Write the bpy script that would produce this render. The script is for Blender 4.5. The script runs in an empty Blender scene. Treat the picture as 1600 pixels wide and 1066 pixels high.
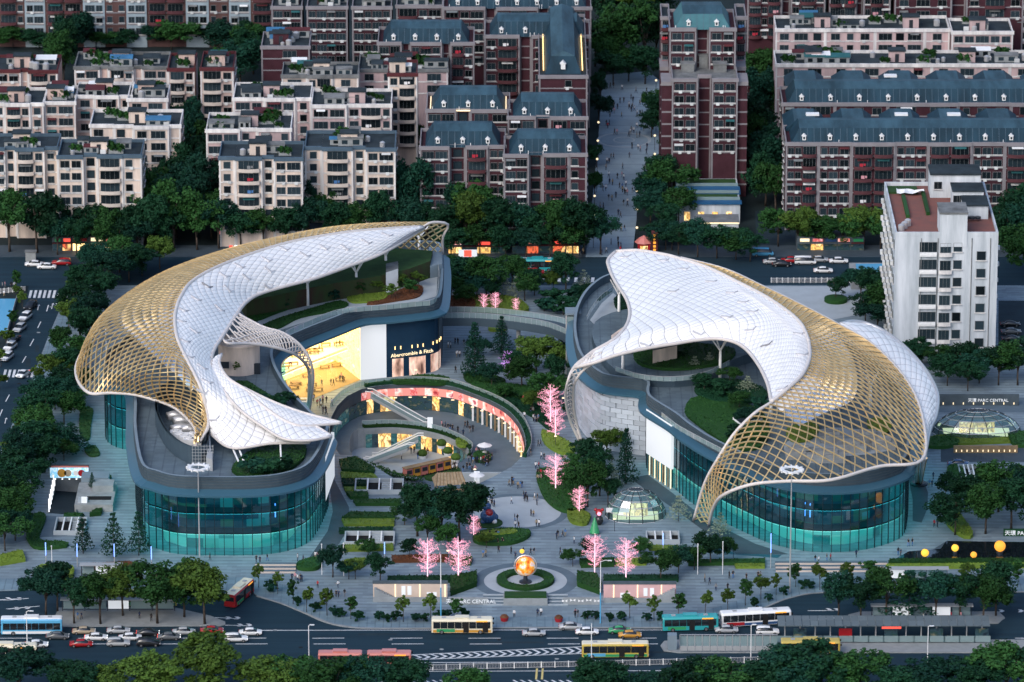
import bpy, bmesh, math, random
from mathutils import Vector, Matrix
from mathutils.geometry import delaunay_2d_cdt
R = math.radians
rnd = random.Random(7)
scene = bpy.context.scene
col = scene.collection

# ---------------------------------------------------------------- camera
PITCH = R(18.0); CAM_H = 400.0; FPX = 8850.0
CAM = Vector((0, -CAM_H / math.tan(PITCH), CAM_H))
cam_data = bpy.data.cameras.new('camera')
cam_data.sensor_width = 36.0
cam_data.lens = 36.0 * FPX / 1600.0
cam_data.clip_start = 10.0; cam_data.clip_end = 9000.0
cam = bpy.data.objects.new('camera', cam_data); col.objects.link(cam)
cam.location = CAM; cam.rotation_euler = (R(90) - PITCH, 0, 0)
cam_data.dof.use_dof = True
cam_data.dof.focus_distance = CAM_H / math.sin(PITCH) - 70
cam_data.dof.aperture_fstop = 0.19
scene.camera = cam
# ---------------------------------------------------------------- world, sun, exposure
SUN_EL, SUN_AZ = R(38), R(-32)          # low soft sun, from the left and a little behind the camera
world = bpy.data.worlds.new('World'); scene.world = world; world.use_nodes = True
wn = world.node_tree; wn.nodes.clear()
sky = wn.nodes.new('ShaderNodeTexSky'); sky.sky_type = 'NISHITA'; sky.sun_disc = False
sky.sun_elevation = SUN_EL; sky.sun_rotation = R(180) - SUN_AZ
sky.air_density = 1.0; sky.dust_density = 2.6; sky.ozone_density = 2.0
bg = wn.nodes.new('ShaderNodeBackground'); bg.inputs['Strength'].default_value = 0.15
wo = wn.nodes.new('ShaderNodeOutputWorld')
wn.links.new(sky.outputs[0], bg.inputs[0]); wn.links.new(bg.outputs[0], wo.inputs[0])
sun_data = bpy.data.lights.new('sun', 'SUN'); sun_data.energy = 0.75; sun_data.angle = R(32); sun_data.color = (1.0, 0.96, 0.90)
sun = bpy.data.objects.new('sun', sun_data); col.objects.link(sun)
sdir = Vector((math.sin(SUN_AZ) * math.cos(SUN_EL), -math.cos(SUN_AZ) * math.cos(SUN_EL), math.sin(SUN_EL)))
sun.rotation_euler = sdir.to_track_quat('Z', 'Y').to_euler()
vs = scene.view_settings
vs.view_transform = 'Standard'; vs.look = 'None'; vs.gamma = 1.0; vs.exposure = 0.58; vs.use_curve_mapping = False
scene.cycles.use_denoising = True
scene.cycles.use_adaptive_sampling = True; scene.cycles.adaptive_threshold = 0.02
scene.cycles.max_bounces = 4; scene.cycles.diffuse_bounces = 2; scene.cycles.glossy_bounces = 2
scene.cycles.transparent_max_bounces = 10; scene.cycles.transmission_bounces = 2
scene.cycles.caustics_reflective = False; scene.cycles.caustics_refractive = False

# ---------------------------------------------------------------- helpers
SP, CP = math.sin(PITCH), math.cos(PITCH)
def G(px, py, z=0.0):
    """point of height z that lies on the line of sight of photograph pixel (px, py)"""
    u = (px - 800) / FPX; v = (533 - py) / FPX
    d = Vector((u, CP + v * SP, -SP + v * CP))
    t = (z - CAM_H) / d.z
    return Vector((d.x * t, CAM.y + d.y * t, z))
def PIX(p):
    q = Vector(p) - CAM
    zc = q.y * CP - q.z * SP; yc = q.y * SP + q.z * CP
    return 800 + FPX * q.x / zc, 533 - FPX * yc / zc
def GL(pts, z=None):
    return [G(p[0], p[1], (p[2] if len(p) > 2 else 0) if z is None else z) for p in pts]

def tag(o, label=None, cat=None, group=None, kind=None):
    if label: o['label'] = label
    if cat: o['category'] = cat
    if group: o['group'] = group
    if kind: o['kind'] = kind
    return o
def empty(name, loc=(0, 0, 0), rz=0.0):
    o = bpy.data.objects.new(name, None); col.objects.link(o)
    o.location = loc; o.rotation_euler = (0, 0, rz); o.empty_display_size = 0.3
    return o
def link(name, me, parent=None, loc=None, rz=0.0, sc=None):
    o = bpy.data.objects.new(name, me); col.objects.link(o)
    if parent is not None: o.parent = parent
    if loc is not None: o.location = loc
    if rz: o.rotation_euler = (0, 0, rz)
    if sc is not None: o.scale = sc if hasattr(sc, '__len__') else (sc, sc, sc)
    return o
def copy_tree(o, parent=None):
    c = o.copy(); col.objects.link(c)
    c.parent = parent
    for ch in list(o.children): copy_tree(ch, c)
    return c

ORD = ['zeroth','first','second','third','fourth','fifth','sixth','seventh','eighth','ninth','tenth','eleventh','twelfth','thirteenth','fourteenth','fifteenth','sixteenth','seventeenth','eighteenth','nineteenth','twentieth']
TENS = {2:'twenty',3:'thirty',4:'forty',5:'fifty',6:'sixty'}
def ordw(n):
    if n <= 20: return ORD[n]
    t, u = divmod(n, 10)
    return (TENS[t] + '-' + ORD[u]) if u else TENS[t].replace('ty', 'tieth')
def row_labels(objs, text, where, group=None, key=None):
    """label things of one row by their order from the left"""
    s = sorted(objs, key=key or (lambda o: PIX(o.matrix_basis.translation)[0]))
    n = len(s)
    for i, o in enumerate(s):
        if n == 1: o['label'] = f'{text} {where}'
        elif i == 0: o['label'] = f'{text}, leftmost of those {where}'
        elif i == n - 1 and n > 2: o['label'] = f'{text}, rightmost of those {where}'
        else: o['label'] = f'{text}, {ordw(i + 1)} from left {where}'
        if group: o['group'] = group

class MB:
    """collects geometry for one mesh"""
    def __init__(s): s.v = []; s.f = []; s.m = []; s.cur = 0
    def add(s, vs, fs, m=None):
        b = len(s.v); s.v.extend([tuple(v) for v in vs]); m = s.cur if m is None else m
        for f in fs: s.f.append([i + b for i in f]); s.m.append(m)
        return s
    def box(s, x0, x1, y0, y1, z0, z1, m=None):
        return s.add([(x0,y0,z0),(x1,y0,z0),(x1,y1,z0),(x0,y1,z0),(x0,y0,z1),(x1,y0,z1),(x1,y1,z1),(x0,y1,z1)],
                     [(0,3,2,1),(4,5,6,7),(0,1,5,4),(1,2,6,5),(2,3,7,6),(3,0,4,7)], m)
    def quad(s, a, b, c, d, m=None): return s.add([a,b,c,d], [(0,1,2,3)], m)
    def prism(s, poly, z0, z1, m=None, top=True, bottom=False, mtop=None):
        n = len(poly); a = sum(poly[i][0]*poly[(i+1)%n][1]-poly[(i+1)%n][0]*poly[i][1] for i in range(n))
        if a < 0: poly = poly[::-1]
        vs = [(p[0],p[1],z0) for p in poly]+[(p[0],p[1],z1) for p in poly]
        s.add(vs, [(i,(i+1)%n,n+(i+1)%n,n+i) for i in range(n)], m)
        if top:
            tris = fill2d([(p[0],p[1]) for p in poly])
            s.add([(p[0],p[1],z1) for p in tris[0]], tris[1], m if mtop is None else mtop)
        if bottom:
            tris = fill2d([(p[0],p[1]) for p in poly])
            s.add([(p[0],p[1],z0) for p in tris[0]], [t[::-1] for t in tris[1]], m)
        return s
    def tube(s, path, r, n=6, m=None, cap=True, r1=None):
        path = [Vector(p) for p in path]; k = len(path); vs = []
        up = Vector((0,0,1))
        for i, p in enumerate(path):
            t = (path[min(i+1,k-1)] - path[max(i-1,0)]).normalized()
            a = t.cross(up)
            if a.length < 1e-3: a = t.cross(Vector((1,0,0)))
            a.normalize(); b = t.cross(a)
            rr = r if r1 is None else r + (r1 - r) * i / max(k-1,1)
            for j in range(n):
                w = 2*math.pi*j/n
                vs.append(p + a*math.cos(w)*rr + b*math.sin(w)*rr)
        fs = [(i*n+j, i*n+(j+1)%n, (i+1)*n+(j+1)%n, (i+1)*n+j) for i in range(k-1) for j in range(n)]
        if cap: fs += [tuple(range(n))[::-1], tuple((k-1)*n+j for j in range(n))]
        return s.add(vs, fs, m)
    def lathe(s, prof, n=12, c=(0,0,0), m=None):
        vs = []; k = len(prof)
        for (r, z) in prof:
            for j in range(n):
                w = 2*math.pi*j/n; vs.append((c[0]+r*math.cos(w), c[1]+r*math.sin(w), c[2]+z))
        fs = [(i*n+j, i*n+(j+1)%n, (i+1)*n+(j+1)%n, (i+1)*n+j) for i in range(k-1) for j in range(n)]
        fs += [tuple(range(n))[::-1], tuple((k-1)*n+j for j in range(n))]
        return s.add(vs, fs, m)
    def grid(s, rows, m=None, flip=False):
        k = len(rows[0]); vs = [p for r in rows for p in r]
        fs = [(i*k+j, i*k+j+1, (i+1)*k+j+1, (i+1)*k+j) for i in range(len(rows)-1) for j in range(k-1)]
        if flip: fs = [f[::-1] for f in fs]
        return s.add(vs, fs, m)
    def mesh(s, name, mats, smooth=False):
        me = bpy.data.meshes.new(name); me.from_pydata(s.v, [], s.f)
        for m in (mats if isinstance(mats, (list, tuple)) else [mats]): me.materials.append(M[m] if isinstance(m, str) else m)
        if me.materials and len(me.materials) > 1: me.polygons.foreach_set('material_index', s.m)
        if smooth: me.polygons.foreach_set('use_smooth', [True]*len(me.polygons))
        me.update(); return me
    def build(s, name, mats, parent=None, loc=None, rz=0.0, smooth=False):
        return link(name, s.mesh(name, mats, smooth), parent, loc, rz)

def fill2d(loop, holes=()):
    vs = []; es = []
    for lp in [loop] + list(holes):
        b = len(vs); n = len(lp)
        vs += [Vector((p[0], p[1])) for p in lp]; es += [(b+i, b+(i+1)%n) for i in range(n)]
    r = delaunay_2d_cdt(vs, es, [], 1 if not holes else 0, 1e-5)
    pts, tris = r[0], r[2]
    def inside(p, lp):
        c = False; n = len(lp)
        for i in range(n):
            a, b2 = lp[i], lp[(i+1)%n]
            if (a[1] > p[1]) != (b2[1] > p[1]) and p[0] < (b2[0]-a[0])*(p[1]-a[1])/(b2[1]-a[1])+a[0]: c = not c
        return c
    out = []
    for t in tris:
        cx = sum(pts[i].x for i in t)/len(t); cy = sum(pts[i].y for i in t)/len(t)
        if inside((cx,cy), loop) and not any(inside((cx,cy), h) for h in holes):
            a, b, c = [pts[i] for i in t[:3]]
            ar = (b.x-a.x)*(c.y-a.y)-(c.x-a.x)*(b.y-a.y)
            out.append(tuple(t) if ar > 0 else tuple(t)[::-1])
    return [(p.x,p.y) for p in pts], out
def in_poly(p, lp):
    c = False; n = len(lp)
    for i in range(n):
        a, b = lp[i], lp[(i+1)%n]
        if (a[1] > p[1]) != (b[1] > p[1]) and p[0] < (b[0]-a[0])*(p[1]-a[1])/(b[1]-a[1])+a[0]: c = not c
    return c
def sheet(name, loop, z, mat, holes=(), kind='structure', parent=None, skirt=0.0):
    mb = MB(); pts, tris = fill2d([(p[0],p[1]) for p in loop], [[(p[0],p[1]) for p in h] for h in holes])
    mb.add([(p[0],p[1],z) for p in pts], tris)
    if skirt:
        for lp in [loop]+list(holes):
            n = len(lp)
            for i in range(n):
                a, b = lp[i], lp[(i+1)%n]
                mb.quad((a[0],a[1],z-skirt),(b[0],b[1],z-skirt),(b[0],b[1],z),(a[0],a[1],z))
    o = mb.build(name, mat, parent)
    if kind: o['kind'] = kind
    return o
def cr(p0, p1, p2, p3, t):
    return 0.5*((2*p1)+(p2-p0)*t+(2*p0-5*p1+4*p2-p3)*t*t+(3*p1-p0-3*p2+p3)*t*t*t)
def spline(pts, n, closed=False):
    """n points evenly spaced by arc length along a catmull-rom through pts"""
    pts = [Vector(p) for p in pts]; k = len(pts); fine = []
    segs = k if closed else k-1
    for i in range(segs):
        g = (lambda j: pts[j % k]) if closed else (lambda j: pts[min(max(j,0),k-1)])
        for s in range(12): fine.append(cr(g(i-1), g(i), g(i+1), g(i+2), s/12))
    fine.append(pts[0] if closed else pts[-1])
    L = [0.0]
    for a, b in zip(fine, fine[1:]): L.append(L[-1]+(b-a).length)
    out = []; j = 0; m = n if closed else n-1
    for i in range(n):
        d = L[-1]*i/m
        while j < len(L)-2 and L[j+1] < d: j += 1
        t = 0 if L[j+1] == L[j] else (d-L[j])/(L[j+1]-L[j])
        out.append(fine[j].lerp(fine[j+1], t))
    return out
def offset(poly, d):
    """offset a closed 2d polygon outwards by d"""
    n = len(poly); a = sum(poly[i][0]*poly[(i+1)%n][1]-poly[(i+1)%n][0]*poly[i][1] for i in range(n))
    sg = 1 if a > 0 else -1; out = []
    for i in range(n):
        p, q, r = Vector(poly[i-1][:2]), Vector(poly[i][:2]), Vector(poly[(i+1)%n][:2])
        e = (q-p).normalized(); f = (r-q).normalized(); t = e+f
        if t.length < 1e-4: t = e
        t.normalize(); nrm = Vector((t.y, -t.x))*sg; c = max(0.5, t.dot(e))
        o = q+nrm*d/c; out.append((o.x, o.y))
    return out

# ---------------------------------------------------------------- materials
M = {}
EK = 0.78      # emission scale that goes with the exposure
def mat(name, c, rough=0.7, metal=0.0, var=0.0, vscale=0.3, c2=None, bump=0.0, bscale=4.0, emis=None, es=0.0, spec=0.16, rand=0.0, stretch=None, trans=0.0):
    m = bpy.data.materials.new(name); m.use_nodes = True; nt = m.node_tree; N = nt.nodes; L = nt.links
    b = N['Principled BSDF']; b.inputs['Roughness'].default_value = rough; b.inputs['Metallic'].default_value = metal
    b.inputs['Specular IOR Level'].default_value = spec
    out = None
    c = tuple(c)+(1,)
    if var > 0 or c2 or bump > 0:
        geo = N.new('ShaderNodeNewGeometry'); mp = N.new('ShaderNodeMapping'); L.new(geo.outputs['Position'], mp.inputs[0])
        if stretch: mp.inputs['Scale'].default_value = stretch
    if var > 0 or c2:
        nz = N.new('ShaderNodeTexNoise'); nz.inputs['Scale'].default_value = vscale; nz.inputs['Detail'].default_value = 6; nz.inputs['Roughness'].default_value = 0.65
        L.new(mp.outputs[0], nz.inputs['Vector'])
        ramp = N.new('ShaderNodeValToRGB'); ramp.color_ramp.elements[0].position = 0.32; ramp.color_ramp.elements[1].position = 0.68
        lo = tuple(c2)+(1,) if c2 else tuple(max(0, x*(1-var)) for x in c[:3])+(1,)
        hi = c if c2 else tuple(x*(1+var*0.6) for x in c[:3])+(1,)
        ramp.color_ramp.elements[0].color = lo; ramp.color_ramp.elements[1].color = hi
        L.new(nz.outputs[0], ramp.inputs[0]); out = ramp.outputs[0]
    if rand > 0:
        oi = N.new('ShaderNodeObjectInfo'); hs = N.new('ShaderNodeHueSaturation'); mr = N.new('ShaderNodeMapRange')
        mr.inputs[3].default_value = 1-rand; mr.inputs[4].default_value = 1+rand
        L.new(oi.outputs['Random'], mr.inputs[0]); L.new(mr.outputs[0], hs.inputs['Value'])
        if out: L.new(out, hs.inputs['Color'])
        else: hs.inputs['Color'].default_value = c
        out = hs.outputs[0]
    if out: L.new(out, b.inputs['Base Color'])
    else: b.inputs['Base Color'].default_value = c
    if bump > 0:
        n2 = N.new('ShaderNodeTexNoise'); n2.inputs['Scale'].default_value = bscale; n2.inputs['Detail'].default_value = 4
        L.new(mp.outputs[0], n2.inputs['Vector'])
        bp = N.new('ShaderNodeBump'); bp.inputs['Strength'].default_value = bump; bp.inputs['Distance'].default_value = 0.1
        L.new(n2.outputs[0], bp.inputs['Height']); L.new(bp.outputs[0], b.inputs['Normal'])
    if emis:
        b.inputs['Emission Color'].default_value = tuple(emis)+(1,); b.inputs['Emission Strength'].default_value = es
    M[name] = m; return m
def glassmat(name, tint, refl=0.12, rough=0.04, haze=None, hazeamt=0.0):
    m = bpy.data.materials.new(name); m.use_nodes = True; nt = m.node_tree; N = nt.nodes; L = nt.links; N.clear()
    o = N.new('ShaderNodeOutputMaterial'); mx = N.new('ShaderNodeMixShader'); tr = N.new('ShaderNodeBsdfTransparent'); gl = N.new('ShaderNodeBsdfGlossy')
    tr.inputs[0].default_value = tuple(tint)+(1,); gl.inputs['Roughness'].default_value = rough
    gl.inputs['Color'].default_value = (0.9,0.95,1,1)
    lw = N.new('ShaderNodeFresnel'); lw.inputs[0].default_value = 1.5
    ad = N.new('ShaderNodeMath'); ad.operation = 'ADD'; ad.inputs[1].default_value = refl; ad.use_clamp = True
    L.new(lw.outputs[0], ad.inputs[0]); L.new(ad.outputs[0], mx.inputs[0]); L.new(tr.outputs[0], mx.inputs[1]); L.new(gl.outputs[0], mx.inputs[2])
    last = mx.outputs[0]
    if haze:
        df = N.new('ShaderNodeBsdfDiffuse'); df.inputs[0].default_value = tuple(haze)+(1,)
        m2 = N.new('ShaderNodeMixShader'); m2.inputs[0].default_value = hazeamt
        L.new(last, m2.inputs[1]); L.new(df.outputs[0], m2.inputs[2]); last = m2.outputs[0]
    L.new(last, o.inputs[0]); M[name] = m; return m
def emit(name, c, s):
    return mat(name, tuple(x*0.5 for x in c), rough=0.5, emis=c, es=s*EK)
def striped(name, c, c2, spacing, width, axis='Y', rough=0.6, var=0.24, patch=0.08):
    """pavement of bands with thin joints"""
    m = mat(name, c, rough=rough, var=var, vscale=0.07); nt = m.node_tree; N = nt.nodes; L = nt.links
    b = N['Principled BSDF']; src = b.inputs['Base Color'].links[0].from_socket
    geo = N.new('ShaderNodeNewGeometry'); sep = N.new('ShaderNodeSeparateXYZ'); L.new(geo.outputs['Position'], sep.inputs[0])
    def saw(sock, sp, w):
        d = N.new('ShaderNodeMath'); d.operation = 'DIVIDE'; d.inputs[1].default_value = sp; L.new(sock, d.inputs[0])
        f = N.new('ShaderNodeMath'); f.operation = 'FRACT'; L.new(d.outputs[0], f.inputs[0])
        g = N.new('ShaderNodeMath'); g.operation = 'LESS_THAN'; g.inputs[1].default_value = w; L.new(f.outputs[0], g.inputs[0]); return g.outputs[0]
    g1 = saw(sep.outputs[axis], spacing, width)
    mx = N.new('ShaderNodeMixRGB'); L.new(g1, mx.inputs[0]); L.new(src, mx.inputs[1]); mx.inputs[2].default_value = tuple(c2)+(1,)
    # slabs of slightly different tone
    br = N.new('ShaderNodeTexBrick'); br.inputs['Scale'].default_value = 0.25; br.inputs['Mortar Size'].default_value = 0.0
    br.inputs['Color1'].default_value = (1,1,1,1); br.inputs['Color2'].default_value = (1-patch*3,1-patch*3,1-patch*2.6,1)
    L.new(geo.outputs['Position'], br.inputs['Vector'])
    mu = N.new('ShaderNodeMixRGB'); mu.blend_type = 'MULTIPLY'; mu.inputs[0].default_value = 1
    L.new(mx.outputs[0], mu.inputs[1]); L.new(br.outputs[0], mu.inputs[2]); L.new(mu.outputs[0], b.inputs['Base Color'])
    return m

mat('city_ground', (0.018,0.03,0.033), 0.9, var=0.5, vscale=0.06)
mat('asphalt', (0.0155,0.04,0.06), 0.75, c2=(0.010,0.027,0.042), vscale=0.5, bump=0.1, bscale=8, stretch=(.035,1,1))
mat('asphalt_dark', (0.02,0.036,0.048), 0.8, var=0.2, vscale=0.3)
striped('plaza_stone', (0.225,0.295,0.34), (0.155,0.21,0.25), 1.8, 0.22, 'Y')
striped('street_stone', (0.25,0.33,0.39), (0.17,0.225,0.27), 9.0, 0.06, 'Y', patch=0.03)
striped('sidewalk', (0.18,0.265,0.32), (0.13,0.195,0.24), 1.6, 0.15, 'X')
mat('dark_paving', (0.055,0.078,0.1), 0.7, var=0.15, vscale=0.3)
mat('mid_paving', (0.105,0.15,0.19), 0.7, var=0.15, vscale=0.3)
mat('pale_paving', (0.36,0.41,0.45), 0.65, var=0.1, vscale=0.3)
mat('kerb', (0.26,0.28,0.29), 0.8, var=0.15, vscale=0.6)
mat('road_paint', (0.62,0.64,0.66), 0.6, var=0.25, vscale=0.7)
mat('road_yellow', (0.62,0.5,0.2), 0.6, var=0.2, vscale=0.7)
mat('stone_wall', (0.27,0.3,0.32), 0.8, var=0.2, vscale=0.4)
mat('concrete', (0.28,0.30,0.31), 0.85, var=0.25, vscale=0.5)
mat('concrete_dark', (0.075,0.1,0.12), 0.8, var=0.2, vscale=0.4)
mat('roof_grey', (0.03,0.043,0.052), 0.9, var=0.45, vscale=0.22)
mat('roof_pale', (0.17,0.18,0.185), 0.9, var=0.45, vscale=0.3)
sign_pool = mat('pool_water', (0.008,0.012,0.016), 0.06, spec=0.8)
mat('soil', (0.045,0.03,0.024), 0.95, var=0.4, vscale=0.5)
mat('pink_wall', (0.64,0.48,0.43), 0.85, c2=(0.38,0.29,0.27), vscale=0.35, stretch=(1,1,0.18))
mat('beige_wall', (0.80,0.66,0.57), 0.85, c2=(0.46,0.39,0.35), vscale=0.35, stretch=(1,1,0.18))
mat('rose_wall', (0.60,0.44,0.44), 0.85, c2=(0.36,0.28,0.29), vscale=0.35, stretch=(1,1,0.18))
mat('white_band', (0.82,0.80,0.78), 0.8, c2=(0.46,0.45,0.46), vscale=0.5, stretch=(1,1,0.2))
mat('slate_band', (0.075,0.12,0.165), 0.7, var=0.2, vscale=0.4)
mat('red_brick', (0.058,0.022,0.031), 0.85, var=0.25, vscale=0.3)
mat('stone_band', (0.235,0.225,0.245), 0.8, var=0.15, vscale=0.4)
mat('brown_tower', (0.105,0.06,0.058), 0.85, var=0.2, vscale=0.2)
mat('pale_tower', (0.30,0.38,0.44), 0.85, var=0.2, vscale=0.2)
mat('mansard', (0.014,0.043,0.068), 0.6, var=0.4, vscale=0.3, metal=0.1, stretch=(1,.5,.3))
mat('mansard_top', (0.04,0.088,0.12), 0.65, var=0.5, vscale=0.25, stretch=(1,0.2,1))
mat('mansard_teal', (0.05,0.15,0.18), 0.5, var=0.2, vscale=0.2)
mat('white_paint', (0.78,0.79,0.8), 0.5, var=0.06, vscale=1.0)
mat('grey_paint', (0.33,0.35,0.37), 0.5)
mat('window_glass', (0.015,0.026,0.034), 0.2, spec=0.3, rand=0.8)
mat('window_frame', (0.17,0.19,0.2), 0.6)
mat('balcony_wall', (0.60,0.53,0.48), 0.8, var=0.15, vscale=0.5)
mat('balcony_red', (0.09,0.036,0.043), 0.8, var=0.2, vscale=0.5)
mat('white_facade', (0.66,0.70,0.75), 0.85, c2=(0.34,0.39,0.43), vscale=0.3, stretch=(1.2,1,0.14))
mat('terracotta_roof', (0.24,0.095,0.08), 0.9, c2=(0.17,0.09,0.08), vscale=0.3)
mat('ac_unit', (0.6,0.62,0.63), 0.6, rand=0.2)
mat('blue_tarp', (0.05,0.17,0.32), 0.6, var=0.2)
mat('teal_tarp', (0.03,0.12,0.13), 0.7, var=0.2)
mat('maroon_roof', (0.09,0.025,0.03), 0.7, var=0.2)
mat('blue_roof', (0.02,0.10,0.22), 0.5, var=0.15)
mat('etfe', (0.86,0.86,0.87), 0.3, spec=0.5, rand=0.05, var=0.06, vscale=0.15)
mat('etfe_line', (0.46,0.45,0.48), 0.6)
mat('canopy_edge', (0.62,0.58,0.56), 0.4, var=0.06, vscale=0.5)
mat('gold', (0.80,0.58,0.29), 0.28, metal=0.6, var=0.25, vscale=0.25, spec=0.4)
mat('silver_steel', (0.55,0.55,0.56), 0.35, metal=0.5)
mat('dark_metal', (0.05,0.06,0.075), 0.4, metal=0.6)
mat('mullion', (0.02,0.035,0.045), 0.4, metal=0.3)
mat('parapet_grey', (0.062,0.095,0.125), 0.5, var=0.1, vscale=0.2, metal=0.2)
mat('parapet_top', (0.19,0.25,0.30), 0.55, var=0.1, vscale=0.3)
striped('deck_stone', (0.125,0.175,0.21), (0.09,0.125,0.155), 2.4, 0.12, 'X')
mat('soffit_blue', (0.05,0.13,0.19), 0.3, metal=0.2)
mat('navy_clad', (0.016,0.05,0.10), 0.35, metal=0.3, var=0.1)
mat('core_teal', (0.03,0.19,0.20), 0.8, c2=(0.012,0.085,0.105), vscale=0.16)
mat('silver_panel', (0.52,0.58,0.66), 0.4, metal=0.2, rand=0.16)
mat('timber', (0.28,0.2,0.12), 0.8, var=0.3)
mat('thatch', (0.30,0.235,0.16), 0.95, var=0.35, vscale=1.5)
mat('leaf_dark', (0.009,0.040,0.019), 0.6, rand=0.35, spec=0.08)
mat('leaf_mid', (0.020,0.066,0.018), 0.6, rand=0.35, spec=0.08)
mat('leaf_bright', (0.055,0.105,0.020), 0.6, rand=0.3, spec=0.08)
mat('leaf_teal', (0.009,0.043,0.028), 0.6, rand=0.3, spec=0.08)
mat('leaf_pale', (0.21,0.26,0.19), 0.6, rand=0.15, spec=0.25)
mat('leaf_red', (0.11,0.045,0.022), 0.6, rand=0.2)
mat('bark', (0.075,0.06,0.05), 0.9, var=0.3, vscale=2)
mat('lime_hedge', (0.13,0.2,0.03), 0.6, rand=0.2)
mat('lawn', (0.03,0.075,0.025), 0.9, var=0.3, vscale=0.4)
mat('tyre', (0.015,0.015,0.016), 0.8)
mat('rim', (0.4,0.4,0.42), 0.35, metal=0.8)
mat('car_glass', (0.012,0.016,0.02), 0.08, spec=0.9)
mat('lamp_clear', (0.7,0.72,0.75), 0.2)
mat('lamp_red', (0.35,0.02,0.02), 0.3)
mat('skin', (0.42,0.27,0.2), 0.7); mat('hair', (0.015,0.012,0.011), 0.6)
emit('glow_warm', (1.0,0.66,0.28), 2.2)
emit('glow_soft', (1.0,0.80,0.50), 1.1)
emit('glow_white', (0.95,0.97,1.0), 1.4)
emit('screen_white', (0.86,0.90,0.95), 0.5)
emit('glow_teal', (0.10,0.62,0.55), 0.85)
emit('glow_red', (1.0,0.10,0.07), 1.0)
emit('glow_pink', (0.95,0.36,0.50), 1.3)
emit('glow_violet', (0.75,0.35,1.0), 1.0)
emit('glow_rose_sign', (0.85,0.30,0.26), 0.7)
emit('glow_orange', (1.0,0.40,0.05), 0.95)
emit('glow_yellow', (1.0,0.58,0.07), 0.95)
emit('glow_blue', (0.2,0.35,1.0), 2.2)
glassmat('pane_teal', (0.27,0.72,0.73), 0.08, 0.03)
glassmat('pane_hazed', (0.55,0.72,0.75), 0.06, 0.05, (0.5,0.66,0.68), 0.34)  # pale haze in the glass colour imitates a lit bridge rail
glassmat('pane_gold', (1.0,0.90,0.66), 0.05, 0.05)
glassmat('film', (0.62,0.62,0.66), 0.06, 0.2, (0.5,0.5,0.53), 0.12)
for nm, c in dict(white=(0.78,0.79,0.8), silver=(0.42,0.44,0.46), black=(0.016,0.017,0.02), grey=(0.12,0.13,0.14), red=(0.34,0.015,0.02), blue=(0.03,0.08,0.2), gold=(0.42,0.34,0.24), teal=(0.03,0.32,0.34), yellow=(0.5,0.38,0.08), orange=(0.58,0.29,0.05), green=(0.04,0.3,0.12), cream=(0.72,0.66,0.5), salmon=(0.58,0.2,0.17), skyblue=(0.1,0.38,0.62)).items():
    mat('paint_'+nm, c, 0.25, spec=0.6)
for nm, c in dict(white=(0.72,0.73,0.75), black=(0.02,0.02,0.024), navy=(0.02,0.035,0.08), grey=(0.2,0.21,0.22), red=(0.4,0.03,0.05), pink=(0.6,0.3,0.34), blue=(0.07,0.18,0.4), khaki=(0.3,0.24,0.15), yellow=(0.6,0.45,0.08), green=(0.05,0.2,0.13)).items():
    mat('cloth_'+nm, c, 0.85)
def sign_mat(name, cols, scale, es, stretch=(1,1,1)):
    """printed or lit picture surface: blotches of several colours"""
    m = bpy.data.materials.new(name); m.use_nodes = True; nt = m.node_tree; N = nt.nodes; L = nt.links; b = N['Principled BSDF']
    geo = N.new('ShaderNodeNewGeometry'); mp = N.new('ShaderNodeMapping'); mp.inputs['Scale'].default_value = stretch
    L.new(geo.outputs['Position'], mp.inputs[0]); nz = N.new('ShaderNodeTexNoise'); nz.inputs['Scale'].default_value = scale; nz.inputs['Detail'].default_value = 3
    L.new(mp.outputs[0], nz.inputs['Vector']); rp = N.new('ShaderNodeValToRGB'); L.new(nz.outputs[0], rp.inputs[0]); cr_ = rp.color_ramp; cr_.interpolation = 'LINEAR'
    while len(cr_.elements) < len(cols): cr_.elements.new(0.5)
    for i, c in enumerate(cols): cr_.elements[i].position = 0.3+0.4*i/(len(cols)-1); cr_.elements[i].color = tuple(c)+(1,)
    L.new(rp.outputs[0], b.inputs['Base Color']); L.new(rp.outputs[0], b.inputs['Emission Color']); b.inputs['Emission Strength'].default_value = es*EK
    b.inputs['Roughness'].default_value = 0.25
    M[name] = m
sign_mat('glow_sign_b', [(0.25,0.02,0.03),(0.8,0.25,0.2),(0.85,0.6,0.55),(0.3,0.05,0.08)], 0.5, 0.8)
sign_mat('glow_sign_c', [(0.7,0.45,0.45),(0.5,0.06,0.06),(0.9,0.7,0.65)], 0.6, 0.8)
sign_mat('glow_poster', [(0.1,0.45,0.7),(0.6,0.75,0.85),(0.15,0.5,0.75),(0.9,0.85,0.7)], 0.8, 0.7)
sign_mat('glow_shop', [(0.06,0.035,0.012),(0.75,0.42,0.12),(0.22,0.12,0.04),(0.95,0.66,0.28),(0.12,0.06,0.02)], 0.55, 1.5, (1.3,1,.7))
sign_mat('glow_shop_red', [(0.03,0.008,0.008),(0.7,0.12,0.05),(0.12,0.04,0.02),(0.85,0.5,0.18),(0.05,0.01,0.01)], 0.5, 1.2, (1.3,1,.7))
sign_mat('shop_dark', [(0.012,0.02,0.03),(0.03,0.06,0.08),(0.02,0.05,0.05),(0.16,0.15,0.10)], 0.6, 0.25, (1,1,1.6))
sign_mat('shop_teal', [(0.015,0.05,0.06),(0.05,0.16,0.17),(0.02,0.08,0.09),(0.2,0.28,0.22)], 0.5, 0.3, (1,1,1.6))
sign_mat('glow_hall', [(0.9,0.62,0.22),(1.0,0.82,0.45),(0.95,0.7,0.3),(1.0,0.94,0.78)], 0.35, 1.1, (1,1,2.2))
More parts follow.
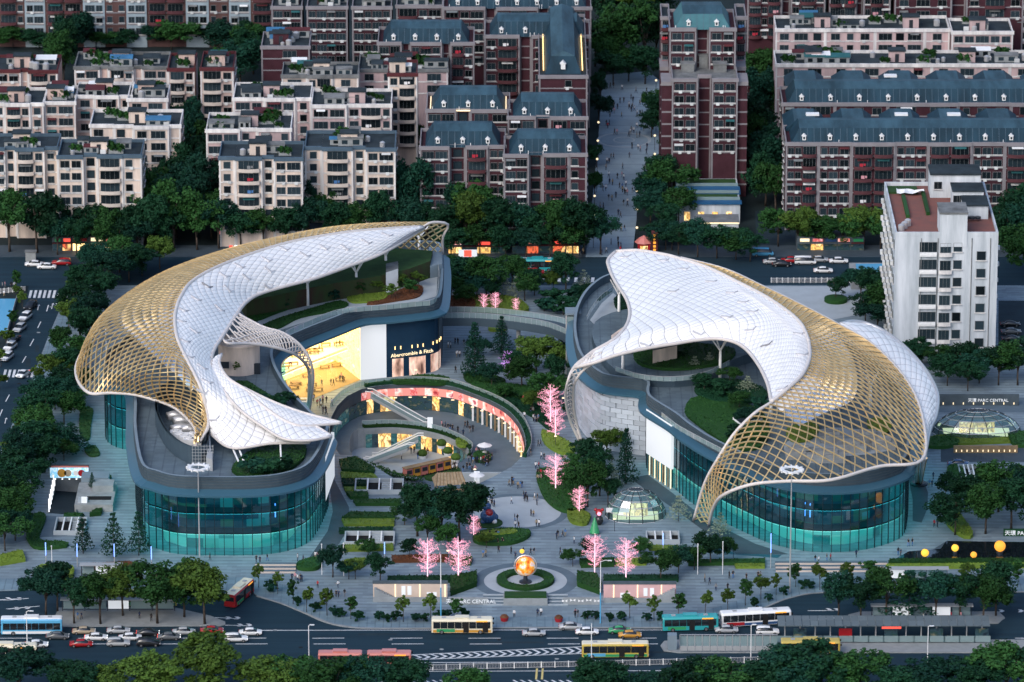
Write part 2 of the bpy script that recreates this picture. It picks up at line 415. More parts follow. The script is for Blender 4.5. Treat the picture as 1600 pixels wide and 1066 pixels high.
sign_mat('glow_retail', [(0.10,0.05,0.04),(0.55,0.33,0.25),(0.8,0.58,0.46),(0.35,0.16,0.13)], 0.35, 0.75, (1.4,1,.5))
# ================================================================ ground, roads, plaza, sunken court
COURT = GL([(565,609),(590,604),(613,602),(642,601),(669,601),(691,603),(711,606),(739,616),(762,625),(782,635),(795,644),(804,653),(812,664),(818,678),(821,690),(821,701),(815,715),(800,730),(775,744),(748,757),(715,768),(685,772),(629,757),(594,735),(559,713),(531,712),(519,694),(515,672),(518,652),(527,635),(542,620)], 0)
RAMP = GL([(75,803),(119,806),(132,741),(86,738)], 0)
big = [(-4000,-1200),(4000,-1200),(4000,6000),(-4000,6000)]
sheet('ground', big, 0.0, 'city_ground', [COURT, RAMP])
# main road, far road, side road
def strip(name, px, z, m, parent=None, kind='structure', skirt=0.0): return sheet(name, GL(px, 0), z, m, (), kind, parent, skirt)
road = strip('main_road', [(-120,918),(1720,918),(1720,1130),(-120,1130)], 0.03, 'asphalt')
far_road = strip('far_road', [(-120,402),(1720,402),(1720,447),(-120,447)], 0.03, 'asphalt')
side_road = strip('side_road', [(45,446.9),(128,446.9),(93,486),(62,562),(42,612),(0,708),(-60,830),(-120,917.9),(-300,917.9),(-150,780),(0,562),(42,464)], 0.03, 'asphalt')
strip('ground_path', [(-120,384),(900,384),(900,402),(-120,402)], 0.12, 'dark_paving', None, 'structure', 0.12).name = 'far_pavement'
strip('far_pavement', [(1130,384),(1720,384),(1720,402),(1130,402)], 0.12, 'dark_paving', None, 'structure', 0.12)
strip('shopping_street', [(915,402),(922,345),(930,270),(936,200),(940,140),(942,118),(1012,112),(1036,130),(1035,180),(1040,235),(1012,290),(996,330),(988,402)], 0.10, 'street_stone', None, 'structure', 0.1)
strip('crossing_pavement', [(900,402.1),(1130,402.1),(1130,384),(1003,384),(988,402),(915,402),(921,384),(900,384)], 0.05, 'dark_paving')
PLAZA = [(127,447),(110,464),(93,486),(77,523),(62,562),(42,612),(0,708),(-60,830),(-110,918),(0,924),(60,922),(390,924),(401,931),(440,943),(479,959),(498,968),(518,975),(537,979),(557,981),(597,982),(820,981),(1042,981),(1080,979),(1129,966),(1165,957),(1193,950),(1223,937.5),(1256,929),(1289,926),(1400,925),(1720,925),(1720,447)]
plaza = sheet('plaza', GL(PLAZA, 0), 0.15, 'plaza_stone', [COURT, RAMP], 'structure', None, 0.15)
def onplaza(name, px, m, lift=0.02, z=0.15, closed_spline=0):
    pts = GL(px, z)
    if closed_spline: pts = spline(pts, closed_spline, True)
    return sheet(name, pts, z + lift, m)
# kerb stones along the road edge
kp = spline(GL([p for p in PLAZA[10:31]], 0), 190)
mb = MB()
for a, b in zip(kp, kp[1:]):
    d = (b-a).normalized(); n = Vector((-d.y, d.x, 0))*0.35
    for q0, q1 in ((a-n*1.2, b-n*1.2),):
        mb.quad(q0+Vector((0,0,.17)), q1+Vector((0,0,.17)), q1+n*2.2+Vector((0,0,.17)), q0+n*2.2+Vector((0,0,.17)))
        mb.quad(q0+Vector((0,0,0)), q1+Vector((0,0,0)), q1+Vector((0,0,.17)), q0+Vector((0,0,.17)))
mb.build('kerb', 'kerb')['kind'] = 'structure'
# darker pavement along the road and the sidewalk by the side road
onplaza('pavement', [(-60,905),(120,903),(390,902),(420,905),(470,925),(515,948),(560,962),(700,964),(900,964),(1040,963),(1110,952),(1190,928),(1250,905),(1310,901),(1700,901),(1700,924),(1400,924),(1289,925),(1256,928),(1223,936.5),(1193,949),(1129,965),(1080,978),(1042,980),(820,980),(597,981),(557,980),(518,974),(479,958),(440,942),(401,930),(390,923),(60,921),(-60,923)], 'sidewalk', 0.03)
onplaza('sidewalk', [(110,466),(122,466),(112,505),(92,570),(70,640),(40,730),(12,800),(-30,880),(-90,915),(-58,830),(2,708),(44,612),(64,562),(95,488)], 'sidewalk', 0.03)
# rings of the plaza paving
def ring(name, px, py, r0, r1, m, lift, sy=1.0, n=48):
    c = G(px, py, 0.15); mb = MB(); vs = []
    for j in range(n):
        w = 2*math.pi*j/n
        for r in (r0, r1): vs.append((c.x+math.cos(w)*r, c.y+math.sin(w)*r*sy, 0.15+lift))
    mb.add(vs, [(2*j, 2*j+1, 2*((j+1)%n)+1, 2*((j+1)%n)) for j in range(n)])
    o = mb.build(name, m); o['kind'] = 'structure'; return o
ring('paving_ring', 808, 800, 9.2, 10.8, 'mid_paving', 0.03, 1.05)
ring('paving_ring', 808, 800, 0.01, 9.2, 'pale_paving', 0.025, 1.05)
ring('paving_ring', 821, 908, 6.0, 8.4, 'pale_paving', 0.04)
ring('paving_ring', 821, 908, 8.4, 10.7, 'mid_paving', 0.035)
ring('paving_ring', 821, 908, 0.01, 3.8, 'pale_paving', 0.04)
ring('paving_ring', 975, 219, 6.2, 7.0, 'pale_paving', 0.03, 1.0)
ring('paving_ring', 975, 219, 2.4, 2.9, 'pale_paving', 0.03, 1.0)
ring('paving_ring', 1306, 471, 2.7, 6.0, 'pale_paving', 0.03)
# dark paths that run along the malls
onplaza('dark_path', [(520,745),(545,792),(548,820),(530,850),(500,872),(478,880),(490,862),(512,830),(520,800),(515,760)], 'dark_paving', 0.03)
onplaza('dark_path', [(1012,742),(1050,770),(1088,800),(1130,825),(1180,850),(1232,866),(1222,866.5),(1150,866),(1108,836),(1060,800),(1010,766),(985,748)], 'dark_paving', 0.03)
onplaza('dark_path', [(1418,742),(1440,742),(1450,770),(1449,795),(1440,817),(1426,814),(1426,780)], 'dark_paving', 0.03)
onplaza('blue_path', [(1100,838),(1150,866),(1222,867),(1215,872),(1165,868),(1105,862),(1090,850)], 'navy_clad', 0.02)
onplaza('dark_path', [(1440,870),(1480,845),(1600,848),(1660,850),(1660,876),(1440,878)], 'dark_paving', 0.03)
onplaza('drive', [(8,800),(30,770),(60,806),(130,808),(118,836),(60,840),(20,850),(-10,850)], 'mid_paving', 0.03)
onplaza('far_walk', [(940,447.5),(1370,447.5),(1370,470),(1340,492),(1300,500),(1180,470),(1080,455),(945,470)], 'pale_paving', 0.02)
onplaza('parking_drive', [(1560,470),(1660,470),(1660,560),(1560,560)], 'asphalt_dark', 0.03)
onplaza('service_drive', [(1450,622),(1720,622),(1720,645),(1450,645)], 'mid_paving', 0.03)
onplaza('service_drive', [(1470,698),(1720,698),(1720,722),(1470,722)], 'dark_paving', 0.03)
strip('back_lane', [(1180,330),(1240,330),(1260,384),(1182,384)], 0.06, 'asphalt_dark')

# ---- road markings: every dash a piece of its own road
def mark(parent, px, m='road_paint', name='lane_mark'):
    pts = GL(px, 0); mb = MB(); n = len(pts); pts2, tris = fill2d([(p.x,p.y) for p in pts])
    mb.add([(p[0],p[1],0.045) for p in pts2], tris); return mb.build(name, m, parent)
for y in (997.5, 1006.5):
    for x in range(-20, 1640, 122):
        sh = 0 if y < 1000 else 2
        mark(road, [(x+20+sh,y+.6),(x+70+sh,y+.4),(x+70+sh,y-.4),(x+20+sh,y-.2)])
mark(road, [(380,986),(700,985.2),(1040,985.2),(1040,984.4),(700,984.4),(380,985)])
for y, x0, x1 in ((1036,640,905),(1049.5,640,1130)): mark(road, [(x0,y+.3),(x1,y-1),(x1,y-1.8),(x0,y-.5)])
# chevron strip
for i in range(21):
    t = i/20; x = 645+t*265; y = 1027.5-t*11; h = 3.4+t*1.6
    mark(road, [(x,y-h),(x+5,y-h),(x+15,y),(x+5,y+h),(x,y+h),(x+10,y)], name='chevron')
mark(road, [(640,1023.5),(910,1010.5),(1012,1013.8),(1012,1014.6),(910,1011.4),(640,1024.4)])
mark(road, [(640,1031),(910,1021),(1012,1015.6),(1012,1016.5),(910,1022),(640,1032)])
for i in range(9):                      # zigzag marks of the near carriageway
    for x0 in (590, 800):
        x = x0+i*12; mark(road, [(x,1063),(x+4,1063),(x+13,1068),(x+9,1068)], name='zigzag')
for x in (836, 845): mark(road, [(x,1062),(x+3.2,1062),(x+4.6,1045),(x+1.6,1045)], 'road_yellow')
for (x, y) in ((8,936),(26,936),(38,950),(22,951),(352,966),(366,966),(370,977),(384,977),(1290,953),(1302,953),(1296,966),(1312,966),(1545,966),(1560,967),(1560,955),(1590,955)):
    mark(road, [(x,y-2),(x+6,y-2),(x+10,y),(x+6,y+2),(x,y+2),(x+4,y)], name='chevron')
for px in ([(12,938.6),(45,935.8),(45,935),(-20,938)],[(14,952.5),(62,947.8),(62,947),(8,951.8)],[(334,964.8),(372,966.8),(372,967.6),(334,965.6)],[(352,976.8),(388,977.8),(388,978.6),(352,977.6)],[(1262,955),(1312,955),(1312,954.2),(1262,954.2)],[(1262,969),(1325,966),(1325,965.2),(1262,968.2)]): mark(road, px)
# far junction
for i in range(10):
    x = 44+i*7.4; mark(side_road, [(x,466),(x+4,466),(x+7,454),(x+3,454)], name='crosswalk_stripe')
for i in range(8):
    x = 4+i*7.2; mark(side_road, [(x,590),(x+4,590),(x+7,578),(x+3,578)], name='crosswalk_stripe')
for i in range(9):
    y = 419+i*3.0; mark(far_road, [(121-i*.5,y+1.3),(133-i*.5,y+1.3),(134-i*.5,y),(122-i*.5,y)], name='crosswalk_stripe')
for (x0,y0,x1,y1) in ((72,487,75,477),(58,513,63,503),(46,541,52,530),(34,567,40,557),(8,628,14,617),(-2,652,3,640)):
    mark(side_road, [(x0,y0),(x0+1.6,y0),(x1+1.6,y1),(x1,y1)])
for (x0,y0,x1,y1) in ((77,528,93,488),(62,560,75,533),(10,690,46,600)): mark(side_road, [(x0,y0),(x0+1.2,y0),(x1+1.2,y1),(x1,y1)])
for (x,y) in ((60,485),(82,483),(88,481),(12,597),(9,662)):
    mark(side_road, [(x-2,y),(x-.6,y),(x+.8,y-7),(x+3,y-6.4),(x+1.5,y-9),(x-1.6,y-7),(x-.4,y-7)], name='arrow')
for i in range(8):
    x = 845+i*13; mark(far_road, [(x,441),(x+5,441),(x+6,434),(x+1,434)], name='crosswalk_stripe')

# ---- islands of the main road
def island(px, lbl):
    o = strip('traffic_island', px, 0.22, 'kerb', None, 'structure', 0.2); return o
isl_a = island([(92,951),(270,950),(330,964),(352,973),(352,977),(345,979),(95,980),(85,966)], '')
isl_b = island([(1325,962),(1345,957),(1560,957),(1570,966),(1560,975),(1340,976),(1325,970)], '')
brt = island([(1032,1010),(1038,1003),(1060,1001),(1720,1001),(1720,1021),(1060,1021),(1037,1018)], '')

# ---- garage ramp
rmb = MB(); a, b, c, d = RAMP
dz = -4.2
rmb.quad((a.x,a.y,0.0),(b.x,b.y,0.0),(c.x,c.y,dz),(d.x,d.y,dz)); rp = rmb.build('ramp_road', 'asphalt_dark'); rp['kind'] = 'structure'
rmb = MB()
rmb.quad((a.x,a.y,-4.5),(d.x,d.y,-4.5),(d.x,d.y,0.9),(a.x,a.y,0.9)); rmb.quad((b.x,b.y,-4.5),(c.x,c.y,-4.5),(c.x,c.y,0.9),(b.x,b.y,0.9))
rmb.quad((d.x,d.y,-4.5),(c.x,c.y,-4.5),(c.x,c.y,-0.6),(d.x,d.y,-0.6))
rmb.box(a.x-.3,a.x,a.y,a.y+.1,0,.9)
rw = rmb.build('ramp_wall', 'stone_wall'); tag(rw, 'stone side walls of the underground garage ramp', 'wall')
for i in range(7):
    t = 0.08+i*0.13; p = Vector(a).lerp(Vector(d), t)
    m1 = MB(); m1.box(-.05,.12,-.12,.12,-1.2,2.1); m1.build('light_strip', 'glow_white', rw, (p.x+.06, p.y, 0.6-t*1.4))
gp = G(108,752,0)
e = empty('garage_sign', (gp.x,gp.y+1,0)); tag(e, 'long colourful advertising billboard over the garage entrance', 'billboard')
m1 = MB(); m1.box(-4.2,4.2,0,.4,0.3,3.2); m1.build('backing', 'dark_metal', e)
m1 = MB(); m1.box(-4.1,4.1,-.06,0,.4,2.7); m1.build('poster', 'glow_poster' if 'glow_poster' in M else 'paint_skyblue', e)
m1 = MB(); m1.box(-4.1,4.1,-.06,0,2.72,3.1); m1.build('header_strip', 'paint_salmon', e)
for k, (x, r, mt) in enumerate(((-1.6,.95,'paint_orange'),(-.3,.8,'paint_gold'),(1.4,.6,'paint_white'),(2.6,.75,'paint_red'))):
    m1 = MB(); m1.add([(x+math.cos(w*math.pi/6)*r,-.1,1.5+math.sin(w*math.pi/6)*r) for w in range(12)], [tuple(range(12))]); m1.build('picture_disc', mt, e)
for k in range(5):
    m1 = MB(); m1.box(-.15,.15,-.3,.1,-.5,-.35); m1.build('spotlight', 'glow_white', e, (-3+k*1.5, 0, .6))

# ---- sunken court
FL1, FL2 = -6.0, -10.5
PIT = spline(GL([(553,673),(583,669),(613,668),(642,670),(669,674),(692,680),(711,688),(726,697),(734,707),(722,720),(690,733),(640,742),(590,736),(560,722),(546,700)], FL1), 60, True)
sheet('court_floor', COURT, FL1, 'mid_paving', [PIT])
sheet('pit_floor', PIT, FL2, 'pale_paving')
cw = empty('court_retaining_wall', (G(690,690,0).x, G(690,690,0).y, FL1)); tag(cw, 'curved shop-lined retaining wall round the sunken court', 'wall')
def rel(o, p): return Vector(p)-Vector(o.location)
n = len(COURT); mbw = MB()
for i in range(n):
    a, b = COURT[i], COURT[(i+1)%n]
    mbw.quad(rel(cw,(a.x,a.y,FL1-.1)), rel(cw,(b.x,b.y,FL1-.1)), rel(cw,(b.x,b.y,.15)), rel(cw,(a.x,a.y,.15)))
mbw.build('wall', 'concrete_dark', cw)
pw = MB()
for i in range(len(PIT)):
    a, b = PIT[i], PIT[(i+1)%len(PIT)]
    pw.quad(rel(cw,(a.x,a.y,FL2-.1)), rel(cw,(b.x,b.y,FL2-.1)), rel(cw,(b.x,b.y,FL1)), rel(cw,(a.x,a.y,FL1)))
pw.build('pit_wall', 'stone_wall', cw)
# shopfront round the back of the court: inside the rim by 0.3 m
arc = spline([Vector((p.x,p.y,0)) for p in COURT[27:]+COURT[:17]], 62)
cen = G(680,690,0)
def inw(p, d):
    v = (Vector((cen.x,cen.y,0))-Vector((p.x,p.y,0))).normalized(); return p+v*d
for i in range(61):
    a, b = inw(arc[i],.35), inw(arc[i+1],.35)
    lit = 3 <= i
    m1 = MB(); m1.quad(rel(cw,(a.x,a.y,-2.5)), rel(cw,(b.x,b.y,-2.5)), rel(cw,(b.x,b.y,-.7)), rel(cw,(a.x,a.y,-.7)))
    if i > 16: m1.build('sign_panel', ('glow_rose_sign','glow_sign_b','glow_sign_c')[[0,1,0,2,0,1,1][i%7]] if 'glow_sign_b' in M else 'glow_rose_sign', cw)
    else: m1.build('fascia_panel', 'parapet_grey', cw)
    # shop window
    m2 = MB(); q0 = FL1+.1
    m2.quad(rel(cw,(a.x,a.y,q0)), rel(cw,(b.x,b.y,q0)), rel(cw,(b.x,b.y,-2.6)), rel(cw,(a.x,a.y,-2.6)))
    kindm = 'shop_dark'
    if i < 14: kindm = 'shop_teal'
    elif i in (18,20,21,27,31): kindm = 'glow_shop'
    elif 47 <= i <= 56 and i % 3 != 1: kindm = 'glow_shop'
    m2.build('shop_window', kindm if kindm in M else 'window_glass', cw)
    if 34 <= i <= 48:
        c = inw(arc[i],.6); m3 = MB(); m3.box(-.22,.22,-.2,.2,FL1,-2.4)
        m3.build('pillar', ('white_paint','timber')[i%2], cw, rel(cw,(c.x,c.y,0)))
# low planter and glass balustrade on the rim
def balustrade(name, path, h, label, cat='railing', z=None, every=2, glass='pane_hazed', rail='grey_paint', group=None):
    root = empty(name, path[len(path)//2]); tag(root, label, cat, group)
    o = Vector(root.location); mb = MB(); mr = MB()
    for i in range(0, len(path)-1):
        a, b = path[i]-o, path[i+1]-o
        m1 = MB(); g = (b-a)*0.03; u = Vector((0,0,1))
        m1.quad(a+g, b-g, b-g+u*h, a+g+u*h); m1.build('glass_panel', glass, root)
        if i % every == 0:
            m2 = MB(); m2.tube([a, a+u*(h+.05)], .05, 4); m2.build('post', rail, root)
    mr.tube([p-o+Vector((0,0,h+.05)) for p in path], .06, 4); mr.build('handrail', rail, root)
    return root
def outw(p, d):
    v = (Vector((p.x,p.y,0))-Vector((cen.x,cen.y,0))).normalized(); return Vector((p.x+v.x*d, p.y+v.y*d, p.z))
balustrade('court_railing', [outw(p,1.3)+Vector((0,0,.2)) for p in spline(arc[8:], 46)], 1.15, 'glass balustrade curving round the rim of the sunken court', every=1)
pitarc = spline(PIT[2:26], 26)
balustrade('pit_railing', [Vector((p.x,p.y,FL1+.5)) + (Vector((p.x,p.y,0))-Vector((cen.x,cen.y,0))).normalized()*1.2 for p in pitarc], .9, 'glass balustrade of the inner walkway above the lit cafe', every=2)
# cafe front of the pit
for i in range(len(pitarc)-1):
    a, b = inw(pitarc[i],.4), inw(pitarc[i+1],.4)
    m1 = MB(); m1.quad(rel(cw,(a.x,a.y,FL2+.05)), rel(cw,(b.x,b.y,FL2+.05)), rel(cw,(b.x,b.y,FL1-1.3)), rel(cw,(a.x,a.y,FL1-1.3)))
    m1.build('cafe_window', 'glow_shop' if i in (2,3,5,6,7,9,10,12,14,15) else ('shop_teal','shop_dark')[i%2], cw)
# escalators
def escalator(p0, p1, w, label, nm='escalator'):
    root = empty(nm, p1); tag(root, label, 'escalator'); o = Vector(p1); a, b = Vector(p0)-o, Vector(p1)-o
    d = (b-a); h = Vector((d.x,d.y,0)).normalized(); s = Vector((-h.y,h.x,0)); u = Vector((0,0,1))
    m1 = MB(); m1.cur = 0
    vs = []
    for q in (a, b):
        for (k, z) in ((-w/2,-.7),(w/2,-.7),(w/2,0),(-w/2,0)): vs.append(q+s*k+u*z)
    m1.add(vs, [(0,1,5,4),(1,2,6,5),(2,3,7,6),(3,0,4,7),(0,3,2,1),(4,5,6,7)]); m1.build('truss', 'grey_paint', root)
    for k in (-w/2, w/2):
        m2 = MB(); m2.tube([a-h*1.2+s*k+u*.95, a+s*k+u*.95, b+s*k+u*.95, b+h*1.2+s*k+u*.95], .13, 5); m2.build('handrail', 'white_paint', root)
        m3 = MB(); m3.quad(a+s*k, b+s*k, b+s*k+u*.9, a+s*k+u*.9); m3.build('glass_side', 'pane_hazed', root)
    for i in range(14):
        q = a.lerp(b, (i+.5)/14); m3 = MB(); m3.box(-w/2+.15,w/2-.15,-.25,.25,0,.12)
        t = m3.build('step', 'dark_metal', root, q, math.atan2(h.y,h.x)+math.pi/2)
    return root
escalator(G(560,612,0.1)+Vector((3,-2,0)), G(664,663,FL1), 2.2, 'white escalator running down into the sunken court')
escalator(G(668,676,FL1)+Vector((-2,-4,0)), G(590,716,FL2), 1.6, 'small escalator between inner walkway and cafe court')
escalator(G(653,690,FL1)+Vector((-2,-4,0)), G(577,722,FL2), 1.2, 'narrow stair flight beside the small escalator in cafe court')
# front stairs of the court
m1 = empty('court_stairs', G(770,742,0)); tag(m1, 'pale stone steps rising from the sunken court to the plaza', 'stairs')
for i in range(12):
    p = G(770,742,0); z = FL1+6.0*(i+1)/12
    mm = MB(); mm.box(-7,5,6-i*.42,6-i*.42+.42,FL1,z); mm.build('step', 'pale_paving', m1)
# ================================================================ the two shopping malls
mat('core_lit', (0.62,0.80,0.74), 0.8, c2=(0.07,0.26,0.28), vscale=0.3, stretch=(1,1,0.35))
emit('ceiling_teal', (0.26,0.86,0.84), 2.1)
emit('ceiling_dim', (0.10,0.55,0.68), 2.8)
mat('green_screen', (0.03,0.075,0.025), 0.9, c2=(0.05,0.028,0.024), vscale=0.25, stretch=(1,1,.4))
emit('ceiling_gold', (1.0,0.80,0.48), 6)
def resample(poly, step):
    P = [Vector((p[0],p[1],0)) for p in poly]; L = sum((P[i]-P[i-1]).length for i in range(len(P)))
    return spline(P, max(12,int(L/step)), True)
def panelled(name, cols, bw, bh):
    m = bpy.data.materials.new(name); m.use_nodes = True; nt = m.node_tree; N = nt.nodes; L = nt.links; b = N['Principled BSDF']; b.inputs['Roughness'].default_value = .6
    g = N.new('ShaderNodeNewGeometry'); sp = N.new('ShaderNodeSeparateXYZ'); L.new(g.outputs['Position'], sp.inputs[0])
    ad = N.new('ShaderNodeMath'); ad.operation = 'MULTIPLY_ADD'; ad.inputs[1].default_value = .8; L.new(sp.outputs['Y'], ad.inputs[0]); L.new(sp.outputs['X'], ad.inputs[2])
    dx = N.new('ShaderNodeMath'); dx.operation = 'DIVIDE'; dx.inputs[1].default_value = bw; L.new(ad.outputs[0], dx.inputs[0]); fx = N.new('ShaderNodeMath'); fx.operation = 'FLOOR'; L.new(dx.outputs[0], fx.inputs[0])
    dz = N.new('ShaderNodeMath'); dz.operation = 'DIVIDE'; dz.inputs[1].default_value = bh; L.new(sp.outputs['Z'], dz.inputs[0]); fz = N.new('ShaderNodeMath'); fz.operation = 'FLOOR'; L.new(dz.outputs[0], fz.inputs[0])
    cb = N.new('ShaderNodeCombineXYZ'); L.new(fx.outputs[0], cb.inputs[0]); L.new(fz.outputs[0], cb.inputs[1])
    wn_ = N.new('ShaderNodeTexWhiteNoise'); wn_.noise_dimensions = '2D'; L.new(cb.outputs[0], wn_.inputs['Vector'])
    rp = N.new('ShaderNodeValToRGB'); rp.color_ramp.interpolation = 'CONSTANT'; L.new(wn_.outputs['Value'], rp.inputs[0])
    while len(rp.color_ramp.elements) < len(cols): rp.color_ramp.elements.new(.5)
    for i, c in enumerate(cols): rp.color_ramp.elements[i].position = i/len(cols); rp.color_ramp.elements[i].color = tuple(c)+(1,)
    L.new(rp.outputs[0], b.inputs['Base Color']); M[name] = m
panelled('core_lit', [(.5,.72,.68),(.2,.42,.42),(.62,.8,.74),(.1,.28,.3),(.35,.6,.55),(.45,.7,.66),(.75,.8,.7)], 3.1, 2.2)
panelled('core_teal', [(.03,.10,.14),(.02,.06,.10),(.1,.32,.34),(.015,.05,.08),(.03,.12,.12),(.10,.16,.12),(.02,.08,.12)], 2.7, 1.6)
def mall(name, label, px, zd, visible, panes_skip=lambda p: False):
    loop = resample(GL(px, 0), 1.9); n = len(loop)
    c = sum(loop, Vector())/n; root = empty(name, (c.x,c.y,0)); tag(root, label, 'mall')
    o = Vector(root.location)
    r2 = lambda lp: [(p[0]-o.x, p[1]-o.y) for p in lp]
    base = [(p.x,p.y) for p in loop]
    a = sum(base[i][0]*base[(i+1)%n][1]-base[(i+1)%n][0]*base[i][1] for i in range(n)); sg = 1 if a > 0 else -1
    core = offset(base, -4.5)
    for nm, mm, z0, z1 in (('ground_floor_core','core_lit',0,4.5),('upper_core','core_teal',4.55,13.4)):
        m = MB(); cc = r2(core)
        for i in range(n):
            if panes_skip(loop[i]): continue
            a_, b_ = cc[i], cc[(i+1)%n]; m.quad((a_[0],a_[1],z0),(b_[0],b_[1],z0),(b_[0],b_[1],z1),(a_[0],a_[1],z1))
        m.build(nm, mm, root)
    for z, nm in ((4.5,'ceiling_teal'),(8.95,'ceiling_dim'),(13.2,'ceiling_dim')):
        oo, ii = r2(offset(base,-.35)), r2(core); k = len(oo); m = MB()
        m.add([(p[0],p[1],z) for p in oo]+[(p[0],p[1],z) for p in ii], [(i,(i+1)%k,k+(i+1)%k,k+i) for i in range(k) if not panes_skip(loop[i])]); m.build('luminous_ceiling', nm, root)
        m = MB(); m.add([(p[0],p[1],z+.04) for p in oo]+[(p[0],p[1],z+.04) for p in ii]+[(p[0],p[1],z+.4) for p in oo], [f for i in range(k) if not panes_skip(loop[i]) for f in ((i,(i+1)%k,k+(i+1)%k,k+i),(i,(i+1)%k,2*k+(i+1)%k,2*k+i))]); m.build('floor_slab', 'mullion', root)
    back = MB()
    for i in range(n):
        p, q = loop[i], loop[(i+1)%n]; d = (q-p).normalized(); nr = Vector((d.y,-d.x,0))*sg
        if panes_skip((p+q)/2): continue
        if not visible((p+q)/2, nr):
            back.quad(p-o, q-o, q-o+Vector((0,0,13.3)), p-o+Vector((0,0,13.3))); continue
        g = (q-p)*.02
        for z0, z1 in ((.15,4.55),(4.65,8.95),(9.05,13.25)):
            m = MB(); m.quad(p+g-o+Vector((0,0,z0)), q-g-o+Vector((0,0,z0)), q-g-o+Vector((0,0,z1)), p+g-o+Vector((0,0,z1))); m.build('glass_pane', 'pane_teal', root)
        m = MB(); m.box(-.06,.06,-.09,.09,0,13.3); m.build('mullion', 'mullion', root, p-o+nr*.03, math.atan2(d.y,d.x))
    if back.v: back.build('rear_wall', 'concrete_dark', root)
    # overhanging lip, sloped up to the parapet band
    lip = offset(base, 1.9); prof = [(base,13.3),(lip,13.3),(lip,13.75),(offset(base,.15),14.5)]
    m = MB(); k = n
    for (A, za), (B, zb) in zip(prof, prof[1:]):
        m.add([(p[0]-o.x,p[1]-o.y,za) for p in A]+[(p[0]-o.x,p[1]-o.y,zb) for p in B], [(i,(i+1)%k,k+(i+1)%k,k+i) for i in range(k)])
    m.build('eave', 'soffit_blue', root, smooth=False)
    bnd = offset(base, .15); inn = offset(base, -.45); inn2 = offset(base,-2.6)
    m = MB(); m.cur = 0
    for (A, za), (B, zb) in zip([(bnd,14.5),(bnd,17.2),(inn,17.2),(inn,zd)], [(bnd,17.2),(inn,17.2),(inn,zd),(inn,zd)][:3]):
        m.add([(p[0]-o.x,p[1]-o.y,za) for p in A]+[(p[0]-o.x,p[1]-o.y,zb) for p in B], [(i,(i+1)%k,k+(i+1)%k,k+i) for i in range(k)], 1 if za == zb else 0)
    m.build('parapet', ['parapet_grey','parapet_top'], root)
    for zz in (14.9,15.5,16.1,16.7):          # slats of the band
        w1 = offset(base, .24); m = MB()
        m.add([(p[0]-o.x,p[1]-o.y,zz) for p in w1]+[(p[0]-o.x,p[1]-o.y,zz+.14) for p in w1]+[(p[0]-o.x,p[1]-o.y,zz+.14) for p in bnd], [(i,(i+1)%k,k+(i+1)%k,k+i) for i in range(k)]+[(k+i,k+(i+1)%k,2*k+(i+1)%k,2*k+i) for i in range(k)]); m.build('band_slat', 'concrete_dark', root)
    pts, tris = fill2d(r2(inn)); m = MB(); m.add([(p[0],p[1],zd) for p in pts], tris); m.build('roof_deck', 'deck_stone', root)
    return root, loop, base
LF = [(224,846),(248,859),(280,867),(343,869),(407,868),(449,862),(481,849),(500,824),(512,795),(513,785),(503,778),(488,764),(470,745),(452,724),(438,702),(429,682),(427,664),(436,650),(447,643),(480,628),(520,612),(563,595),(604,591),(650,586),(676,582),(688,574),(692,540),(691,505),(680,488),(600,490),(500,502),(400,522),(300,562),(230,610),(190,650),(170,664),(166,688),(184,701),(209,708),(213,745),(213,790)]
def vis_l(p, nr):
    x, y = PIX(p); return (y > 640 and x < 525 and nr.y < .75 and not (x > 420 and nr.y > .2)) 
hallA, hallB = G(563,595), G(447,643)
def skip_l(p):
    x, y = PIX(p); return 445 < x < 692 and 570 < y < 645 and not (x > 685)
mallL, loopL, baseL = mall('crescent_mall', 'crescent glass mall under the gold and white canopy, west half', LF, 15.4, vis_l, skip_l)
oL = Vector(mallL.location)
RF = [(1010,728),(1016,740),(1054,765),(1077,784),(1116,809),(1179,840),(1210,852),(1257,862),(1304,864),(1351,860),(1391,849),(1411,837),(1417,815),(1418,785),(1412,745),(1390,705),(1345,665),(1290,635),(1220,605),(1160,575),(1090,550),(1000,534),(950,541),(920,561),(903,588),(897,616),(899,645),(909,673),(937,699),(963,706),(1008,712)]
def vis_r(p, nr):
    x, y = PIX(p); return y > 725 and nr.y < .6 and x > 1005
mallR, loopR, baseR = mall('curved_mall', 'curved glass mall under the swooping lattice shell beside the white tower', RF, 15.4, vis_r)
oR = Vector(mallR.location)
RX = lambda root, p: Vector(p)-Vector(root.location)

# ---- court side of the left mall: lit hall, white panel, dark store
def wall_strip(pxs): return [Vector((p.x,p.y,0)) for p in spline(GL(pxs,0), len(pxs)*6)]
hall = wall_strip([(447,643),(480,628),(520,612),(563,595)])
hp = spline(hall, 17)
m = MB()
inn = []
for p in hp: inn.append(p+Vector((-6,14,0)))
k = len(hp)
m.grid([[p-oL+Vector((0,0,.1)) for p in inn],[p-oL+Vector((0,0,12.9)) for p in inn]]); m.build('hall_back_wall', 'glow_hall', mallL)  # back wall glows by its own colour, imitating a lit hall
m = MB(); m.grid([[p-oL+Vector((0,0,.2)) for p in hp],[p-oL+Vector((0,0,.2)) for p in inn]]); m.build('hall_floor', 'cloth_khaki', mallL)
m = MB(); m.grid([[p-oL+Vector((0,0,12.95)) for p in hp],[p-oL+Vector((0,0,12.95)) for p in inn]]); m.build('hall_ceiling', 'ceiling_gold', mallL)
m = MB(); m.grid([[p-oL+Vector((0,0,13.05)) for p in hp],[p-oL+Vector((0,0,13.05)) for p in inn]]); m.build('hall_slab', 'mullion', mallL)
